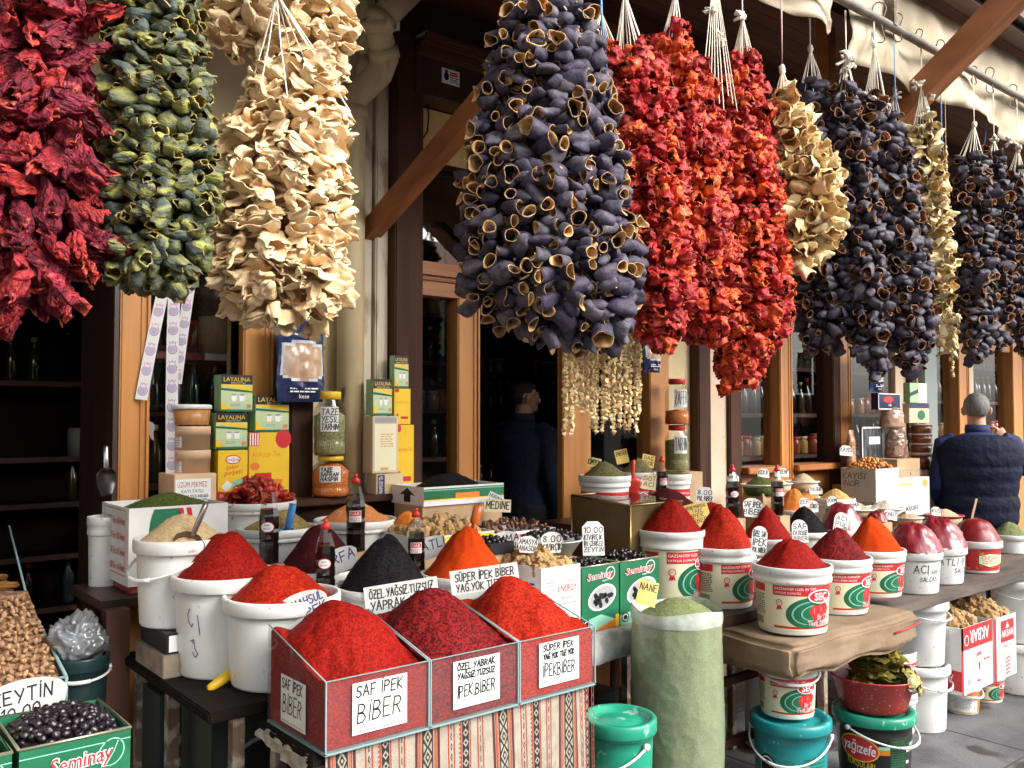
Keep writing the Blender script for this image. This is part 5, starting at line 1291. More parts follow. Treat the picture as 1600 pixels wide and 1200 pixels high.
def sem_front(d, w_, h):
    d.rect(0, 0, w_, h, 0, 2); d.poly([(0, h * .9), (w_, h * .9), (w_, h * .91), (0, h * .91)], 1, 5)
    d.ell(w_ * .82, h * .80, w_ * .12, h * .14, 1, 5, 30, -.5); d.ell(w_ * .82, h * .80, w_ * .108, h * .128, 2, 2, 30, -.5); d.line([(w_ * .77, h * .69), (w_ * .84, h * .8), (w_ * .88, h * .9)], .002, 3, 5)
    for b_, m_, l_ in ((.05, 0, 4), (.01, 1, 5)): d.text('Seminay', w_ * .55, h * .72, h * .15, l_, m_, fit=w_ * .58, rot=.06, bold=b_, shear=.2)
    d.text('zeytin', w_ * .6, h * .62, h * .06, 6, 0); d.ell(w_ * .45, h * .22, w_ * .3, h * .15, 1, 0, 36)
    r_ = random.Random(2)
    for i in range(16): d.ell(w_ * (.45 + r_.uniform(-.2, .2)), h * (.22 + r_.uniform(-.09, .09)), w_ * .05, h * .035, 2 + i % 3, 4, 12, r_.uniform(0, 3))
tin('open green olive tin at the bottom left corner, full of wrinkled black olives', a.x, 1.9, zt_ - .2, wT, .235, .2, 'wrinkled black olive in the front tin at the bottom left', 150, 1, sem_front, .045, 'olives in the front tin')
tin('olive tin cut off by the bottom left corner of the photo', a.x - wT - .012, 1.9, zt_ - .2, wT, .2, .2, 'black olive in the tin cut by the bottom left corner', 20, 2, sem_front, .03, 'olives in the corner tin')
table('side_table', 'low side table under the olive tins at the bottom left', -.3, .62, 1.85, 2.2, zt_ - .203, [(-.25, 1.9), (.56, 1.9), (.56, 2.15)])
t1a, t1b, t2a, t2b = W(909, 985, 2.34), W(967, 985, 2.34), W(969, 982, 2.34), W(1030, 980, 2.34)
hT = Zat((t1a.x, 2.34), 882) - t1a.z
tin('green olive tin next to the white lump carton, front showing a bowl of olives', t1a.x, 2.34, zM + .006, t1b.x - t1a.x, .17, hT, 'glossy black olive in the green tin beside the white carton', 48, 3, lab='olives in the middle left tin')
tin('green olive tin directly behind the mint sack', t2a.x, 2.34, zM + .006, t2b.x - t2a.x, .17, hT, 'glossy black olive in the tin behind the mint sack', 48, 4, H=.045, lab='olives in the middle right tin')
# --- white lump carton
a = W(853, 985, 2.34); c = W(907, 985, 2.34)
def energy(d, w_, h):
    d.frame(w_ * .08, h * .42, w_ * .95, h * .86, .002, 1, 10); d.text('ENERGY', w_ * .66, h * .64, h * .10, 1, 1, fit=w_ * .48); d.text('BRAND', w_ * .66, h * .53, h * .055, 1, 10)
    d.text('CONSUMER', w_ * .6, h * .76, h * .045, 1, 10); d.fine(w_ * .12, h * .5, w_ * .36, h * .82, 6, 1, 10); d.fine(w_ * .42, h * .455, w_ * .92, h * .5, 1, 1, 10); d.frame(w_ * .35, h * .08, w_ * .95, h * .3, .0012, 1, 10); d.fine(w_ * .62, h * .14, w_ * .9, h * .2, 1, 1, 10)
def pencil(d, w_, h):
    d.fine(w_ * .3, h * .66, w_ * .9, h * .8, 2, 1, 7); d.fine(w_ * .5, h * .5, w_ * .9, h * .6, 2, 1, 7)
topz = Zat((a.x, 2.34), 888)
box_thing('lump_carton', 'white carton printed ENERGY BRAND in front, heaped with tan tarhana lumps', 'carton', a.x - .02, c.x, 2.34, 2.66, zM + .006, topz, WCARTON, energy, pencil, PM, open_top=True)
def lumps(x0, x1, y0, y1, z, H, n, lab, grp, seed, sc=(.8, 1.15), gap=.036):
    r_ = random.Random(seed); pts = []
    for lay in range(3):
        q = lay * .22
        pts += pile_pts(x0 + (x1 - x0) * q, x1 - (x1 - x0) * q, y0 + (y1 - y0) * q, y1 - (y1 - y0) * q, z + lay * H * .45, .02, int(n * (1, .6, .35)[lay]), r_, gap)
    scatter('tarhana_lump', lab, 'tarhana lump', grp, LU, pts, r_, sc)
lumps(a.x + .0, c.x - .02, 2.37, 2.63, topz - .012, .05, 26, 'crumbly tan tarhana lump in the white carton printed ENERGY', 'lumps in the white carton', 5)
# --- herb carton at the left end
a = W(200, 918, 3.05); c = W(355, 905, 3.05); tz = Zat((a.x, 3.05), 795)
def herb_left(d, w_, h):
    d.frame(w_ * .12, h * .12, w_ * .88, h * .96, .0025, 1, 1)
    for i, t in enumerate(('5000 Gr x 4 Adet', '1000 Gr x 15 Adet', '500 Gr x 30 Adet', '250 Gr x 60 Adet')):
        v = h * (.17 + .2 * i); d.frame(w_ * .17, v, w_ * .25, v + h * .08, .0018, 1, 1); d.text(t, w_ * .29, v, h * .095, 1, 1, fit=w_ * .57, center=False, bold=.012)
def herb_front(d, w_, h):
    pts = [(w_ * .36 + .17 * w_ * math.cos(t), h * .62 + .5 * h * math.sin(t)) for t in [i * PI / 16 for i in range(33)]]
    d.poly([(max(u, 0), min(v, h * .97)) for u, v in pts], 1, 2)
    for k in (.48, .56): d.poly([(w_ * k, h * .97), (w_ * (k + .05), h * .97), (w_ * (k + .11), h * .55), (w_ * (k + .06), h * .55)], 1, 1)
box_thing('herb_carton', 'white carton with red size checklist on its side, heaped with green herbs', 'carton', a.x, c.x, 3.05, 3.36, a.z, tz, WCARTON, herb_front, herb_left, PM, open_top=True)
support(a.x + .01, c.x, 3.06, 3.34, zT2, a.z - .002, 'dark red carton under the white herb carton', mat('dark_red_carton', (.25, .03, .03), .6))
hp = W(272, 792, 3.2); heap('heap of crushed green herb in the white carton beside the window post', (a.x + c.x) / 2 + .01, 3.205, tz, .15, Zat((hp.x, 3.2), 764) - tz + .01, PW_HRB, sy=.9, sharp=1.15, seed=31)
pw = W(166, 806, 3.3); pail('white bucket half hidden behind the herb carton at the left end', pw.x, pw.y, pw.z - .27, .06, .27, WHITE2, 'w2')
# --- stack of tubs on the ledge
def tubs():
    y = 3.28; yb = 3.36
    p = W(305, 780, y); z = ZS
    t = boxpx('wooden_box', 'square pinewood box with a printed molasses label, at the bottom of the tub stack', 'box', 272, 338, 742, 782, y - .05, .17, mat('pale_chipwood', (.72, .5, .32), .6, (.62, .41, .24), 12, stretch=(.2, 1, 1)), z0=ZS - .002,
              front=lambda d, w_, h: (d.rect(w_ * .03, h * .12, w_ * .86, h * .85, 0, 0), d.text('ÜZÜM PEKMEZ', w_ * .42, h * .6, h * .17, 1, 1, fit=w_ * .7), d.text('KATI TATLI', w_ * .42, h * .42, h * .10, 1, 11), d.text('ÜZÜM PEKMEZİ', w_ * .42, h * .26, h * .10, 1, 11), d.fine(w_ * .55, h * .15, w_ * .82, h * .35, 2, 1, 10)), mats=PM)
    chip = _mats['pale_chipwood']
    for (pl, pr, pt, pb, lab, m, lid) in ((275, 327, 703, 741, 'round chipwood tub with a paper label, on the square box', chip, 0), (275, 327, 666, 702, 'round chipwood tub with shiny tape, third from the bottom of the tub stack', chip, 0), (271, 328, 634, 664, 'caramel brown plastic tub with a white lid, topmost of the tub stack', mat('caramel_plastic', (.45, .2, .06), .35, (.38, .16, .045), 10, stretch=(8, 8, .5)), 1)):
        c = W((pl + pr) / 2, pb, y + .05); r = (pr - pl) / 2 / S(c); z1 = Zat((c.x, c.y), pt); h = z1 - c.z
        tt = thing('tub', lab, 'tub', (c.x, c.y, c.z))
        b = MB()
        if lid: b.lathe([(0, 0), (r * .88, 0), (r * .9, .003), (r * .98, h - .012), (0, h - .012)], 40)
        else: b.lathe([(0, 0), (r, 0), (r, h * .62), (r * 1.03, h * .62), (r * 1.03, h - .002), (r * 1.02, h), (0, h)], 40)
        b.build('tub_body', m, tt)
        if lid:
            b = MB(); b.lathe([(0, h + .002), (r * .9, h + .002), (r * .92, h + .005), (r * 1.04, h + .003), (r * 1.05, h - .012), (r * 1.0, h - .013), (0, h - .011)], 40); b.build('lid', WHITE, tt)
        else:
            d = Decal(); d.rect(-.045, h * .08, .0, h * .58, 0, 0); d.frame(-.044, h * .1, -.002, h * .56, .0015, 1, 1); d.fine(-.04, h * .14, -.006, h * .44, 4, 1, 10); d.text('KAYMEZ', -.022, h * .44, h * .1, 1, 1, fit=.03)
            o = d.out('tub_label', PM, cyl(r, r, h), cut=.01, parent=tt); o.rotation_euler = (0, 0, FACE - .3)
tubs()
# --- tea boxes and jars on the ledge
def layalina(d, w_, h):
    d.rect(0, 0, w_, h, 0, 12); d.rect(0, h * .74, w_, h, 1, 4); d.text('LAYALINA', w_ * .5, h * .82, h * .12, 2, 3, fit=w_ * .85); d.text('BENEFITS FOR TODAY', w_ * .55, h * .765, h * .03, 2, 0)
    d.poly([(0, h * .70), (w_, h * .56), (w_, h * .66), (w_ * .6, h * .74), (0, h * .74)], 2, 3); d.poly([(0, h * .64), (w_ * .6, h * .60), (w_, h * .56), (w_, h * .52), (0, h * .58)], 3, 2)
    for (cu, cw) in ((.40, .085), (.66, .1)):
        d.poly([(w_ * (cu - cw), h * .46), (w_ * (cu + cw), h * .46), (w_ * (cu + cw * .7), h * .28), (w_ * (cu - cw * .7), h * .28)], 3, 0); d.ell(w_ * cu, h * .46, w_ * cw, h * .025, 4, 10, 16); d.frame(w_ * (cu + cw), h * .33, w_ * (cu + cw * 1.5), h * .43, w_ * .015, 3, 0)
    d.fine(w_ * .3, h * .14, w_ * .62, h * .22, 2, 4, 10); d.rect(w_ * .82, h * .1, w_ * .95, h * .2, 3, 6); d.rect(0, 0, w_, h * .06, 4, 2); d.poly([(0, h * .06), (w_ * .3, h * .06), (0, h * .3)], 3, 3)
TEAG = mat('tea_box_green', (.3, .5, .25), .4)
TEAY = mat('tea_box_yellow', (.7, .48, .03), .4)
for (pl, pr, pt, pb, lab) in ((337, 386, 645, 702, 'green and black tea box standing on the yellow box with the red oval'), (345, 394, 585, 643, 'green and black tea box, topmost against the left window'), (399, 451, 617, 675, 'green and black tea box on top of the tall yellow tea box')):
    boxpx('tea_box', lab, 'tea box', pl, pr, pt, pb, 3.31 if pl > 390 else 3.3, .07, TEAG, front=layalina, mats=PM, group='tea boxes on the window ledge')
def yel1(d, w_, h):
    d.rect(0, 0, w_, h, 0, 3); d.ell(w_ * .5, h * .82, w_ * .26, h * .09, 1, 1); d.ell(w_ * .5, h * .82, w_ * .23, h * .07, 2, 0); d.text('mağda', w_ * .5, h * .79, h * .07, 3, 1); d.text('şeker', w_ * .5, h * .64, h * .08, 1, 1, rot=.1, shear=.3); d.text('poşeti', w_ * .52, h * .53, h * .1, 1, 1, rot=.1, shear=.3)
    d.poly([(w_ * .3, h * .34), (w_, h * .5), (w_, h * .3), (w_ * .5, h * .26)], 1, 5); d.poly([(w_ * .1, h * .3), (w_ * .3, h * .42), (w_ * .5, h * .33), (w_ * .3, h * .2)], 2, 0); d.poly([(0, 0), (w_, 0), (w_, h * .1), (0, h * .22)], 1, 1); d.text('20', w_ * .12, h * .1, h * .06, 2, 0)
def yel2(d, w_, h):
    d.rect(0, 0, w_, h, 0, 3); d.rect(0, h * .8, w_ * .25, h, 1, 1); 
    for i in range(4): d.rect(w_ * (.02 + .06 * i), h * .81, w_ * (.05 + .06 * i), h * .99, 2, 0)
    d.ell(w_ * .85, h * .9, w_ * .2, h * .14, 1, 1); d.text('Alokozay Tea', w_ * .42, h * .64, h * .08, 1, 6, fit=w_ * .7, shear=.2); d.ell(w_ * .15, h * .5, w_ * .12, h * .06, 1, 6)
    d.poly([(w_ * .1, h * .02), (w_ * .6, h * .02), (w_ * .55, h * .4), (w_ * .15, h * .4)], 1, 1); d.poly([(w_ * .3, h * .3), (w_ * .85, h * .3), (w_ * .7, h * .02), (w_ * .4, h * .02)], 2, 6)
boxpx('tea_box', 'small yellow box with a red oval emblem beside the tub stack', 'tea box', 340, 386, 704, 783, 3.29, .08, TEAY, front=yel1, mats=PM, z0=ZS - .002, group='tea boxes on the window ledge')
boxpx('tea_box', 'tall yellow tea box with red and white sunburst corner', 'tea box', 388, 451, 676, 783, 3.3, .08, TEAY, front=yel2, mats=PM, z0=ZS - .002, group='tea boxes on the window ledge')
def mah(d, w_, h): d.rect(w_ * .08, h * .04, w_ * .92, h * .86, 0, 9); d.rect(w_ * .08, h * .88, w_ * .92, h * .98, 0, 10); d.fine(w_ * .3, h * .45, w_ * .8, h * .7, 6, 1, 8); d.rect(w_ * .3, h * .05, w_ * .6, h * .1, 1, 8)
def mah2(d, w_, h): d.rect(w_ * .04, 0, w_ * .3, h * .95, 0, 11); d.text('MAHMOOD TEA', w_ * .235, h * .04, w_ * .16, 1, 0, rot=PI / 2, fit=h * .85, center=False); d.rect(w_ * .32, h * .25, w_, h * .5, 0, 8); d.ell(w_ * .72, h * .38, w_ * .1, h * .06, 1, 3)
BOXC = mat('cream_box', (.6, .5, .32), .35)
boxpx('tea_box', 'cream tea box with a navy strip of white lettering, by the dark door post', 'tea box', 588, 630, 741, 797, 3.22, .08, BOXC, front=mah2, mats=PM, z0=ZS - .002, group='tea boxes by the door post')
boxpx('tea_box', 'silver and cream tall tea box standing on the box with the navy strip', 'tea box', 582, 622, 650, 740, 3.22, .08, BOXC, front=mah, mats=PM, group='tea boxes by the door post')
boxpx('tea_box', 'small green and blue tea box on top of the silver and cream box', 'tea box', 583, 612, 592, 649, 3.24, .06, TEAG, front=layalina, mats=PM, group='tea boxes by the door post')
def yel3(d, w_, h): d.rect(0, 0, w_, h, 0, 3); d.rect(w_ * .4, h * .15, w_ * .85, h * .22, 1, 1); d.rect(w_ * .1, h * .2, w_ * .25, h * .3, 1, 1); d.ell(w_ * .15, h * .95, w_ * .14, h * .06, 1, 1); d.text('Alokozay Tea', w_ * .5, h * .6, h * .06, 1, 6, fit=w_ * .8)
boxpx('tea_box', 'tall yellow tea box leaning behind the cream boxes by the door', 'tea box', 618, 646, 664, 797, 3.295, .04, TEAY, front=yel3, mats=PM, z0=ZS - .002, group='tea boxes by the door post')
boxpx('tea_box', 'yellow tea box on top of the tall yellow one by the door', 'tea box', 616, 641, 607, 663, 3.295, .04, TEAY, front=yel3, mats=PM, group='tea boxes by the door post')
boxpx('tea_box', 'green and yellow tea box, topmost of the pile by the door', 'tea box', 616, 638, 555, 606, 3.295, .04, TEAG, front=layalina, mats=PM, group='tea boxes by the door post')
def jar(label, px, pt, pb, wpx, y, fill, fm, lidm, lines, group, facets=0, zb=None):
    c = W(px, pb, y); z0 = zb if zb is not None else c.z; r = wpx / 2 / S(c); h = Zat((c.x, c.y), pt) - z0
    t = thing('jar', label, 'jar', (c.x, c.y, z0), 0, group)
    b = MB(); P = [(0, 0), (r * .9, 0), (r, .012), (r, h * .2), (r * .97, h * .22), (r * .97, h * .27), (r, h * .29), (r, h * .62), (r * .92, h * .75), (r * .62, h * .86), (r * .6, h * .9)]
    b.lathe(P, 28); b.build('jar_glass', CLEARG, t)
    b = MB(); k = fill; Q = [(0, .004), (r * .88, .004), (r * .96, .014)] + [(x * .965, z) for x, z in P[3:] if z < h * k - .01] + [(r * .93 if k < .68 else r * .6, h * k), (0, h * k + .012)]
    b.lathe(Q, 28); b.build('contents', fm, t)
    b = MB(); b.lathe([(0, h), (r * .66, h), (r * .69, h - .004), (r * .69, h * .885), (r * .62, h * .88), (0, h * .885)], 28); b.build('lid', lidm, t)
    d = Decal(); lw, lh = r * 1.15, h * .38; v0 = h * .38
    d.rect(-lw / 2, v0, lw / 2, v0 + lh, 0, 0)
    for i, tx in enumerate(lines): d.hand(tx, -lw * .44, v0 + lh * (1 - (i + 1) / (len(lines) + .25)), lh * .68 / len(lines), 1, 1, fit=min(lw * .9, lh * .5 / len(lines) * len(tx) * 1.1), wd=.0035)
    o = d.out('paper_label', CARDM, cyl(r, r, h), cut=.01, parent=t); o.rotation_euler = (0, 0, FACE + .18)
    return t
YLID = mat('yellow_lid', (.75, .5, .03), .4); RLID = mat('red_lid', (.5, .03, .03), .4)
HJ = mat('jar_green_herb', (.36, .35, .16), .9, (.2, .2, .07), 120, bump=.6, bscale=200); SAFJ = mat('jar_orange_safflower', (.75, .24, .05), .9, (.55, .12, .02), 130, bump=.6, bscale=180)
jar('plastic jar of green herb with yellow lid, standing on the orange jar', 515, 612, 712, 50, 3.26, .68, HJ, YLID, ['TAZE', 'YEŞİL', 'TARHIN'], None)
jar('plastic jar of orange safflower with yellow lid, leaning under the green herb jar', 516, 712, 800, 58, 3.26, .78, SAFJ, YLID, ['TAZE', 'SAFRAN', 'HASPİR'], None, zb=ZS - .002)
jar('clear red lidded jar with a little orange spice, upper one by the brown post', 1058, 592, 664, 38, 3.3, .3, SAFJ, RLID, ['ZAFER'], None)
jar('clear jar of green tarragon with red lid, below the red strip jar', 1058, 664, 735, 38, 3.3, .66, HJ, RLID, ['TARHIN'], None)
q = W(1058, 736, 3.3); support(q.x - .1, q.x + .1, 3.2, 3.4, .15, q.z - .002, 'plain carton under the pair of red lidded jars')
# jar of grain and shelf behind the left window
sh = W(310, 552, 3.85); t = thing('window_shelf', 'red edged shelf with a white strip behind the left window', 'shelf', (sh.x, 3.95, sh.z))
b = MB(); b.box(fx(232) - sh.x, fx(385) - sh.x + .2, -.12, .2, -.03, 0); b.build('shelf_board', mat('dark_red_board', (.2, .03, .03), .4), t)
b = MB(); b.box(.02, .3, -.127, -.121, -.03, 0.0); b.build('shelf_edge_strip', WHITE, t)
for sx in (-.25, .38):
    b = MB(); b.box(sx - .015, sx + .015, .15, .18, -sh.z + .125, -.03); b.build('bracket', DSTEEL, t)
c = W(340, 548, 3.9); tj = thing('glass_canister', 'tall clear canister of pale grain on the shelf behind the left window', 'jar', (c.x, c.y, sh.z + .001)); rj = 30 / S(c); hj = 115 / S(c)
b = MB(); b.lathe([(0, 0), (rj, 0), (rj, hj), (rj * .97, hj + .004)], 28); b.build('canister_glass', PLGLASS, tj)
b = MB(); b.lathe([(0, .003), (rj * .97, .003), (rj * .97, hj * .5), (0, hj * .52)], 28); b.build('contents', PW_SES, tj)
# ribbons with badges
def ribbon(lab, pts, wpx, y):
    a, c = W(*pts[0], y), W(*pts[1], y); dv = (c - a); L_ = dv.length; u_ = dv.normalized(); sd = RT - u_ * RT.dot(u_); sd.normalize(); nrm = sd.cross(u_); nrm = nrm if nrm.y < 0 else -nrm
    wd = wpx / S(a); t = thing('badge_ribbon', lab, 'ribbon', a); d = Decal(); d.rect(-wd / 2, 0, wd / 2, L_, 0, 0); n = int(L_ / (wd * 1.45))
    for i in range(n):
        v = (i + .5) * L_ / n; r = wd * .40
        for (k, m_, l_) in ((1.0, 1, 1), (.86, 0, 2), (.78, 2, 3)):
            d.ell(0, v + r * .25, r * k, r * k, l_, m_, 20)
            if k > .8: d.poly([(-r * .55 * k, v - r * .5), (-r * .75 * k, v - r * 1.45 * k), (-r * .3 * k, v - r * 1.05 * k), (0, v - r * 1.5 * k), (r * .3 * k, v - r * 1.05 * k), (r * .75 * k, v - r * 1.45 * k), (r * .55 * k, v - r * .5)], l_, m_)
    o = d.out('printed_ribbon', [WPRINT, PURPLEP, LILACP], lambda u, v, l: tuple(sd * u + u_ * v + nrm * (l + .01 * math.sin(v * 5))), cutv=.04, parent=t)
    sm = o.modifiers.new('thick', 'SOLIDIFY'); sm.thickness = .0006
ribbon('white ribbon of purple badges hanging slanted to the left behind the courgettes', ((258, 440), (222, 625)), 19, 3.38)
ribbon('white ribbon of purple badges hanging straight down to the tub stack', ((273, 440), (268, 740)), 19, 3.35)
ribbon('shorter white ribbon of grey-purple badges, right of the other two', ((298, 438), (277, 600)), 17, 3.37)
d = Decal(); q = W(233, 668, WY - .01)
d.ell(0, 0, .022, .022, 1, 1); d.poly([(-.016, -.012), (-.018, -.05), (-.006, -.04), (0, -.02), (.006, -.04), (.018, -.05), (.016, -.012)], 0, 1); d.ell(0, 0, .018, .018, 2, 0)
me = d.out('badge_sticker', [LILACP, mat('pale_pink_print', (.65, .45, .45), .5)], flat(), parent=False); props(link('badge_sticker', me, None, q), 'single pale pink badge sticker on the left window pane', 'sticker')
# hanging bags with a clear window
def bag(label, px, pt, pb, wpx, y, seed, cut=1.0, tone=NAVYP, m2=None):
    c = W(px, pt, y); s = S(c); w_, h = wpx / s, (pb - pt) / s
    t = thing('hanging_bag', label, 'bag', (c.x, c.y, c.z), 0)
    b = MB()
    def fn(u, v):
        k = math.sin(PI * min(max(u, .0), 1)) ** .6; k2 = min(1, v * 4, (1 - v) * 6)
        return ((u - .5) * w_ * (1 + .04 * math.sin(v * 9 + seed)), -.035 * k * k2 - .012 * nz((u * 6, v * 7, seed)) * k - .006 * nz((u * 17, v * 12, seed)), -v * h)
    nu, nv = 22, 30; b0 = len(b.v); b.grid(fn, nu, nv)
    for i, f in enumerate(b.f):
        jj, ii = divmod(i, nu); u, v = (ii + .5) / nu, (jj + .5) / nv
        win = .30 + .06 * (2 * u - 1) ** 2 < v < .78 - .10 * (2 * u - 1) ** 2 and .06 < u < .94
        edge = win and not (.34 + .06 * (2 * u - 1) ** 2 < v < .755 - .1 * (2 * u - 1) ** 2 and .1 < u < .9)
        b.m[i] = (2 if edge else 1) if win else 0
    b.grid(lambda u, v: ((u - .5) * w_, .004 + .012 * math.sin(PI * u) * min(1, v * 4), -v * h), 6, 6)
    b.build('bag_film', [mat('navy_bag', (.012, .02, .075), .18, (.03, .05, .16), 9, coat=.5), mat('bag_window_tan', (.5, .32, .2), .25, (.62, .5, .42), 9, .5, .7, coat=.6, bump=.3, bscale=40), mat('bag_outline', (.6, .62, .66), .3)], t)
    d = Decal(); d.fine(w_ * -.3, -h * .9, w_ * .3, -h * .83, 2, 0, 0); d.text('kese', 0, -h * .96, h * .05, 0, 0)
    d.out('bag_print', [WPRINT], flat(0, -.03, 0), parent=t)
    b = MB(); b.tube([(0, 0, -.004), (.004, .006, .05), (0, .02, .09)], .0015, 5); b.build('hanger_string', STRING, t)
bag('navy plastic bag with a clear window showing a tan sponge, on the left post', 471, 492, 628, 78, 3.27, 1)
bag('navy bag with clear window hanging beside the dark door post, mostly cut by it', 634, 418, 540, 44, 3.42, 2)
bag('small navy bag with clear window behind the bottom of the red peppers', 1018, 505, 582, 38, 3.3, 3)
bag('blue clear-fronted bag hanging below the dark aubergines on the right', 1368, 545, 612, 40, 3.2, 4)
# --- middle: black currants, lump tray, dates, olives
a = W(662, 792, 2.98); c = W(787, 762, 2.98); tz = Zat((a.x, 2.98), 762)
def cur(d, w_, h): d.rect(0, h * .30, w_, h * .9, 0, 2); d.rect(w_ * .38, h * .35, w_ * .68, h * .62, 1, 6); d.rect(0, h * .28, w_, h * .34, 1, 3); d.rect(0, h * .8, w_, h * .84, 1, 5)
def cur_l(d, w_, h): d.poly([(w_ * .4, h * .15), (w_ * .6, h * .15), (w_ * .6, h * .55), (w_ * .75, h * .5), (w_ * .5, h * .9), (w_ * .25, h * .5), (w_ * .4, h * .55)], 0, 4)
a2x = a.x
box_thing('currant_carton', 'green and white carton with an arrow, heaped with black currants by the shop door', 'carton', a.x, c.x, 2.98, 3.22, a.z, tz, WCARTON, cur, cur_l, PM, open_top=True)
support(a.x, c.x, 2.99, 3.2, zM + .004, a.z - .001, 'plain carton under the currant carton')
heap('black heap of small currants in the green and white carton', (a.x + c.x) / 2, 3.1, tz, .16, Zat(((a.x + c.x) / 2, 3.1), 735) - tz + .015, PW_BLK, sy=.72, sharp=1.3, seed=41)
a = W(664, 840, 2.7); c = W(772, 838, 2.7); zt_ = a.z
def tray(label, x0, x1, y0, y1, z0, h, m, front=None, base=None, cat='tray', name='tray'):
    t = box_thing(name, label, cat, x0, x1, y0, y1, z0, z0 + h, m, front=front, mats=PM, open_top=True)
    if base is not None: support(x0 + .01, x1 - .01, y0 + .01, y1 - .01, base, z0 - .001, 'plain carton under the ' + label.split(' with')[0])
    return t
tray('shallow red and yellow tray with tan lumps', a.x - .03, c.x, 2.7, 2.93, zt_ - .06, .06, WCARTON, lambda d, w_, h: (d.rect(0, h * .3, w_, h * .9, 0, 3), d.rect(0, h * .05, w_, h * .3, 1, 1)), base=zM + .004)
lumps(a.x - .01, c.x - .01, 2.72, 2.91, zt_ - .01, .055, 24, 'crumbly tan tarhana lump behind the orange-red cone', 'lumps in the red and yellow tray', 6)
a = W(772, 842, 2.85); c = W(868, 832, 2.85)
tray('white and red tray of brown dates', a.x, c.x, 2.85, 3.08, a.z - .03, .05, WCARTON, lambda d, w_, h: (d.rect(0, h * .1, w_, h * .75, 0, 1), d.text('HURMA', w_ * .6, h * .2, h * .4, 1, 0)), base=zM + .004)
r_ = random.Random(8); scatter('date', 'shiny brown date in the white and red tray', 'date', 'dates in the tray', DA, pile_pts(a.x + .01, c.x - .01, 2.87, 3.06, a.z + .008, .045, 55, r_, .017), r_)
c = W(770, 850, 2.6); r_ = random.Random(9)
tray('low black box of olives', c.x - .05, c.x + .06, 2.55, 2.68, c.z - .03, .04, BLACKP, base=zM + .004)
scatter('olive', 'black olive in the low black box beside the tan lumps', 'olive', 'olives in the low box', OL, pile_pts(c.x - .045, c.x + .055, 2.56, 2.67, c.z, .02, 24, r_, .018), r_)
c = W(862, 842, 2.72); rb_ = 48 / S(c); t = thing('bowl', 'white plastic bowl of black olives behind the white lump carton', 'bowl', (c.x, c.y, c.z - .07)); b = MB(); b.lathe([(0, 0), (rb_ * .6, 0), (rb_ * .97, .065), (rb_ * 1.04, .068), (rb_ * 1.04, .072), (rb_ * .96, .072), (rb_ * .58, .008), (0, .008)], 36); b.build('bowl_body', WHITE, t)
support(c.x - .08, c.x + .08, c.y - .08, c.y + .08, zM + .004, c.z - .071, 'plain carton under the olive bowl')
r_ = random.Random(10); scatter('olive', 'shiny black olive in the white bowl', 'olive', 'olives in the white bowl', OL, [p for p in pile_pts(c.x - rb_ * .9, c.x + rb_ * .9, c.y - rb_ * .9, c.y + rb_ * .9, c.z - .012, .045, 60, r_, .0155) if (p[0] - c.x) ** 2 + (p[1] - c.y) ** 2 < (rb_ * .9) ** 2], r_)
# --- bottles of dark molasses
def bottle_mesh():
    h = .26; P = [(0, 0), (.03, 0), (.034, .005), (.034, .06), (.032, .07), (.034, .08), (.034, .1), (.032, .11), (.034, .12), (.034, .15), (.027, .185), (.015, .225), (.013, .232)]
    b = MB(); b.lathe(P, 8, smooth=False); g_ = b.mesh('bottle_glass', CLEARG)
    b = MB(); b.lathe([(0, .003)] + [(r * .95, z) for r, z in P[1:10]] + [(.0285, .172), (0, .172)], 8, smooth=False); c_ = b.mesh('molasses', mat('molasses', (.012, .006, .005), .1))
    b = MB(); b.lathe([(0, h), (.007, h), (.008, h - .012), (.006, h - .014), (.015, h - .018), (.016, h - .034), (0, h - .034)], 16); k_ = b.mesh('cap', mat('red_cap', (.6, .03, .02), .35))
    ls = []
    for v in (0, 1):
        d = Decal()
        if v: d.rect(-.02, .1, .022, .138, 0, 0); d.rect(-.018, .12, .02, .136, 1, 1); d.text('NAR', .001, .1225, .011, 2, 0); d.text('EKŞİSİ', .001, .103, .012, 1, 1, fit=.034)
        else: d.ell(0, .118, .022, .017, 0, 1); d.ell(0, .118, .0195, .0145, 1, 0); d.text('NAR', 0, .121, .006, 2, 4); d.text('EKŞİSİ', 0, .11, .006, 2, 4)
        ls.append(d.out('bottle_label', PM, cyl(.0338, .0338, .26), cut=.008, parent=False))
    return g_, c_, k_, ls
BG, BC, BK, BL_ = bottle_mesh()
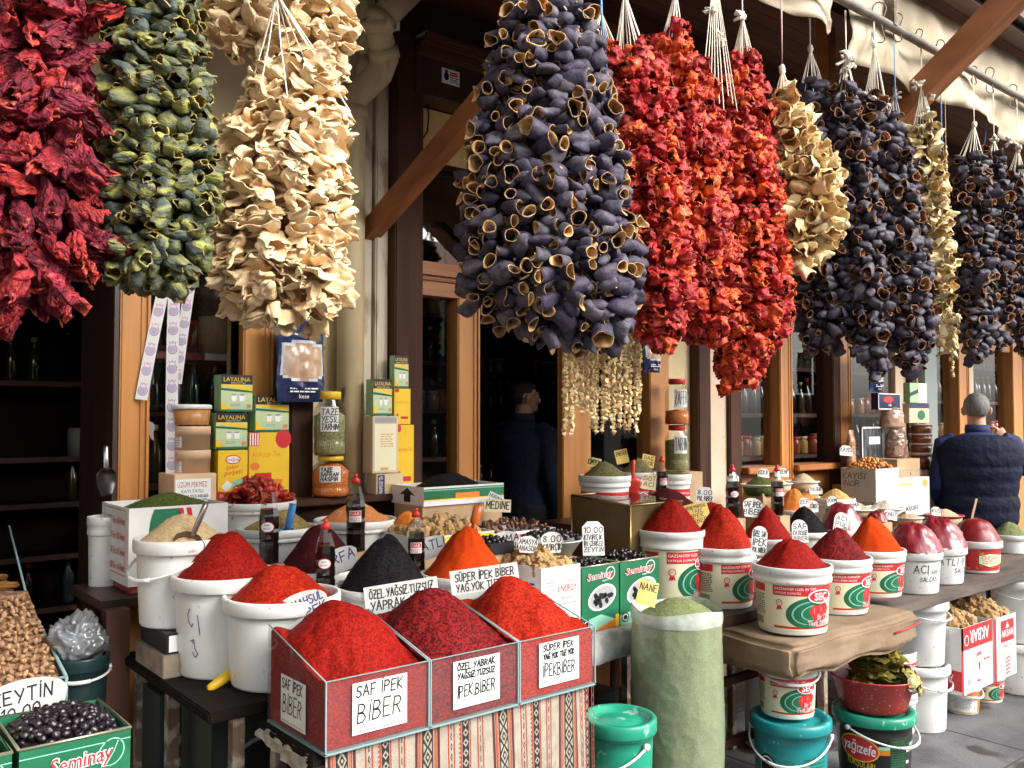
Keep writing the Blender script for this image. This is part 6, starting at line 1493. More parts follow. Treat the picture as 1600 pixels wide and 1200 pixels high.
for (px, pt, y, lab, v, sc, zb) in ((421, 752, 2.93, 'dark molasses bottle with an oval label, beside the blue scoop', 0, 1.08, zT), (556, 740, 2.9, 'dark molasses bottle with red square label in front of the pale orange lentils', 1, 1.08, zT), (509, 810, 2.52, 'small dark molasses bottle with oval label in front of the maroon heap', 0, .95, zT),
                            (650, 793, 2.6, 'dark molasses bottle with red label between black and orange-red cones', 1, .95, zT), (1034, 712, 2.98, 'dark molasses bottle beside the red scoop and green spice pails', 1, .9, .15), (1144, 726, 2.72, 'dark molasses bottle in front of the right window, left of two', 0, 1.0, .92), (1214, 726, 2.72, 'dark molasses bottle in front of the right window, right of two', 1, 1.0, .92)):
    p = W(px, pt, y); z0 = p.z - .26 * sc
    t = thing('molasses_bottle', lab, 'bottle', (p.x, p.y, z0), 0)
    t.scale = (sc, sc, sc)
    for me, nm in ((BG, 'bottle_glass'), (BC, 'molasses'), (BK, 'cap')): link(nm, me, t)
    link('bottle_label', BL_[v], t, rot=(0, 0, FACE + .1))
    if z0 - zb > .01: support(p.x - .045, p.x + .045, p.y - .045, p.y + .045, zb, z0 - .001, {421: 'small carton propping the bottle by the blue scoop', 556: 'small carton propping the bottle by the orange lentils', 509: 'small carton propping the bottle by the maroon heap', 650: 'small carton propping the bottle between the black and orange cones', 1034: 'tall carton propping the bottle by the red scoop', 1144: 'small carton propping the left one of two bottles by the window', 1214: 'small carton propping the right one of two bottles by the window'}[px])
# --- scoops
def scoop(label, tip, top, m, blade=.45, wd=.045, roll=0.0, name='scoop', hm=None, hw=.011):
    """blade end at tip, grip end at top (points)"""
    tip, top = Vector(tip), Vector(top); L_ = (top - tip).length; t = thing(name, label, 'scoop', tip)
    q = (top - tip).to_track_quat('Z', 'Y'); t.rotation_mode = 'QUATERNION'; t.rotation_quaternion = q @ Euler((0, 0, roll)).to_quaternion()
    bl = L_ * blade; b = MB()
    def fn(u, v):
        a = (u - .5) * PI * .95; w_ = wd * (.55 + .45 * min(1, v * 2.2)) * (1 if v < .82 else 1 - (v - .82) * 2.6)
        return (w_ * math.sin(a), -w_ * .55 * math.cos(a) * (.5 + .5 * v) + wd * .2, bl * v)
    b.grid(fn, 12, 12); o = b.build('blade', m, t); sm = o.modifiers.new('thick', 'SOLIDIFY'); sm.thickness = .0018
    b = MB(); b.tube([(0, .002, bl * .93), (0, .002, bl * 1.05), (0, 0, L_ * .99), (0, 0, L_)], [hw * .8, hw, hw, hw * .75], 12, flat=.75); b.build('handle', hm or m, t)
scoop('steel scoop with dark blade standing in the sesame heap', W(283, 880, 2.66), W(322, 787, 2.6), mat('scoop_steel', (.2, .14, .13), .25, metal=.9), .5, .045, 2.6 - YAW, hm=mat('scoop_grip_steel', (.4, .33, .3), .25, metal=.9))
scoop('light blue plastic scoop leaning in the cumin heap', W(443, 853, 3.0), W(458, 787, 2.98), mat('blue_plastic', (.05, .22, .55), .4), .45, .035, 2.4, hw=.016)
scoop('orange translucent scoop stuck behind the smooth orange-red cone', W(738, 835, 2.52), W(748, 790, 2.5), mat('orange_plastic', (.55, .12, .02), .3), .4, .03, .5, hw=.017)
scoop('bright red scoop between the green spice pails and the brass case', W(986, 775, 2.98), W(990, 719, 2.96), mat('red_plastic', (.6, .04, .03), .35), .55, .042, -YAW, hw=.013)
# --- spice pails by the door leaf
def red_band(r, h):
    k = ('rb', round(r, 3), round(h, 3))
    if k in _pc: return _pc[k]
    d = Decal(); U = r * 1.4; d.rect(-U, h * .1, U, h * .62, 0, 9); d.rect(-U, h * .48, U, h * .66, 1, 1); d.text('GAZİANTEP ÖZEL', .2 * U, h * .54, h * .05, 2, 0); d.ell(.1 * U, h * .46, U * .22, h * .1, 3, 0); d.ell(.1 * U, h * .46, U * .19, h * .08, 4, 1); d.text('SEÇ', .1 * U, h * .42, h * .09, 5, 0)
    _pc[k] = d.out('bucket_label', PM, cyl(r * .86 + .0006, r * .955 + .0006, h), cut=.012, parent=False); return _pc[k]
for (px, prim, y, wpx, pk, hm, pl, hl, sd) in ((945, 742, 3.02, 82, 720, PW_SAG, 'white pail with a red band holding the grey-green thyme, leftmost of three', 'grey-green herb cone under the okra strings', 51),
    (996, 737, 3.12, 62, 715, PW_SAG, 'white pail with red band behind the red scoop', 'small grey-green herb cone beside the yellow card', 52), (1052, 740, 3.08, 56, 735, PW_HRB, 'white pail with red band in front of the tarragon jar', 'low dark herb heap in front of the tarragon jar', 53)):
    p = W(px, prim, y); r = wpx / 2 / S(p)
    pail_heap(px, prim, y, wpx, .22, hm, pk, pl, hl, sd, lab=red_band(r / 1.02, .22), labrz=FACE)
q0, q1 = W(900, 800, 3.0), W(1085, 800, 3.0)
table('stall_table', 'narrow shelf table under the red banded spice pails', q0.x, q1.x, 2.9, 3.26, W(945, 742, 3.02).z - .222, [(q0.x + .03, 2.95), (q1.x - .03, 2.95), (q1.x - .03, 3.2)])
# brass-brown spice case
a = W(985, 868, 2.62); c = W(1030, 860, 2.62); bk = W(915, 845, 2.95)
case = thing('spice_case', 'brown glass and brass spice case with a sloping top in front of the door leaf', 'display case', (a.x, 2.62, zM + .006)); zt1 = Zat((a.x, 2.62), 790) - zM - .006; zt2 = zt1 + .02
b = MB(); wd = .34; dp = .36
b.add([(0, 0, 0), (wd, 0, 0), (wd, dp, 0), (0, dp, 0), (0, 0, zt1), (wd, 0, zt1), (wd, dp, zt2), (0, dp, zt2)], [(0, 1, 5, 4), (1, 2, 6, 5), (2, 3, 7, 6), (3, 0, 4, 7), (3, 2, 1, 0)]); b.build('case_body', mat('brown_case', (.13, .085, .03), .3, (.07, .045, .02), 6), case)
b = MB(); b.add([(0, 0, zt1), (wd, 0, zt1), (wd, dp, zt2), (0, dp, zt2)], [(0, 1, 2, 3)]); o = b.build('glass_lid', glass('case_glass', (.8, .75, .65)), case); sm = o.modifiers.new('t', 'SOLIDIFY'); sm.thickness = .004
b = MB()
for p0, p1 in (((0, 0, 0), (0, 0, zt1)), ((0, 0, zt1), (wd, 0, zt1)), ((0, 0, zt1), (0, dp, zt2)), ((0, dp, 0), (0, dp, zt2)), ((0, dp, zt2), (wd, dp, zt2))): b.tube([p0, p1], .005, 6)
b.build('brass_edges', mat('dull_brass', (.3, .2, .09), .35, metal=.9), case)
q = W(1045, 790, 2.85); heap('dark maroon pepper cone in the back of the brown spice case', q.x - .03, 2.83, zM + zt1 - .02, .13, Zat((q.x, 2.83), 757) - zM - zt1 + .03, PW_ISO, seed=61)
# --- tall pepper paste pails
SG = 'pepper paste pails with printed labels'
def sec(px, prim, y, wpx, h, hm, pk, pl, hl, sd, var, **k):
    p = W(px, prim, y); r = wpx / 2 / S(p) / 1.02
    return pail_heap(px, prim, y, wpx, h, hm, pk, pl, hl, sd, lab=sec_label(r, h, var), labrz=FACE + k.pop('rot', .15), group=SG, **k)
zst = Vector(ts.location).z + W(1130, 952, 2.35).z
p, r = sec(1048, 826, 2.56, 106, W(1048, 826, 2.56).z - W(1130, 952, 2.35).z, PW_DRK if False else PW_RED, 777, 'printed pepper paste pail furthest left, beside the brown spice case', 'dark red flake cone in the leftmost printed pail', 71, 'tatli', rot=.3)
p, r = sec(1128, 851, 2.42, 106, W(1128, 851, 2.42).z - W(1130, 952, 2.35).z, PW_BRT, 783, 'printed pepper paste pail on the stool, directly right of the mint sack top', 'orange-red flake cone with a yellow card behind it', 72, 'tatli', rot=.35)
sec(1237, 880, 2.08, 122, W(1237, 880, 2.08).z - BZ1 - .004, PW_RED, 838, 'printed pepper paste pail nearest the camera, left end of the cloth bench', 'red flake cone in the pail nearest the camera on the cloth bench', 73, 'ev', rot=-.22)
sec(1308, 868, 2.15, 104, W(1308, 868, 2.15).z - BZ1 - .004, PW_DRK, 822, 'printed pepper paste pail in the middle of the cloth bench', 'coarse dark red flake cone in the middle pail of the cloth bench', 74, 'aci', rot=.1)
sec(1363, 856, 2.24, 98, W(1363, 856, 2.24).z - BZ1 - .004, PW_ORG, 803, 'printed pepper paste pail at the right end of the cloth bench', 'smooth orange-red cone at the right end of the cloth bench', 75, 'aci', rot=.1)
# heaps behind them
def plain(px, prim, y, wpx, hm, pk, hl, sd, h=.2, base=.92, lab=None, **k):
    p = W(px, prim, y); hh = max(p.z - base - .001, .05)
    return pail_heap(px, prim, y, wpx, hh, hm, pk, lab or 'white bucket under the ' + hl, hl, sd, **k)
plain(1112, 815, 2.75, 92, PW_BRT, 781, 'orange-brown cone just behind the yellow card', 81, base=zM)
plain(1198, 838, 2.62, 84, PW_RED, 789, 'red cone behind the pail nearest the camera', 82, base=.0)
plain(1258, 828, 2.66, 80, PW_BLK, 787, 'black cone with a tall white card, right group', 83, base=.92)
plain(1240, 795, 2.95, 62, PW_TUR, 760, 'turmeric cone behind the black cone', 84)
plain(1262, 780, 3.1, 50, PW_LEN, 765, 'small pale orange lentil cone by the right window', 85)
plain(1305, 778, 2.95, 60, PW_BUL, 763, 'golden bulgur heap in front of the dark shelves', 86)
def dish(px, prim, y, wpx, hm, pk, hl, sd, m=WHITE, dl=None, base=.92):
    p = W(px, prim, y); r = wpx / 2 / S(p); t = thing('dish', dl or 'shallow white dish under the ' + hl, 'dish', (p.x, p.y, p.z - .045)); b = MB()
    b.lathe([(0, 0), (r * .7, 0), (r * .98, .042), (r * 1.05, .044), (r * 1.05, .048), (r * .95, .048), (r * .68, .006), (0, .006)], 36); b.build('dish_body', m, t)
    if p.z - .047 > base + .01: support(p.x - .07, p.x + .07, p.y - .07, p.y + .07, base, p.z - .046, 'small carton under the ' + hl)
    heap(hl, p.x, p.y, p.z, r * .93, Zat((p.x, p.y), pk) - p.z + .012, hm, seed=sd)
dish(1187, 757, 3.15, 56, PW_HRB, 742, 'olive green herb heap by the reflecting window', 91)
dish(1215, 755, 3.25, 44, PW_TAN, 744, 'flat tan powder heap on the window side', 92)
dish(1254, 752, 3.2, 50, PW_TAN, 737, 'pale tan cone left of the dark shelves', 93)
dish(1338, 795, 2.75, 58, PW_PNK, 782, 'pinkish barley heap behind the orange-red cone', 94)
dish(1382, 793, 2.75, 56, PW_CHK, 778, 'white pea heap in front of the apricot crate', 95)
dish(1418, 808, 2.6, 46, PW_PNK, 795, 'mixed grain heap in front of the clamshell box', 96)
dish(1475, 805, 2.55, 56, PW_TAN, 792, 'pale tan powder on the red dish beside the man', 97, mat('red_dish', (.45, .05, .06), .4))
# paste domes under film
PASTE = mat('pepper_paste', (.16, .008, .01), .35, (.22, .016, .016), 16, bump=.3, bscale=20)
FILM = mat('filmed_paste', (.2, .014, .022), .3, (.42, .2, .24), 9, .5, .78, bump=.25, bscale=30, stretch=(1, 1, .4), coat=.25)
def paste(label, x, y, zr, r, H, film=None, seed=0, rough=.1):
    b = MB(); nr, ns = 20, 40; vs = []
    for i in range(nr + 1):
        t = i / nr
        for k in range(ns):
            a = 2 * PI * k / ns; hh = H * (1 - t ** 2.7) + rough * H * nz((math.cos(a) * t * 3 + seed, math.sin(a) * t * 3, seed))
            vs.append((r * t * math.cos(a), r * t * math.sin(a), hh))
    fs = [(i * ns + k, i * ns + (k + 1) % ns, (i + 1) * ns + (k + 1) % ns, (i + 1) * ns + k) for i in range(nr) for k in range(ns)]
    t = thing('pepper_paste', label, 'pepper paste', (x, y, zr - .01)); b.add(vs, fs, 0, True); b.build('paste_dome', PASTE, t)
    if film:
        b = MB(); fv = []
        for v in vs:
            a = math.atan2(v[1], v[0]); rr = math.hypot(v[0], v[1]) / r
            k = .0015 + .008 * (1 - abs(nz((a * 2.2, rr * 2, seed + 2.5)))) ** 7 + .006 * (1 - abs(nz((a * 4.1, rr * 5, seed)))) ** 9
            fv.append((v[0] * (1 + k / r), v[1] * (1 + k / r), v[2] + k))
        b.add(fv, fs, 0, True); b.build('cling_film', FILM, t)
    return t
PG = 'white buckets of pepper paste on the plank'
def pastepail(px, prim, y, wpx, pk, pl, hl, film, sd, lab=None, key='pw'):
    p = W(px, prim, y); r = wpx / 2 / S(p) / 1.02; h = p.z - zR - .003
    pail(pl, p.x, p.y, zR + .002, r, h, WHITE2, key, lab=lab(r, h) if lab else None, labrz=FACE + .1, group=PG, ribs=0)
    paste(hl, p.x, p.y, p.z, r * .99, Zat((p.x, p.y), pk) - p.z + .01, film, sd)
def hand_label(rows):
    def f(r, h):
        d = Decal()
        for (tx, u, v, hh, fit) in rows: d.hand(tx, u * r, v * h, hh * h, 1, 0, fit=fit * r)
        return d.out('bucket_label', [INK], cyl(r * .86 + .0006, r * .955 + .0006, h), cut=.01, parent=False)
    return f
def ozsara(r, h):
    d = Decal(); U = r * .9; rr_ = random.Random(3)
    d.rect(-U, h * .1, U, h * .76, 0, 1)
    for i in range(60): d.ell(rr_.uniform(-U * .93, U * .93), rr_.uniform(h * .14, h * .72), U * .09, h * .05, 1 + i % 3, 0 + (1 if i % 3 else 6) , 10, rr_.uniform(0, 3))
    d.poly([(-U * .5, h * .3), (0, h * .2), (U * .9, h * .3), (U * .9, h * .58), (0, h * .66), (-U * .5, h * .58)], 5, 2); d.poly([(-U * .45, h * .32), (0, h * .225), (U * .86, h * .32), (U * .86, h * .56), (0, h * .63), (-U * .45, h * .56)], 6, 9)
    d.text('ÖZSARA', U * .2, h * .46, h * .1, 7, 1, fit=U * 1.1); d.text('Tatlı Biber Salçası', U * .2, h * .38, h * .06, 7, 1, fit=U * 1.05); d.text('Sweet Pepper Paste', U * .2, h * .31, h * .05, 7, 1, fit=U * 1.0)
    return d.out('bucket_label', PM, cyl(r * .86 + .0006, r * .955 + .0006, h), cut=.01, parent=False)
p = W(1315, 825, 2.55); r = 34 / S(p); pail('white bucket behind the orange-red cone under the first film-wrapped dome', p.x, p.y, p.z - .25, r, .25, WHITE, 'w', group=None); paste('dark paste dome in shiny film behind the middle cones', p.x, p.y, p.z, r * .95, Zat((p.x, p.y), 785) - p.z, True, 5)
support(p.x - .1, p.x + .1, p.y - .1, p.y + .1, .3, p.z - .251, 'carton under the bucket of film-wrapped paste')
pastepail(1426, 858, 2.27, 86, 818, 'white bucket hand lettered ACI, beside the cloth bench', 'red paste dome under clear film in the ACI bucket', True, 1, hand_label([('ACI', -.45, .52, .18, .5), ('BİBER', .2, .5, .08, .42), ('SALÇASI', -.25, .32, .1, .75)]))
pastepail(1466, 851, 2.31, 82, 810, 'white bucket hand lettered TATLI, second on the plank', 'red paste dome under clear film in the TATLI bucket', True, 2, hand_label([('TATLI-B', -.75, .55, .16, 1.4), ('SALÇA', .1, .33, .12, .7)]))
pastepail(1524, 842, 2.33, 76, 810, 'white bucket with a printed red pepper label, third on the plank', 'bare dark red paste with a wooden stick in it', None, 3, ozsara)
p = W(1578, 835, 2.5); plain(1578, 834, 2.5, 56, PW_MNT, 813, 'pale green herb heap at the right edge', 98, base=zR, lab='plain white bucket at the right edge on the plank')
b = MB(); q = W(1518, 812, 2.4); b.box(-.007, .007, -.002, .002, 0, .13, bev=.0015); props(b.build('wooden_stick', mat('stick_wood', (.55, .36, .2), .6), None, q, (0, .25, -YAW)), 'flat wooden stick standing in the bare red paste', 'stick')
p = W(1370, 812, 2.6); paste('small pointed heap of dark red paste behind the orange-red cone', p.x, p.y, p.z, .06, Zat((p.x, p.y), 795) - p.z, None, 7, .25); support(p.x - .06, p.x + .06, p.y - .06, p.y + .06, .6, p.z - .012, 'carton under the small paste heap')
# ================================================================ price cards
def card(label, px, pb, wpx, hpx, y, lines, shape='rect', roll=0, tilt=-12, ink=1, m=None, group=None, name='price_card'):
    """lines: (text, relative height); the foot of the card shows at (px, pb)"""
    p = W(px, pb, y); s = S(p); w_, h = wpx / s, hpx / s; d = Decal(); m0 = m or PAPER
    if shape == 'fan':
        pts = [(-.38 * w_, 0), (.38 * w_, 0)] + [(.5 * w_ * math.cos(a) , h * (.62 + .38 * math.sin(a))) for a in [i * PI / 12 for i in range(13)]]
    elif shape == 'tag':
        r = w_ / 2; pts = [(-r, 0), (r, 0)] + [(r * math.cos(a), h - r + r * math.sin(a)) for a in [i * PI / 12 for i in range(13)]]
    elif shape == 'oct':
        c = w_ * .25; pts = [(-w_ / 2, 0), (w_ / 2, 0), (w_ / 2, h - c), (w_ / 2 - c, h), (-w_ / 2 + c, h), (-w_ / 2, h - c)]
    else: pts = [(-w_ / 2, 0), (w_ / 2, 0), (w_ / 2, h), (-w_ / 2, h)]
    d.poly(pts, 0, 0); tot = sum(q for _, q in lines); v = h * .93 if shape == 'rect' else h * .86
    for tx, q in lines:
        hh = h * .78 * q / tot; v -= hh
        n = max(1, len(tx)); fit = min(w_ * .86, n * hh * .62)
        d.hand(tx, -fit / 2, v + hh * .14, hh * .72, 1, 1, fit=fit, wd=max(min(hh * .11, .0042), .0012))
    d.poly([(a, b_) for a, b_ in pts][::-1], -5, 0)
    bd = rng.uniform(-.25, .25); sk = rng.uniform(-.2, .2)
    o = d.out(name, [m0, [None, INK, BLUEINK, REDINK][ink]], lambda u, v, l: (u, -l + (bd * u * u + sk * u * v * .5) / max(w_, .02), v), cut=w_ / 6, parent=False)
    n = len(o.polygons)
    ob = link(name, o, None, p); ob.rotation_euler = Euler((R(tilt), R(-roll), 0)); ob.rotation_euler.rotate(Euler((0, 0, FACE)))
    return props(ob, label, 'price card', group)
card('fan-shaped card in blue pen reading YENİ MAHSUL, behind the left glass box', 478, 984, 100, 58, 2.221, [('YENİ MAHSUL', 1), ('SAF İPEK', 1), ('', .6)], 'fan', 24, ink=2)
card('long white card reading ÖZEL YAĞSIZ behind the middle glass box', 632, 972, 118, 62, 2.225, [('ÖZEL.YAĞSIZ.TUZSUZ', 1), ('YAPRAK BİBER', 1.1), ('', .7)], 'rect', 9)
card('white card reading SÜPER İPEK BİBER behind the right glass box', 762, 942, 108, 56, 2.225, [('SÜPER İPEK BİBER', 1), ('YAĞ.YOK TUZ YOK', 1), ('', .7)], 'rect', 8)
card('small fan card reading URFA in blue between maroon and black cones', 538, 893, 62, 38, 2.62, [('URFA', 1), ('', .5)], 'fan', 24, ink=2)
card('small fan card in blue pen left of the orange-red cone', 676, 872, 56, 34, 2.62, [('TATLI', 1), ('', .5)], 'fan', 18, ink=2)
card('fan card reading SIKMA TARHANA above the white lump carton', 792, 866, 50, 36, 2.68, [('SIKMA', 1), ('TARHANA', 1)], 'fan', 8)
card('small fan card reading AMASYA ANASON beside the olive bowl', 824, 864, 32, 26, 2.47, [('AMASYA', 1), ('ANASON', 1)], 'fan', -4)
card('rounded card priced 8.00 KIVIRÇIK behind the tan lumps', 863, 864, 34, 33, 2.44, [('8.00', 1), ('KIVIRÇIK', 1)], 'fan', 2)
card('tall rounded card priced 10.00 standing in the olive tins', 928, 868, 34, 53, 2.46, [('10.00', 1), ('KIVIRÇIK', .9), ('İRİ ÇERKEZ', .8), ('ZEYTİN', .8)], 'oct', 1)
card('cream board reading MEDİNE in front of the dates', 777, 800, 42, 20, 2.9, [('MEDİNE', 1)], 'rect', -2, m=mat('cream_card', (.65, .55, .38), .6))
card('small white diamond-tilted card above the MEDİNE board', 768, 790, 24, 20, 2.92, [('HURMA', 1), ('YENİ', 1)], 'rect', -28)
card('tiny yellow card reading KİMYON behind the leftmost herb cone', 927, 730, 22, 15, 3.12, [('KİMYON', 1)], 'rect', -12, m=YCARD)
card('yellow card reading ZAHTER between the two green herb cones', 974, 724, 20, 22, 3.18, [('ZAHTER', 1), ('', 1)], 'rect', 12, m=YCARD)
card('yellow card leaning right beside the red lidded jars', 1011, 730, 20, 20, 3.16, [('DAĞ', 1), ('KEKİK', 1)], 'rect', -12, m=YCARD)
card('cream card with a yellow edge in front of the brown spice case', 1013, 765, 22, 24, 2.94, [('ISOT', 1), ('ACI', 1)], 'rect', -8, m=mat('cream_yellow_card', (.65, .55, .3), .5))
card('large yellow card between two red cones reading İPEK BİBER', 1096, 823, 37, 38, 2.62, [('YENİ MAHSUL', .8), ('TAZE', .8), ('İPEK', 1), ('BİBER', 1)], 'rect', 14, m=YCARD)
card('white eight-cornered card behind the leftmost printed pail heap', 1101, 786, 27, 25, 2.8, [('8.00', 1), ('PUL BİBER', 1)], 'oct', -4)
card('white eight-cornered card reading SAF İPEK in front of the bottles', 1175, 808, 31, 30, 2.66, [('SAF.İPEK', 1), ('BİBER', 1)], 'fan', -6)
card('leaning rounded card reading ÖZEL SAF İPEK by the nearest bench pail', 1185, 868, 24, 46, 2.2, [('ÖZEL SAF', .8), ('İPEK', 1), ('PUL BİBER', .7)], 'tag', -8)
card('rounded card reading SAF KATKISIZ in front of the black cone', 1251, 848, 25, 36, 2.38, [('SAF', 1), ('KATKISIZ', .8), ('BİBER', .7)], 'tag', 0)
card('rounded card reading ACI behind the middle bench pail', 1312, 834, 23, 34, 2.36, [('ACI', 1), ('PUL', 1), ('BİBER', .8)], 'tag', -14)
card('yellow card reading NANE stuck in the top of the mint sack', 1008, 946, 31, 38, 2.04, [('NANE', 1), ('', .5), ('', .7)], 'rect', -14, m=YCARD)
card('large fan-shaped card reading ZEYTİN behind the front olive tin', 40, 1140, 150, 76, 2.155, [('ZEYTİN', 1.1), ('10.00', 1), ('', .4)], 'fan', 14)
for (px, pb, w_, h_, y, tx, lab) in ((1146, 752, 18, 12, 3.05, 'NANE', 'small white tag by the olive green herb dish'), (1193, 746, 18, 14, 3.28, 'KEKİK', 'small white tag at the rim of the flat tan dish'), (1222, 745, 22, 14, 3.3, 'REZENE', 'small white tag between the two tan dishes'), (1275, 772, 20, 13, 3.05, 'BULGUR', 'small white tag above the lentil cone'),
    (1258, 792, 16, 14, 2.8, 'ZER', 'small white tag beside the turmeric cone'), (1272, 800, 14, 16, 2.72, 'ÇÖREK', 'small white tag in front of the lentil cone'), (1302, 790, 18, 14, 2.86, 'DÖVME', 'small white tag under the golden bulgur'), (1333, 798, 26, 14, 2.68, 'YARMA', 'small printed tag in the pinkish barley'),
    (1390, 812, 24, 15, 2.55, 'NOHUT', 'small white tag reading NOHUT below the white peas'), (1428, 802, 24, 14, 2.56, 'AŞURE', 'small white tag behind the mixed grain'), (1463, 806, 14, 14, 2.5, 'KUŞ', 'small white tag at the pale tan powder'), (1380, 735, 14, 15, 3.08, 'ACI', 'small white tag between the apricots and the clamshell'), (1398, 737, 14, 16, 3.06, 'İÇ', 'second white tag above the clamshell box'), (1322, 712, 20, 16, 3.1, 'KAYISI', 'small white tag above the apricots')):
    card(lab, px, pb, w_, h_, y, [(tx, 1), ('', .4)], 'oct', rng.uniform(-10, 10), group='small white tags in the spice plates')

# ================================================================ mint sack, green bucket
p = W(1057, 948, 2.1); rs = 69 / S(p); hs = p.z
sack = thing('mint_sack', 'tall clear plastic sack of dried mint standing in front of the stall', 'sack', (p.x, p.y, 0))
def sackr(a, z):
    k = z / hs
    return rs * (1.0 - .03 * math.cos(k * 5) + .022 * nz((math.cos(a) * 1.5, math.sin(a) * 1.5, z * 3)) + .012 * nz((math.cos(a) * 5, math.sin(a) * 5, z * 9)) + (.016 * max(0, (k - .72) / .28) * math.sin(a * 9 + 7 * k + 2 * nz((a, k * 4, 1)))) + .012 * (1 - abs(nz((math.cos(a) * 2.2 + k * 2, math.sin(a) * 2.2, k * 9 + 7)))) ** 8 + .008 * (1 - abs(nz((math.cos(a) * 4 + 3, math.sin(a) * 4 + k * 3, k * 20)))) ** 9)
b = MB(); b.grid(lambda u, v: (sackr(u * 2 * PI, v * hs) * math.cos(u * 2 * PI), sackr(u * 2 * PI, v * hs) * math.sin(u * 2 * PI), .004 + v * (hs - .045)), 140, 120)
SACKM = mat('mint_behind_film', (.25, .285, .17), .3, (.16, .19, .10), 200, .28, .72, bump=.2, bscale=14, coat=.5, bdist=.02, detail=1.5)
b.build('filled_film', SACKM, sack)
b = MB(); b.grid(lambda u, v: ((sackr(u * 2 * PI, hs * .95) + .001 + .0025 * math.sin(v * PI)) * math.cos(u * 2 * PI), (sackr(u * 2 * PI, hs * .95) + .001 + .0025 * math.sin(v * PI)) * math.sin(u * 2 * PI), hs - .047 + .05 * v + .008 * math.sin(u * 2 * PI * 3 + 1) * v), 72, 8)
b.grid(lambda u, v: ((sackr(u * 2 * PI, hs * .95) - .002 - .01 * v) * math.cos(u * 2 * PI), (sackr(u * 2 * PI, hs * .95) - .002 - .01 * v) * math.sin(u * 2 * PI), hs + .003 - .05 * v + .008 * math.sin(u * 2 * PI * 3 + 1) * (1 - v)), 72, 6)
b.build('folded_rim', mat('milky_film', (.5, .53, .46), .25, (.36, .4, .3), 20, coat=.4, bump=.3, bscale=30), sack)
b = MB()
for z in (hs * .34, hs * .36): b.tube([((sackr(a, z) + .0006) * math.cos(a), (sackr(a, z) + .0006) * math.sin(a), z + .003 * math.sin(a * 3)) for a in [i * 2 * PI / 60 for i in range(61)]], .0014, 5)
b.build('film_crease', _mats['milky_film'], sack)
heap('loose dried mint heaped in the mouth of the tall sack', p.x + .01, p.y, hs - .022, rs * .92, .075, PW_MNT, seed=101, sharp=1.3)
GRB = mat('green_bucket_plastic', (.015, .28, .17), .35, (.01, .22, .13), 6, spot=((.22, .42, .34), 30, .64))
TQ = mat('turquoise_plastic', (.01, .24, .25), .35, (.01, .19, .2), 6, spot=((.2, .4, .4), 32, .65))
BKP = mat('black_bucket_plastic', (.012, .013, .013), .3)
def peper(r, h):
    d = Decal(); U = r * .8; d.ell(0, h * .36, U * .6, h * .19, 1, 3, 36); d.ell(0, h * .36, U * .56, h * .17, 2, 1, 36); d.text('yağızefe', 0, h * .31, h * .12, 3, 0, fit=U * .9, rot=.05); d.rect(-U * .9, h * .38, -U * .55, h * .44, 0, 6); d.rect(U * .55, h * .38, U * .9, h * .44, 0, 6)
    return d.out('bucket_label', PM, cyl(r * .86 + .0006, r * .955 + .0006, h), cut=.012, parent=False)
q = W(967, 1122, 2.0); r = 59 / S(q) / 1.05
pail('green lidded bucket with white handle beside the mint sack', q.x, q.y, q.z - .29, r, .29, GRB, 'grn', handle=30, hrz=FACE - .9, lid=(GRB, 'grn'), lab=peper(r, .29), labrz=FACE + .35, ribs=0, hzf=.8)
pail('dark bucket under the green lidded bucket', q.x, q.y, .0, r, q.z - .302, BKP, 'blk', ribs=0)
for i, (x0, tx, lab) in enumerate(((1.93, 'YAPRAĞI', 'black carton lettered YAPRAĞI under the middle table'), (2.2, 'ASMA', 'black carton lettered ASMA under the middle table'))):
    z1 = zM - .05
    def bf(d, w_, h, tx=tx):
        d.text(tx, w_ * .5, h * .42, h * .12, 0, 10, fit=w_ * .8); d.line([(w_ * .5, h * .6), (w_ * .55, h * .75), (w_ * .45, h * .85)], .006, 0, 11); d.line([(w_ * .35, h * .55), (w_ * .6, h * .62)], .005, 0, 11)
    box_thing('carton', lab, 'carton', x0, x0 + .26, 2.36, 2.7, 0.004, .58, BLACKP, front=bf, mats=PM[:11] + [BLUEP])

# ================================================================ under the bench and plank, right side
q = W(1235, 1120, 2.12); r = 62 / S(q) / 1.05; hq = q.z
def tq_lab(r, h):
    d = Decal(); U = r * 1.2; d.ell(-U * .75, h * .55, U * .22, h * .14, 1, 4); d.ell(-U * .75, h * .55, U * .19, h * .12, 2, 0); d.ell(-U * .75, h * .55, U * .17, h * .105, 3, 4); d.text('zeytin', -U * .5, h * .14, h * .1, 1, 0); d.poly([(-U * .6, h * .62), (0, h * .52), (0, h * .5), (-U * .6, h * .57)], 1, 0); d.line([(-U * .3, h * .3), (-U * .1, h * .33), (-U * .2, h * .38)], .003, 1, 10); d.fine(.05 * U, h * .1, .7 * U, h * .7, 14, 1, 2)
    return d.out('bucket_label', PM, cyl(r * .86 + .0006, r * .955 + .0006, h), cut=.012, parent=False)
pail('turquoise lidded bucket with white handle under the printed pail', q.x, q.y, 0.0, r, hq, TQ, 'tq', handle=25, hrz=FACE - .5, lid=(TQ, 'tq'), lab=tq_lab(r, hq), labrz=FACE, ribs=0)
q2 = W(1237, 1126, 2.14); r2 = 47 / S(q2) / 1.02; h2 = BZ0 - hq - .03
pail('printed pepper paste pail standing on the turquoise bucket under the bench', q.x + .01, q.y + .02, hq + .012, r2, h2, WHITE, 'w', handle=14, hrz=FACE, lab=sec_label(r2, h2, 'ev'), labrz=FACE - .3, group=SG)
q = W(1365, 1108, 2.05); r = 62 / S(q) / 1.05; hq = q.z
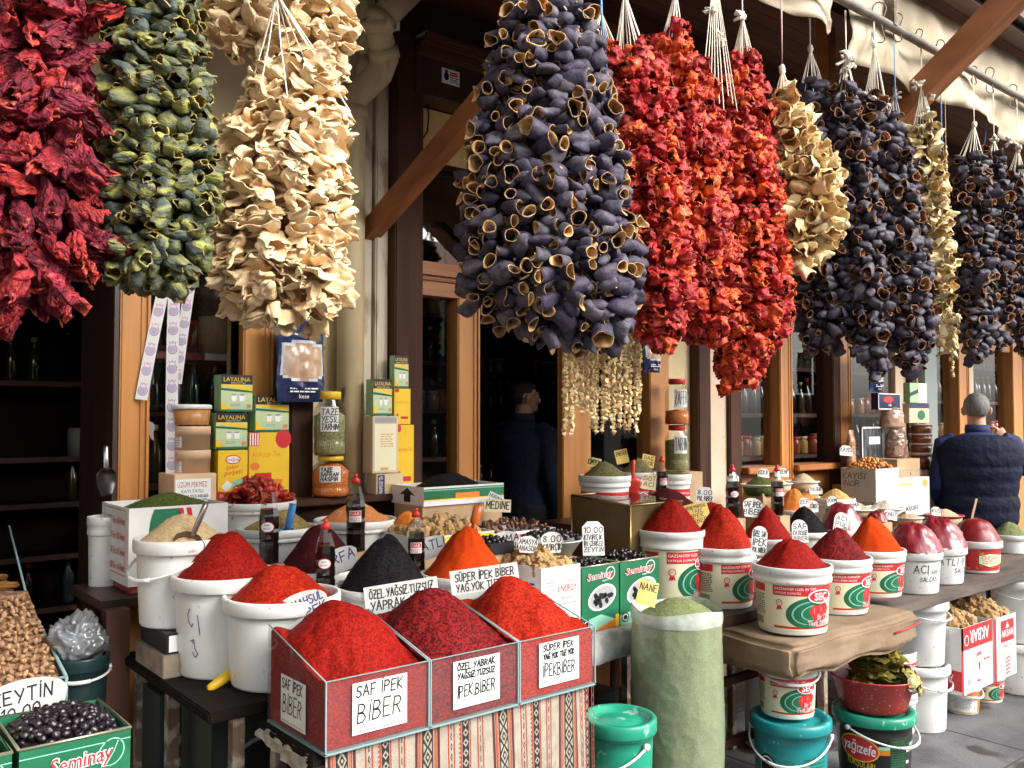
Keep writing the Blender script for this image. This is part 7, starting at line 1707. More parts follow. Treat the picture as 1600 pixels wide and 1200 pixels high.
def yag(r, h):
    d = Decal(); U = r * 1.25
    d.ell(-U * .52, h * .60, U * .42, h * .17, 1, 3, 40, -.12); d.ell(-U * .52, h * .60, U * .395, h * .155, 2, 1, 40, -.12); d.text('yağızefe', -U * .52, h * .55, h * .14, 3, 0, fit=U * .68, rot=-.12, bold=.01); d.text('TURŞULARI', -U * .5, h * .36, h * .09, 1, 3, fit=U * .6, rot=-.1)
    d.rect(-.12 * U, h * .55, .12 * U, h * .62, 0, 6); d.rect(-.12 * U, h * .62, .12 * U, h * .66, 0, 5); d.rect(.6 * U, h * .56, .98 * U, h * .63, 0, 6); d.rect(.6 * U, h * .63, .98 * U, h * .68, 0, 5)
    d.rect(.1 * U, h * .06, .62 * U, h * .78, 0, 12); d.fine(.13 * U, h * .1, .48 * U, h * .74, 20, 1, 2)
    for i in range(4): d.rect(.5 * U, h * (.12 + .15 * i), .59 * U, h * (.16 + .15 * i), 2, 0)
    for i in range(2): d.fine(-.7 * U, h * (.24 - .06 * i), -.35 * U, h * (.28 - .06 * i), 1, 1, 5)
    return d.out('bucket_label', PM[:12] + [mat('dark_olive_print', (.02, .035, .015), .4)], cyl(r * .86 + .0006, r * .955 + .0006, h), cut=.012, parent=False)
pail('black pickle bucket with green lid under the red basin', q.x, q.y, 0.0, r, hq, BKP, 'blk', handle=16, hrz=FACE + .55, lid=(GRB, 'grn'), lab=yag(r, hq), labrz=FACE - .1, ribs=0)
# red basin with vine leaves
bq = W(1362, 1102, 2.03); rb = 64 / S(bq); bz = hq + .011; hb = Zat((bq.x, bq.y), 1058) - bz
basin = thing('basin', 'speckled red plastic basin of pickled vine leaves on the black bucket', 'basin', (q.x, q.y, bz))
b = MB(); b.lathe([(0, 0), (rb * .72, 0), (rb * .78, .012), (rb * .98, hb * .95), (rb * 1.04, hb), (rb * 1.03, hb + .006), (rb * .95, hb), (rb * .74, .014), (0, .01)], 44); b.build('basin_body', mat('speckled_red_plastic', (.42, .03, .03), .4, (.35, .025, .025), 6, spot=((.75, .45, .42), 95, .66)), basin)
LEAF = mat('pickled_leaf', (.17, .14, .02), .35, (.10, .085, .012), 30, rnd=.4, col3=(.24, .2, .035), bump=.4, bscale=60)
def leaf(seed):
    r_ = random.Random(seed); n = 30; vs = []; off = Vector((seed * 3.1, 0, 0))
    def rad(a): return .058 * (.72 + .28 * abs(math.cos(2.5 * a)) + .05 * math.sin(13 * a))
    for k in range(6):
        t = k / 5
        for i in range(n):
            a = 2 * PI * i / n; rr = rad(a) * max(t, .01); x, y = rr * math.cos(a), rr * math.sin(a)
            vs.append((x, y, .02 * nz(Vector((x * 22, y * 22, 0)) + off) + .008 * nz(Vector((x * 60, y * 60, 0)) + off) - .25 * x * x / .06))
    fs = [(k * n + i, k * n + (i + 1) % n, (k + 1) * n + (i + 1) % n, (k + 1) * n + i) for k in range(5) for i in range(n)]
    return np_mesh('vine_leaf', vs, np.array(fs), LEAF)
LV = [leaf(i) for i in range(6)]; r_ = random.Random(12)
lc = W(1385, 1040, 2.03); top = Zat((q.x, q.y), 1020) - bz
for i in range(120):
    t = (i % 40) / 40; a = r_.uniform(0, 2 * PI); q_ = math.sqrt(r_.random())
    px = q.x + .045 + rb * .82 * (1 - .55 * t) * q_ * math.cos(a); py = q.y - .01 + rb * .62 * (1 - .55 * t) * q_ * math.sin(a)
    o = link('vine_leaf', LV[i % 6], None, (px, py, bz + hb - .035 + (top - hb + .03) * t), (r_.uniform(-.55, .55), r_.uniform(-.55, .55), r_.uniform(0, 6)), r_.uniform(.8, 1.15))
    props(o, 'wet olive green vine leaf in the red basin', 'vine leaf', 'vine leaves in the red basin')
for i in range(16):       # leaves drooping over the rim on the right
    a = r_.uniform(-1.6, .5); px = q.x + rb * .98 * math.cos(a); py = q.y + rb * .98 * math.sin(a)
    o = link('vine_leaf', LV[i % 6], None, (px, py, bz + hb - .0 + r_.uniform(-.03, .02)), (0, R(55) + r_.uniform(-.3, .3), a), r_.uniform(.75, 1.0))
    o.rotation_euler = Euler((r_.uniform(-.3, .3), R(50), a)); props(o, 'wet vine leaf drooping over the rim of the red basin', 'vine leaf', 'vine leaves over the basin rim')
# stacks of white buckets and cartons along the ground
GW_ = 'white buckets stacked under the plank'
def gpail(px, pbase, y, wpx, z, h, lab, m=WHITE2, handle=18, lid=False, label=None, hrz=0.0, x=None):
    g_ = Wz(px, pbase, 0.0) if y is None else W(px, pbase, y); r = wpx / 2 / S(g_) / 1.03
    return pail(lab, g_.x if x is None else x, g_.y, z, r, h, m, 'w2' if m is WHITE2 else 'w', handle=handle, hrz=FACE + hrz, lid=(m, 'lid' + m.name) if lid else None, lab=label(r, h) if label else None, labrz=FACE, group=GW_, ribs=0), g_, r
zu = zR - .046
g0 = Wz(1437, 1134, 0.0)
hh = (zu - .016) / 2
gpail(1437, 1134, None, 90, 0.0, hh, 'white lidded bucket on the ground beside the black pickle bucket', WHITE, 16, True, hrz=.5)
gpail(1437, 1134, None, 88, hh + .012, hh - .006, 'white bucket standing on the lower white bucket, supporting the plank end', WHITE2, 10, True, hrz=.6)
def redlab(r, h):
    d = Decal(); U = r * 1.3; d.rect(-U, h * .06, U, h * .1, 1, 8); d.rect(-U, h * .62, U, h * .84, 1, 6); d.rect(U * .45, h * .08, U, h * .8, 1, 6); d.fine(-U * .6, h * .2, U * .1, h * .56, 8, 1, 10); d.ell(U * .3, h * .24, U * .07, h * .06, 2, 4); d.ell(U * .3, h * .24, U * .055, h * .045, 3, 0)
    return d.out('bucket_label', PM, cyl(r * .86 + .0006, r * .955 + .0006, h), cut=.012, parent=False)
g1 = Wz(1502, 1110, 0.0); h1 = Zat((g1.x, g1.y), 1062)
gpail(1502, 1110, None, 58, 0.0, h1, 'small bucket with an orange-red printed label under the tilted tea carton', WHITE, 20, False, redlab, .5)
g2 = Wz(1538, 1092, 0.0); h2 = Zat((g2.x, g2.y), 1046); r = 30 / S(g2)
gpail(1538, 1092, None, 60, 0.0, h2, 'printed pepper pail on the ground under the second tea carton', WHITE, None, False, lambda r, h: sec_label(r, h, 'ev'))
g3 = Wz(1592, 1078, 0.0)
gpail(1592, 1078, None, 82, 0.0, Zat((g3.x, g3.y), 1002), 'white bucket on the ground at the right edge, lower one', WHITE, None, True)
gpail(1592, 1078, None, 80, Zat((g3.x, g3.y), 1002) + .012, zu - Zat((g3.x, g3.y), 1002) - .03, 'white bucket at the right edge, upper one under the plank', WHITE2, 12, True)
def akbar(inv):
    def f(d, w_, h):
        rot = PI if inv else 0
        if inv:
            d.rect(0, 0, w_ * .06, h, 0, 1); d.rect(0, h * .66, w_, h, 0, 1); d.text('AKBAR', w_ * .58, h * .93, h * .20, 1, 0, rot=PI, fit=w_ * .62); d.ell(w_ * .16, h * .8, w_ * .07, h * .08, 1, 0); d.ell(w_ * .16, h * .8, w_ * .055, h * .065, 2, 1)
            d.frame(w_ * .1, h * .08, w_ * .94, h * .62, .003, 1, 10); d.poly([(w_ * .48, h * .12), (w_ * .6, h * .12), (w_ * .64, h * .56), (w_ * .46, h * .56)], 1, 10); d.poly([(w_ * .49, h * .15), (w_ * .59, h * .15), (w_ * .62, h * .5), (w_ * .48, h * .5)], 2, 0); d.text('AKBAR', w_ * .55, h * .58, h * .06, 3, 1, rot=PI, fit=w_ * .16); d.text('AKBAR', w_ * .54, h * .12, h * .05, 3, 1, fit=w_ * .1); d.rect(w_ * .52, h * .3, w_ * .57, h * .42, 3, 4)
            d.fine(w_ * .16, h * .3, w_ * .42, h * .36, 1, 1, 10); d.fine(w_ * .7, h * .4, w_ * .9, h * .46, 1, 1, 1); d.rect(w_ * .18, h * .12, w_ * .28, h * .22, 1, 10)
        else:
            d.rect(0, 0, w_ * .1, h, 0, 1); d.rect(w_ * .3, h * .58, w_ * .9, h * .93, 1, 1); d.text('AKBAR', w_ * .6, h * .66, h * .12, 2, 0, fit=w_ * .54); d.poly([(w_ * .52, h * .8), (w_ * .68, h * .8), (w_ * .6, h * .9)], 2, 0); d.text('BIRDS TEA', w_ * .6, h * .49, h * .05, 1, 1, fit=w_ * .36); d.fine(w_ * .46, h * .42, w_ * .74, h * .46, 1, 1, 10)
            for i in range(5): d.poly([(w_ * .5, h * (.04 + .06 * i)), (w_ * .7, h * (.07 + .06 * i)), (w_ * .7, h * (.1 + .06 * i)), (w_ * .5, h * (.07 + .06 * i))], 1, 1)
        return d
    return f
def ak_side(d, w_, h): d.rect(w_ * .3, h * .06, w_, h * .36, 0, 1); d.text('AKBAR', w_ * .62, h * .30, h * .14, 1, 0, rot=PI, fit=w_ * .5); d.text('BIRDS', w_ * .6, h * .52, h * .07, 0, 1, rot=PI); d.frame(w_ * .5, h * .8, w_ * .8, h * .95, .002, 0, 10)
a = W(1503, 1060, 2.1); c = W(1551, 1045, 2.1); tz = Zat((a.x, 2.1), 983)
box_thing('tea_carton', 'red and white tea carton with its lettering upside down, heaped with tan lumps', 'carton', a.x, c.x, 2.1, 2.42, h1 + .01, tz, WCARTON, akbar(True), ak_side, PM, open_top=True)
lumps(a.x + .03, c.x - .03, 2.13, 2.39, tz - .01, .05, 24, 'crumbly tan lump in the tea carton with upside down lettering', 'lumps in the nearer tea carton', 21, (.9, 1.2))
card('pink ticket lying among the lumps of the nearer tea carton', 1517, 975, 16, 18, 2.14, [('', 1)], 'rect', -35, -40, m=mat('pink_ticket', (.6, .15, .15), .5))
a = W(1554, 1040, 2.1); c = W(1588, 1028, 2.1); tz = Zat((a.x, 2.1), 968)
box_thing('tea_carton', 'red and white tea carton with upright lettering, heaped with larger tan lumps', 'carton', a.x, c.x, 2.1, 2.42, h2 + .01, tz, WCARTON, akbar(False), None, PM, open_top=True)
lumps(a.x + .03, c.x - .03, 2.13, 2.39, tz - .005, .075, 24, 'larger tan lump in the tea carton with upright lettering', 'lumps in the farther tea carton', 22, (1.1, 1.45))

# ================================================================ apricots, nuts, tubs on the back table
yk = 2.96; xk = X(1367, yk); yk2 = xk / X(1313, 1.0); a = Vector((xk, yk, .922)); c = Vector((xk + .3, yk, .922)); tz = Zat((xk, yk), 733)
def kay(d, w_, h): d.hand('KAYISI', w_ * .06, h * .80, h * .11, 1, 4, fit=w_ * .62); d.hand('İNCİR', w_ * .06, h * .66, h * .10, 1, 4, fit=w_ * .46); d.hand('.FISTIK', w_ * .6, h * .30, h * .06, 1, 4, fit=w_ * .33); d.hand('-CEVİZ', w_ * .6, h * .18, h * .06, 1, 4, fit=w_ * .33)
box_thing('apricot_crate', 'grey-white box hand lettered KAYISI İNCİR, heaped with dried apricots', 'box', a.x, c.x, yk, yk2, .922, tz, mat('grey_carton', (.5, .48, .42), .7, (.42, .4, .35), 5), None, kay, PM, open_top=True)
r_ = random.Random(14)
scatter('apricot', 'orange dried apricot heaped in the box lettered KAYISI', 'dried apricot', 'apricots in the lettered box', AP, pile_pts(a.x + .01, c.x - .01, yk + .02, yk2 - .02, tz - .015, .07, 110, r_, .022), r_)
a = W(1369, 790, 2.98); c = W(1453, 790, 2.98); tz = Zat((a.x, 2.98), 752)
box_thing('nut_box', 'white box with small nut pictures carrying a clear clamshell of nuts', 'box', a.x, c.x, 2.98, 3.2, .922, tz, WCARTON, lambda d, w_, h: (d.rect(w_ * .02, h * .72, w_ * .98, h * .95, 0, 9), d.ell(w_ * .08, h * .84, w_ * .04, h * .08, 1, 1), d.ell(w_ * .2, h * .84, w_ * .05, h * .1, 1, 4), d.ell(w_ * .9, h * .84, w_ * .05, h * .1, 1, 8), d.fine(w_ * .35, h * .8, w_ * .7, h * .9, 1, 1, 3)), None, PM)
cs = thing('clamshell', 'clear plastic clamshell of brown nuts on the white nut box', 'tray', ((a.x + c.x) / 2, 3.09, tz)); hxx = (c.x - a.x) / 2 - .03
b = MB(); b.box(-hxx, hxx, -.08, .08, .001, .055, bev=.012); b.build('clear_shell', PLGLASS, cs)
NUT = mat('brown_nut', (.3, .17, .08), .45, (.2, .1, .045), 50, rnd=.25); NU = [blob(.0115, i, .1, 60, 2, (1.2, .85, .8), NUT, 'nut') for i in range(4)]
scatter('nut', 'brown nut inside the clear clamshell', 'nut', 'nuts in the clamshell', NU, pile_pts(cs.location.x - hxx + .02, cs.location.x + hxx - .02, 3.03, 3.15, tz + .014, .022, 45, r_, .017), r_)
def plastic_bag(label, px, pt, pb, wpx, y, m, name='nut_bag', lumpy=0.0, printed=None, zb=None):
    c = W(px, pb, y); s = S(c); w_ = wpx / s; z0 = c.z if zb is None else zb; h = Zat((c.x, c.y), pt) - z0; t = thing(name, label, 'bag', (c.x, c.y, z0))
    b = MB()
    def fn(u, v):
        a = u * 2 * PI; k = (1 - .25 * v ** 3) * (1 if v > .08 else .75 + 3 * v); k2 = 1 if v < .8 else 1 - (v - .8) * 3.5
        rx, ry = w_ / 2 * k, w_ * .36 * k * max(k2, .2); n = 1 + .05 * nz((math.cos(a) * 3, math.sin(a) * 3, v * 6)) + lumpy * abs(nz((math.cos(a) * 9, math.sin(a) * 9, v * 16)))
        return (rx * n * math.cos(a), ry * n * math.sin(a), h * v)
    b.grid(fn, 48, 36); b.grid(lambda u, v: (w_ / 2 * v * math.cos(u * 2 * PI) * .7, w_ * .36 * v * math.sin(u * 2 * PI) * .7, 0.001), 24, 2)
    b.build('bag_film', m, t)
    if printed: d = Decal(); printed(d, w_, h); o = d.out('bag_print', PM, lambda u, v, l: (u, -.36 * w_ * math.sqrt(max(0, 1 - (u / (w_ * .5)) ** 2)) * 1.06 - l - .004, v), cut=.015, parent=t); o.rotation_euler = (0, 0, FACE * .0)
    return t
q = W(1400, 716, 3.12); 
support(q.x - .16, q.x + .16, 3.03, 3.3, .922, q.z - .001, 'plain carton under the bags of nuts')
plastic_bag('clear bag bulging with hazelnuts behind the clamshell', 1401, 668, 717, 40, 3.15, mat('hazelnut_bag', (.3, .19, .13), .3, (.16, .09, .06), 45, .4, .6, bump=1.2, bscale=48, coat=.5, vor=True), lumpy=.14)
plastic_bag('clear bag of tan biscuits lying on the hazelnut bag', 1394, 634, 669, 44, 3.17, mat('tan_bag', (.42, .27, .18), .25, (.3, .18, .11), 14, bump=.6, bscale=30, coat=.6), lumpy=.05)
t_ = boxpx('packaged_tray', 'dark packaged tray with a red emblem on top of the tan bag', 'packet', 1372, 1408, 614, 640, 3.14, .05, NAVYP, front=lambda d, w_, h: (d.frame(w_ * .03, h * .04, w_ * .97, h * .96, .006, 0, 0), d.ell(w_ * .45, h * .62, w_ * .22, h * .2, 0, 1), d.text('nefis', w_ * .5, h * .22, h * .16, 1, 0)), mats=PM)
t_ = boxpx('packaged_tray', 'white edged tray of dark strips standing behind the apricots', 'packet', 1347, 1381, 667, 716, 3.2, .02, mat('dark_strips', (.03, .03, .035), .25, (.12, .12, .13), 60, stretch=(1, 1, .15), coat=.5), front=lambda d, w_, h: (d.frame(w_ * .03, h * .02, w_ * .97, h * .98, .009, 0, 0), d.rect(w_ * .32, h * .62, w_ * .82, h * .78, 1, 0), d.fine(w_ * .4, h * .65, w_ * .75, h * .75, 2, 2, 10)), mats=PM, z0=tz + .03)
support(W(1347, 700, 3.2).x, W(1381, 700, 3.2).x, 3.2, 3.3, .922, tz + .029, 'narrow carton under the tray of dark strips')
plastic_bag('small bag of pinkish shelled nuts beside the window post', 1330, 672, 712, 18, 3.26, mat('pink_nut_bag', (.5, .3, .17), .35, (.35, .16, .08), 60, bump=.8, bscale=60, vor=True), lumpy=.1, zb=tz - .05)
support(W(1318, 700, 3.29).x, W(1341, 700, 3.29).x, 3.31, 3.38, .922, tz - .051, 'narrow carton under the small pinkish nut bag')
BRT = mat('brown_tub', (.2, .06, .02), .3, (.14, .04, .015), 9, coat=.3)
for i, (pt, pb) in enumerate(((718, 738), (706, 733), (692, 707), (677, 692), (662, 677))):
    if i == 0: continue
    c = W(1439, pb, 3.15); r = 17 / S(c); h = Zat((c.x, c.y), pt) - c.z
    tt = thing('halva_tub', ['', 'brown tub with white lid, lowest of the stack behind the man', 'brown tub with white lid, second from the bottom of its stack', 'brown tub with white lid, third from the bottom of its stack', 'brown tub with white lid, top of the stack behind the man'][i], 'tub', (c.x, c.y, c.z))
    b = MB(); b.lathe([(0, 0), (r * .88, 0), (r * .97, h * .8), (0, h * .8)], 32); b.build('tub_body', BRT, tt); b = MB(); b.lathe([(0, h * .82), (r, h * .81), (r * 1.04, h * .86), (r * 1.03, h * .97), (0, h * .98)], 32); b.build('lid', mat('clear_lid', (.6, .5, .42), .3), tt)
q = W(1439, 733, 3.15); support(q.x - .09, q.x + .09, 3.06, 3.24, .922, q.z - .001, 'plain carton under the stack of brown tubs')
boxpx('packet', 'cream and green packet standing on the brown tubs', 'packet', 1421, 1452, 630, 661, 3.14, .05, BOXC, front=lambda d, w_, h: (d.rect(0, h * .75, w_, h, 0, 11), d.ell(w_ * .6, h * .4, w_ * .2, h * .25, 0, 2)), mats=PM)
boxpx('packet', 'green and white packet on top of the cream and green one', 'packet', 1422, 1448, 598, 629, 3.14, .05, TEAG, front=lambda d, w_, h: (d.rect(w_ * .5, 0, w_, h, 0, 9), d.poly([(0, h * .3), (w_ * .5, h * .5), (w_ * .5, h * .7), (0, h * .5)], 0, 11)), mats=PM)

# ================================================================ bottom left: almonds, brown slabs, dark bucket
ax1 = .66; ay0, ay1 = 2.79, 3.3
az = W(112, 1100, ay0).z; azt = W(112, 1056, ay0).z
table('side_table', 'dark side table under the almond box at the left edge', -.4, ax1 + .01, ay0 - .01, 3.4, az - .004, [(-.35, 2.85), (.62, 2.85), (.62, 3.35)])
alm = thing('glass_box', 'glass edged box of almonds at the left edge of the photo', 'display box', (.2, ay0, az))
b = MB(); b.box(-.5, ax1 - .2, 0, .004, 0, azt - az); b.build('front_pane', GLASS, alm)
b = MB(); b.add([(ax1 - .204, .005, 0), (ax1 - .2, .005, 0), (ax1 - .2, .5, 0), (ax1 - .204, .5, 0), (ax1 - .204, .005, azt - az), (ax1 - .2, .005, azt - az), (ax1 - .2, .5, azt - az + .13), (ax1 - .204, .5, azt - az + .13)], [(3, 2, 1, 0), (4, 5, 6, 7), (0, 1, 5, 4), (1, 2, 6, 5), (2, 3, 7, 6), (3, 0, 4, 7)]); b.build('side_pane', GLASS, alm)
b = MB(); b.tube([(ax1 - .2, 0, 0), (ax1 - .2, 0, azt - az)], .005, 6); b.tube([(ax1 - .2, 0, azt - az), (ax1 - .2, .5, azt - az + .13)], .005, 6); b.tube([(-.5, 0, azt - az), (ax1 - .2, 0, azt - az)], .004, 6); b.build('glass_edges', GEDGE, alm)
def almz(x, y): return az + .06 + .20 * (y - ay0) / .5 * 1.0 + .03 * (1 - min(1, abs(x - .3) / .4)) + (azt - az - .075)
b = MB(); b.grid(lambda u, v: (-.5 + (ax1 - .2 + .494) * u, .008 + .48 * v, almz(-.3 + .95 * u, ay0 + .5 * v) - az - .018 + .004 * nz((u * 40, v * 30, 0))), 40, 30); b.build('almond_bed', mat('mottled_almond_bed', (.36, .2, .1), .8, (.14, .075, .035), 95, .4, .6, vor=True, bump=.8, bscale=95), alm)  # bed mottled in lighter and darker brown under the loose almonds
pts = []; r_ = random.Random(15); tries = 0
while len(pts) < 290 and tries < 60000:
    tries += 1; x, y = r_.uniform(.27, ax1 - .012), r_.uniform(ay0 + .012, 3.22)
    if all((x - a_[0]) ** 2 + (y - a_[1]) ** 2 > .0135 ** 2 for a_ in pts): pts.append((x, y, almz(x, y) - .004 + r_.uniform(-.003, .005)))
scatter('almond', 'pale brown almond heaped in the glass edged box at the left edge', 'almond', 'almonds in the glass box', AL, pts, r_)
sl = thing('glass_box', 'small glass box of brown fruit leather above the almonds, at the left edge', 'display box', (W(20, 985, 3.32).x, 3.36, W(20, 985, 3.32).z)); SLB = mat('fruit_leather', (.3, .15, .04), .35, (.16, .07, .02), 18, rnd=.3, bump=.4)
xr_ = W(48, 985, 3.32).x - sl.location.x; zb_ = sl.location.z
b = MB(); b.box(-.4, xr_, -.04, -.036, 0, .05); b.build('front_pane', GLASS, sl)
b = MB(); b.tube([(xr_, -.04, 0), (xr_, -.04, .05)], .004, 6); b.tube([(xr_, -.04, .05), (xr_, .34, .3)], .004, 6); b.tube([(-.4, -.04, .05), (xr_, -.04, .05)], .004, 6); b.build('glass_edges', GEDGE, sl)
r_ = random.Random(16)
for i in range(26):
    x, y = r_.uniform(-.2, xr_ - .03), r_.uniform(-.01, .3); b = MB(); b.box(-.045, .045, -.012, .012, -.008, .008, bev=.005)
    o = b.build('fruit_leather', SLB, None, (sl.location.x + x, sl.location.y + y, zb_ + .03 + y * .6 + r_.uniform(-.005, .012)), (.5 + r_.uniform(-.2, .2), r_.uniform(-.3, .3), r_.uniform(-.9, .9))); props(o, 'brown roll of fruit leather in the small glass box at the left edge', 'fruit leather', 'fruit leather rolls')
b = MB(); b.box(-.4, xr_, -.03, .33, -.02, .0); b.build('bottom_board', DWOOD, sl)
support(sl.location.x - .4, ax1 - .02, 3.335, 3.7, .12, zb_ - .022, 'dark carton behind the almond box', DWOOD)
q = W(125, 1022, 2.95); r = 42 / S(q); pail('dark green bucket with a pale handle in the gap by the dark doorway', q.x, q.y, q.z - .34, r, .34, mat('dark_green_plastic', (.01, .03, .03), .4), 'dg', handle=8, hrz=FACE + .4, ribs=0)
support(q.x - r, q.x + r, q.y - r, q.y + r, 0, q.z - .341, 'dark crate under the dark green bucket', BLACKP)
wb = thing('crumpled_bag', 'crumpled clear and white plastic bag on the dark green bucket', 'bag', (q.x, q.y, q.z - .01)); bm = bmesh.new(); bmesh.ops.create_icosphere(bm, subdivisions=5, radius=1)
for v in bm.verts:
    c = v.co.copy(); n = .2 + nz(c * 1.4 + Vector((3, 1, 0))) * .3 + .22 * (1 - abs(nz(c * 2.3))) ** 3 - .12 + .1 * (1 - abs(nz(c * 4.6))) ** 4; k = 1 - .35 * max(c.z, 0); v.co = Vector((c.x * .088 * k, c.y * .075 * k, (c.z + .75) * .068)) * (.75 + n)
b = MB(); b.addbm(bm, 0, True); b.build('bag_film', mat('crumpled_film', (.2, .21, .22), .2, (.09, .095, .1), 9, coat=.7, bump=.3, bscale=40), wb)
# things under the left table
bq = W(205, 1052, 2.42)
box_thing('wooden_block', 'weathered grey wooden box under the leftmost white bucket', 'box', pS.x - .1, pS.x + .13, 2.6, 2.85, zT + .001, zT + .065, mat('grey_old_wood', (.25, .2, .14), .85, (.14, .1, .07), 12, stretch=(.15, 1, 1), bump=.4))
box_thing('small_carton', 'black carton with a white printed form under the leftmost white bucket', 'carton', pS.x - .09, pS.x + .12, 2.61, 2.84, zT + .066, pS.z - .256, BLACKP, lambda d, w_, h: (d.rect(w_ * .04, h * .1, w_ * .3, h * .9, 0, 0), d.rect(w_ * .34, h * .12, w_ * .8, h * .9, 0, 9), d.fine(w_ * .36, h * .15, w_ * .78, h * .85, 4, 1, 4)), None, PM)
def semd(d, w_, h): d.ell(w_ * .5, h * .55, w_ * .38, h * .24, 0, 10); d.ell(w_ * .5, h * .55, w_ * .34, h * .21, 1, 4); d.rect(0, h * .28, w_, h * .34, 0, 2); d.text('Seminay', w_ * .55, h * .12, h * .11, 0, 10, fit=w_ * .6, shear=.2); d.ell(w_ * .12, h * .2, w_ * .08, h * .05, 1, 10)
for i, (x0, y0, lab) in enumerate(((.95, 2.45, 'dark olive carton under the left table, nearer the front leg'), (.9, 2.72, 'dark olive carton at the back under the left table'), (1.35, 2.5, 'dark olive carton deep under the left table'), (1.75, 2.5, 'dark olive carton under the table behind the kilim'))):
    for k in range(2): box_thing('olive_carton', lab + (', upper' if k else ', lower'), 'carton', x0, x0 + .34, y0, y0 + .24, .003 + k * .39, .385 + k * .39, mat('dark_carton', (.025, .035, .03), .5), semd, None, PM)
b = MB(); b.lathe([(0, -.05), (.012, -.045), (.016, 0), (.012, .03), (.003, .045)], 12, M=Mt(sc=(1, 1, 1.3))); q = W(352, 1066, 2.45); props(b.build('yellow_pepper', YELLOWP, None, (q.x, q.y, zT + .018), (0, R(75), .4)), 'small yellow pepper lying at the foot of the front white bucket', 'pepper')

# ================================================================ inside the shop
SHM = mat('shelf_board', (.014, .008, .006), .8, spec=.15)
def jarlike(key, prof, m, lidm):
    b = MB(); b.lathe(prof, 14); n = len(b.f); me = b.mesh(key, [m, lidm]); top = max(p[1] for p in prof)
    me.polygons.foreach_set('material_index', [1 if me.vertices[p.vertices[0]].co.z > top * .82 else 0 for p in me.polygons]); return me
GJ = [jarlike('shop_jar', [(0, 0), (.045, 0), (.048, .01), (.048, .09), (.04, .11), (.04, .115), (.043, .116), (.043, .135), (0, .136)], mat('jar_stock_%d' % i, c_, .15, coat=.5), mat('lid_%d' % i, l_, .35)) for i, (c_, l_) in enumerate((((.3, .07, .02), (.6, .03, .03)), ((.45, .26, .07), (.6, .5, .25)), ((.14, .18, .06), (.5, .5, .5)), ((.25, .03, .02), (.6, .1, .03))))]
GB_ = [jarlike('shop_bottle', [(0, 0), (.03, 0), (.034, .01), (.034, .15), (.014, .2), (.013, .235), (.016, .236), (.016, .26), (0, .262)], mat('bottle_stock_%d' % i, c_, .08, coat=.6), mat('bcap_%d' % i, l_, .35)) for i, (c_, l_) in enumerate((((.02, .008, .006), (.5, .03, .02)), ((.05, .04, .01), (.6, .5, .1)), ((.03, .05, .06), (.05, .2, .4))))]
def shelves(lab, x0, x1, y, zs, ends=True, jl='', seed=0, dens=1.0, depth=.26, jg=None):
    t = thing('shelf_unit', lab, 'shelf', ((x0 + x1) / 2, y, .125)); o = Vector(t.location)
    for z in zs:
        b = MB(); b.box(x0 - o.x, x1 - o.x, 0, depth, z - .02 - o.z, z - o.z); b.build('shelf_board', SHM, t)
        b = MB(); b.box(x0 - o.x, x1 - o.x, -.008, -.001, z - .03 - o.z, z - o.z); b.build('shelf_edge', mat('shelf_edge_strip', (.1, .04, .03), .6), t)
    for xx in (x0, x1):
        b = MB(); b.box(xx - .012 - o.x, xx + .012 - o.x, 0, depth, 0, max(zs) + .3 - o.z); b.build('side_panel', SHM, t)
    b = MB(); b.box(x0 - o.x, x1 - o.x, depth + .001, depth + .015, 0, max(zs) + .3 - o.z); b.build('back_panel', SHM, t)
    r_ = random.Random(seed)
    for k, z in enumerate(zs):
        x = x0 + .07; ms = GB_ if (k + seed) % 2 else GJ
        while x < x1 - .06:
            if r_.random() < dens:
                me = r_.choice(ms); o2 = link('shop_bottle' if ms is GB_ else 'shop_jar', me, None, (x, y + .08 + r_.uniform(-.02, .02), z), (0, 0, r_.uniform(0, 6)), r_.uniform(.95, 1.15)); props(o2, ('bottle ' if ms is GB_ else 'jar ') + jl, 'bottle' if ms is GB_ else 'jar', jg)
            x += r_.uniform(.1, .125)
shelves('dark shelf unit of bottles and jars behind the right shop windows', X(1140, 4.0), X(1322, 4.0), 4.0, (.9, 1.3, 1.62, 1.98, 2.3), jl='on the dark shelves behind the right shop windows', seed=1, jg='stock behind the right windows')
shelves('dark shelf unit seen through the window behind the man', X(1325, 4.0), X(1425, 4.0), 4.0, (.9, 1.3, 1.62, 1.98, 2.3), jl='on the dark shelves by the window behind the man', seed=2, jg='stock behind the man')
shelves('bottle shelves behind the far right window', X(1440, 4.05), X(1640, 4.05), 4.05, (1.0, 1.4, 1.75, 2.1, 2.4), jl='on the shelves behind the far right window', seed=3, jg='stock behind the far right window', dens=.8)
shelves('dark shelves of jars behind the door side window', X(630, 5.4), X(735, 5.4), 5.4, (.9, 1.3, 1.65, 2.0, 2.35), jl='on the dark shelves behind the narrow door window', seed=4, jg='stock behind the door window', dens=.9)
shelves('dark shelves deep inside the open doorway', X(735, 6.5), X(900, 6.5), 6.5, (.9, 1.3, 1.65, 2.0, 2.35), jl='on the dark shelves deep inside the doorway', seed=5, jg='stock deep in the doorway', dens=.8)
shelves('dark shelves inside the left opening', X(-60, 6.6), X(200, 6.6), 6.6, (.7, 1.1, 1.5, 1.9), jl='on the dark shelves inside the left opening', seed=6, jg='stock in the left opening', dens=.55)
shelves('dark shelves of bright jars behind the left window', X(224, 4.1), X(380, 4.1), 4.1, (1.0, 1.3), jl='on the low shelf behind the left window', seed=8, jg='stock behind the left window')
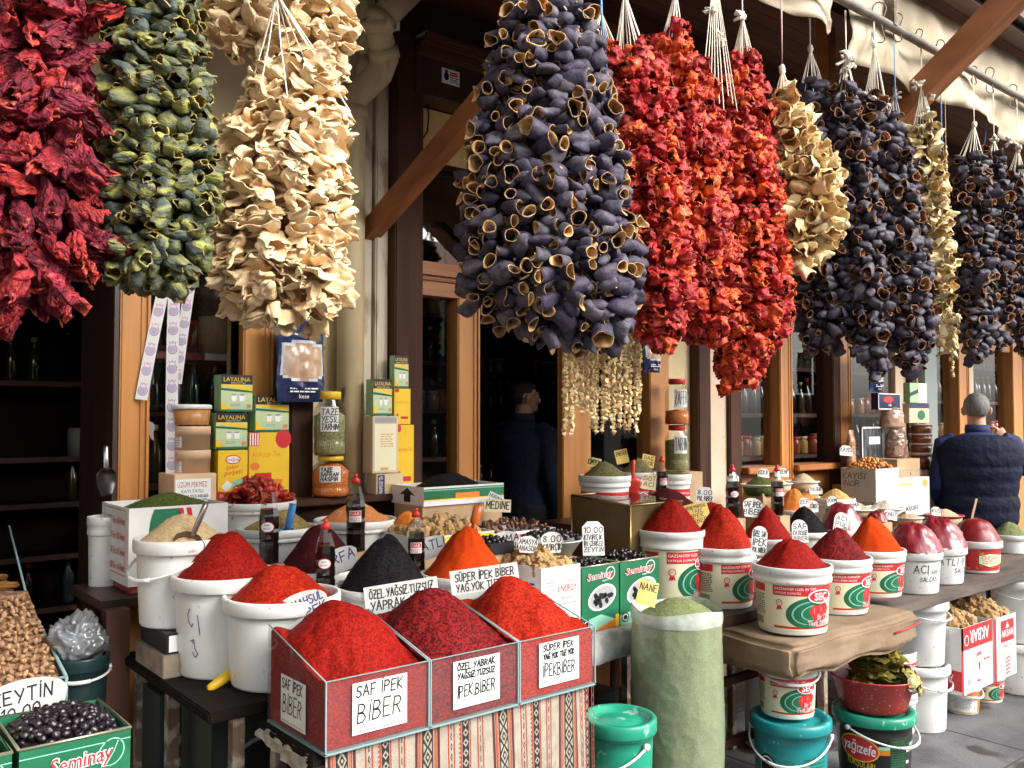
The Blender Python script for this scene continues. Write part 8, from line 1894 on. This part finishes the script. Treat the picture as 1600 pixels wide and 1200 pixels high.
shelves('tall shelves of jars far behind the left window', X(222, 4.5), X(385, 4.5), 4.5, (1.62, 1.95, 2.25), jl='on the tall shelves behind the left window', seed=9, jg='stock on the tall left shelves')
p_ = W(1393, 1014, 2.34); pail('printed pepper pail half hidden behind the vine leaves', p_.x, p_.y, p_.z - .2, .115, .2, WHITE, 'w', lab=sec_label(.115, .2, 'ev'), labrz=FACE, group=SG); pail('white bucket standing behind the black pickle bucket', p_.x, p_.y, 0, .12, p_.z - .201, WHITE2, 'w2', group=GW_)
q = W(118, 712, 5.78); t = thing('canister', 'pale canister standing on a shelf in the dark left opening', 'canister', (q.x, q.y, q.z)); b = MB(); b.lathe([(0, 0), (.045, 0), (.045, .16), (.04, .165), (0, .166)], 24); b.build('canister_body', mat('dim_grey_plastic', (.3, .3, .29), .5), t)
shelves('crowded dark shelves in the gloom of the left opening', X(-40, 5.7), X(178, 5.7), 5.7, (.5, .8, 1.1, q.z, 1.8), jl='on the crowded gloomy shelves of the left opening', seed=7, jg='stock just inside the left opening', dens=.4)
scoop('dark steel scoop with a bright handle hanging by the left post', W(163, 775, 3.35), W(165, 697, 3.35), mat('scoop_dark', (.06, .055, .055), .3, metal=.8), .55, .05, 2.2, hm=STEEL)

# ================================================================ people
SKIN = mat('skin', (.5, .27, .17), .5, (.42, .2, .12), 14, sss=.1)
def loft(mb, pts, m=0, seg=20):
    """pts: (centre, half-width, half-depth); rings follow the path"""
    P = [Vector(p[0]) for p in pts]; n = len(P); vs = []; prev = Vector((1, 0, 0))
    for i, (c, a, d) in enumerate(pts):
        t = (P[min(i + 1, n - 1)] - P[max(i - 1, 0)]).normalized(); x = prev - t * prev.dot(t)
        if x.length < .05: x = Vector((0, 1, 0)) - t * t.y
        x.normalize(); prev = x; yv = t.cross(x)
        for k in range(seg): an = 2 * PI * k / seg; vs.append(P[i] + x * a * math.cos(an) + yv * d * math.sin(an))
    fs = [(i * seg + k, i * seg + (k + 1) % seg, (i + 1) * seg + (k + 1) % seg, (i + 1) * seg + k) for i in range(n - 1) for k in range(seg)] + [tuple(range(seg))[::-1], tuple((n - 1) * seg + k for k in range(seg))]
    mb.add(vs, fs, m, True)
def ellip(mb, c, r3, rot=(0, 0, 0)):
    bm = bmesh.new(); bmesh.ops.create_icosphere(bm, subdivisions=3, radius=1); mb.addbm(bm, 0, True, Mt(c, rot, r3))
def fuse(o, vox, it=6):
    m_ = o.modifiers.new('fuse', 'REMESH'); m_.mode = 'VOXEL'; m_.voxel_size = vox; m_.use_smooth_shade = True
    s_ = o.modifiers.new('soft', 'SMOOTH'); s_.iterations = it; s_.factor = .5
    return o
def hand(mb, wrist, dirv, palm_n, curl=.5):
    """palm and five fingers: dirv along the hand, palm_n out of the palm"""
    wv, d, n = Vector(wrist), Vector(dirv).normalized(), Vector(palm_n); n = (n - d * n.dot(d)).normalized(); s = d.cross(n)
    loft(mb, [(wv - d * .02, .027, .02), (wv + d * .03, .036, .017), (wv + d * .085, .042, .014), (wv + d * .095, .04, .011)], seg=12)
    for i, (off, L_) in enumerate(((-.032, .066), (-.011, .078), (.011, .074), (.031, .058))):
        p = wv + d * .09 + s * off; pts = [p]; a = 0
        for k in range(3): a += curl * (.4 + .3 * k); p = p + (d * math.cos(a) + n * math.sin(a)) * L_ * (.42, .32, .26)[k]; pts.append(p)
        mb.tube(pts, [.0095, .009, .0082, .007], 8)
    p = wv + d * .03 - s * .03; mb.tube([p, p - s * .025 + d * .025 + n * .01, p - s * .032 + d * .055 + n * .018, p - s * .028 + d * .075 + n * .025], [.013, .012, .010, .008], 8)
def person(label, loc, rz, arms, hair_m, top_m, trouser_m, vest_m=None, sc=1.0, head_turn=0.0, broad=1.0):
    t = thing('person', label, 'person', loc, rz); t.scale = (sc,) * 3
    B = broad; hd = Vector((0, .02, 1.64))
    torso = lambda k: [((0, 0, .86), .155 * B + k, .115 + k), ((0, 0, .97), .165 * B + k, .12 + k), ((0, .0, 1.08), .158 * B + k, .115 + k), ((0, -.005, 1.24), .18 * B + k, .128 + k), ((0, -.01, 1.36), .188 * B + k, .122 + k), ((0, -.005, 1.43), .15 * B + k, .095 + k), ((0, .0, 1.475), .085 + k, .075 + k)]
    def arm(mb, a, k, fin=True):
        sh, el, wr = map(Vector, a[:3]); loft(mb, [(sh + Vector((-sh.x * .25, 0, .01)), .062 + k, .06 + k), (sh, .06 + k, .06 + k), (sh.lerp(el, .5), .05 + k, .05 + k), (el, .043 + k, .043 + k), (el.lerp(wr, .3), .043 + k, .041 + k), (el.lerp(wr, .75), .033 + k, .032 + k), (wr, .027 + k * 1.3, .025 + k * 1.3)], seg=14)
    def legs(mb, k):
        for s_ in (-1, 1): loft(mb, [((s_ * .085, 0, .95), .09 + k, .105 + k), ((s_ * .09, 0, .8), .085 + k, .092 + k), ((s_ * .095, .01, .5), .058 + k, .06 + k), ((s_ * .1, -.005, .36), .055 + k, .058 + k), ((s_ * .1, -.01, .1), .038 + k * 1.5, .042 + k * 1.5)], seg=16)
    b = MB(); loft(b, torso(0)); loft(b, [((0, .0, 1.44), .07, .068), ((0, .01, 1.5), .06, .062), ((0, .02, 1.58), .056, .06)]); legs(b, 0)
    Mh = Matrix.Translation(hd) @ Matrix.Rotation(head_turn, 4, 'Z'); hb = MB()
    ellip(hb, (0, -.012, .02), (.078, .095, .092)); ellip(hb, (0, .03, -.035), (.062, .068, .075)); ellip(hb, (0, .06, -.075), (.04, .035, .03)); ellip(hb, (0, .104, -.02), (.013, .017, .024), (R(25), 0, 0)); ellip(hb, (0, .086, -.055), (.024, .012, .012)); ellip(hb, (0, .088, .022), (.055, .014, .012))
    for s_ in (-1, 1): ellip(hb, (s_ * .084, -.012, -.012), (.011, .021, .034), (0, s_ * .2, s_ * .6)); ellip(hb, (s_ * .03, .083, .003), (.013, .01, .009)); ellip(hb, (s_ * .045, .065, -.025), (.024, .022, .02))
    b.add(hb.v, hb.f, 0, True, Mh)
    for s_ in (-1, 1): loft(b, [((s_ * .1, -.05, .045), .035, .03), ((s_ * .1, .03, .05), .042, .042), ((s_ * .105, .12, .035), .045, .028), ((s_ * .105, .18, .028), .03, .018)])
    for a in arms: arm(b, a, 0); hand(b, a[2], a[3], a[4], a[5])
    fuse(b.build('body', SKIN, t), .0065, 3)
    for s_ in (-1, 1):
        e = MB(); ellip(e, tuple(Mh @ Vector((s_ * .03, .09, .004))), (.0085, .006, .006)); e.build('eye', mat('eye_white', (.6, .58, .55), .2, (.02, .015, .01), 90), t)
    h = MB(); bm = bmesh.new(); bmesh.ops.create_icosphere(bm, subdivisions=4, radius=1)
    for v in bm.verts:
        c = v.co.copy(); v.co = Vector((c.x * .085, c.y * .102 - .014, c.z * .097 + .024)) * (1 + .018 * nz(c * 14))
    bmesh.ops.delete(bm, geom=[v for v in bm.verts if (v.co.z < (.05 if v.co.y > .03 else (.012 if v.co.y > -.035 else -.052)) )], context='VERTS'); h.addbm(bm, 0, True, Mh); o = h.build('hair', hair_m, t); sm = o.modifiers.new('thick', 'SOLIDIFY'); sm.thickness = .008
    def shirt(name, m, k, sleeves, quilt=False):
        s_ = MB(); tt = torso(k)
        if quilt:
            fine = []
            for i in range(34):
                z = .84 + i * (1.455 - .84) / 33; j = max(q for q in range(len(tt)) if tt[q][0][2] <= max(z, tt[0][0][2])); j = min(j, len(tt) - 2); u = min(max((z - tt[j][0][2]) / (tt[j + 1][0][2] - tt[j][0][2]), 0), 1)
                pf = .012 * abs(math.sin(i * PI / 5.5)) ** .6
                fine.append(((0, tt[j][0][1] * (1 - u) + tt[j + 1][0][1] * u, z), tt[j][1] * (1 - u) + tt[j + 1][1] * u + pf, tt[j][2] * (1 - u) + tt[j + 1][2] * u + pf))
            tt = fine
        loft(s_, tt, seg=40 if quilt else 20)
        if sleeves:
            for a in arms: arm(s_, a, k + .002)
        return fuse(s_.build(name, m, t), .011, 3)
    shirt('sweater', top_m, .013, True)
    c = MB(); c.lathe([(.062, 1.47), (.078, 1.475), (.082, 1.5), (.075, 1.535), (.07, 1.533), (.066, 1.5)], 28, M=Mt((0, .008, 0))); c.build('collar', top_m, t)
    if vest_m: shirt('vest', vest_m, .034, False, True)
    l_ = MB(); legs(l_, .012); loft(l_, [((0, 0, .82), .165 * B, .125), ((0, 0, .93), .178 * B, .132), ((0, 0, 1.0), .172 * B, .126)]); fuse(l_.build('trousers', trouser_m, t), .012, 3)
    for s_ in (-1, 1):
        s2 = MB(); loft(s2, [((s_ * .1, -.075, .04), .03, .035), ((s_ * .1, -.03, .05), .045, .048), ((s_ * .1, .03, .05), .048, .05), ((s_ * .105, .12, .035), .05, .034), ((s_ * .105, .2, .025), .034, .024)]); fuse(s2.build('shoe', BLACKP, t), .008, 4)
    return t
NAVY = mat('navy_knit', (.014, .018, .055), .85, (.008, .011, .036), 40, bump=.4, bscale=240)
QUILT = mat('navy_quilted_nylon', (.0045, .007, .024), .75, (.0025, .004, .014), 6, spec=.2, bump=.5, bscale=16, bdist=.03)
BLUSH = mat('blue_sweater', (.009, .022, .095), .8, (.006, .014, .065), 14, bump=.4, bscale=30)
q = W(1527, 640, 2.78); zt = Zat((q.x, q.y), 610)
person('grey haired man seen from behind in a navy quilted vest over a blue sweater', (q.x, q.y, 0), FACE + R(-12),
       [((.215, 0, 1.4), (.34, .16, 1.22), (.27, .3, 1.42), (-.45, .25, .8), (-.6, .3, -.4), .9), ((-.215, 0, 1.4), (-.27, .02, 1.1), (-.2, .2, .95), (.3, .9, -.1), (.3, 0, -.9), .5)],
       mat('grey_hair', (.17, .165, .16), .65, (.07, .068, .065), 60, .3, .75, bump=.5, bscale=120, stretch=(1, 1, .25)), BLUSH, mat('dark_trousers', (.02, .02, .025), .8), QUILT, zt / 1.775, -.25, 1.32)
q = W(816, 640, 4.35); zt = Zat((q.x, q.y), 588) - .12
person('dark haired man in a navy sweater standing inside the dark shop doorway', (q.x, q.y, .12), FACE + R(-38),
       [((.2, 0, 1.4), (.25, -.02, 1.12), (.23, .07, .87), (0, .12, -1), (-1, .2, 0), .6), ((-.2, 0, 1.4), (-.24, .1, 1.14), (-.1, .34, 1.2), (.5, .8, .05), (.6, 0, -.6), .7)],
       mat('dark_hair', (.02, .014, .012), .6, (.008, .006, .005), 90, bump=.6, bscale=240), NAVY, mat('dark_trousers', (.02, .02, .025), .8), None, zt / 1.775, -.5, 1.1)
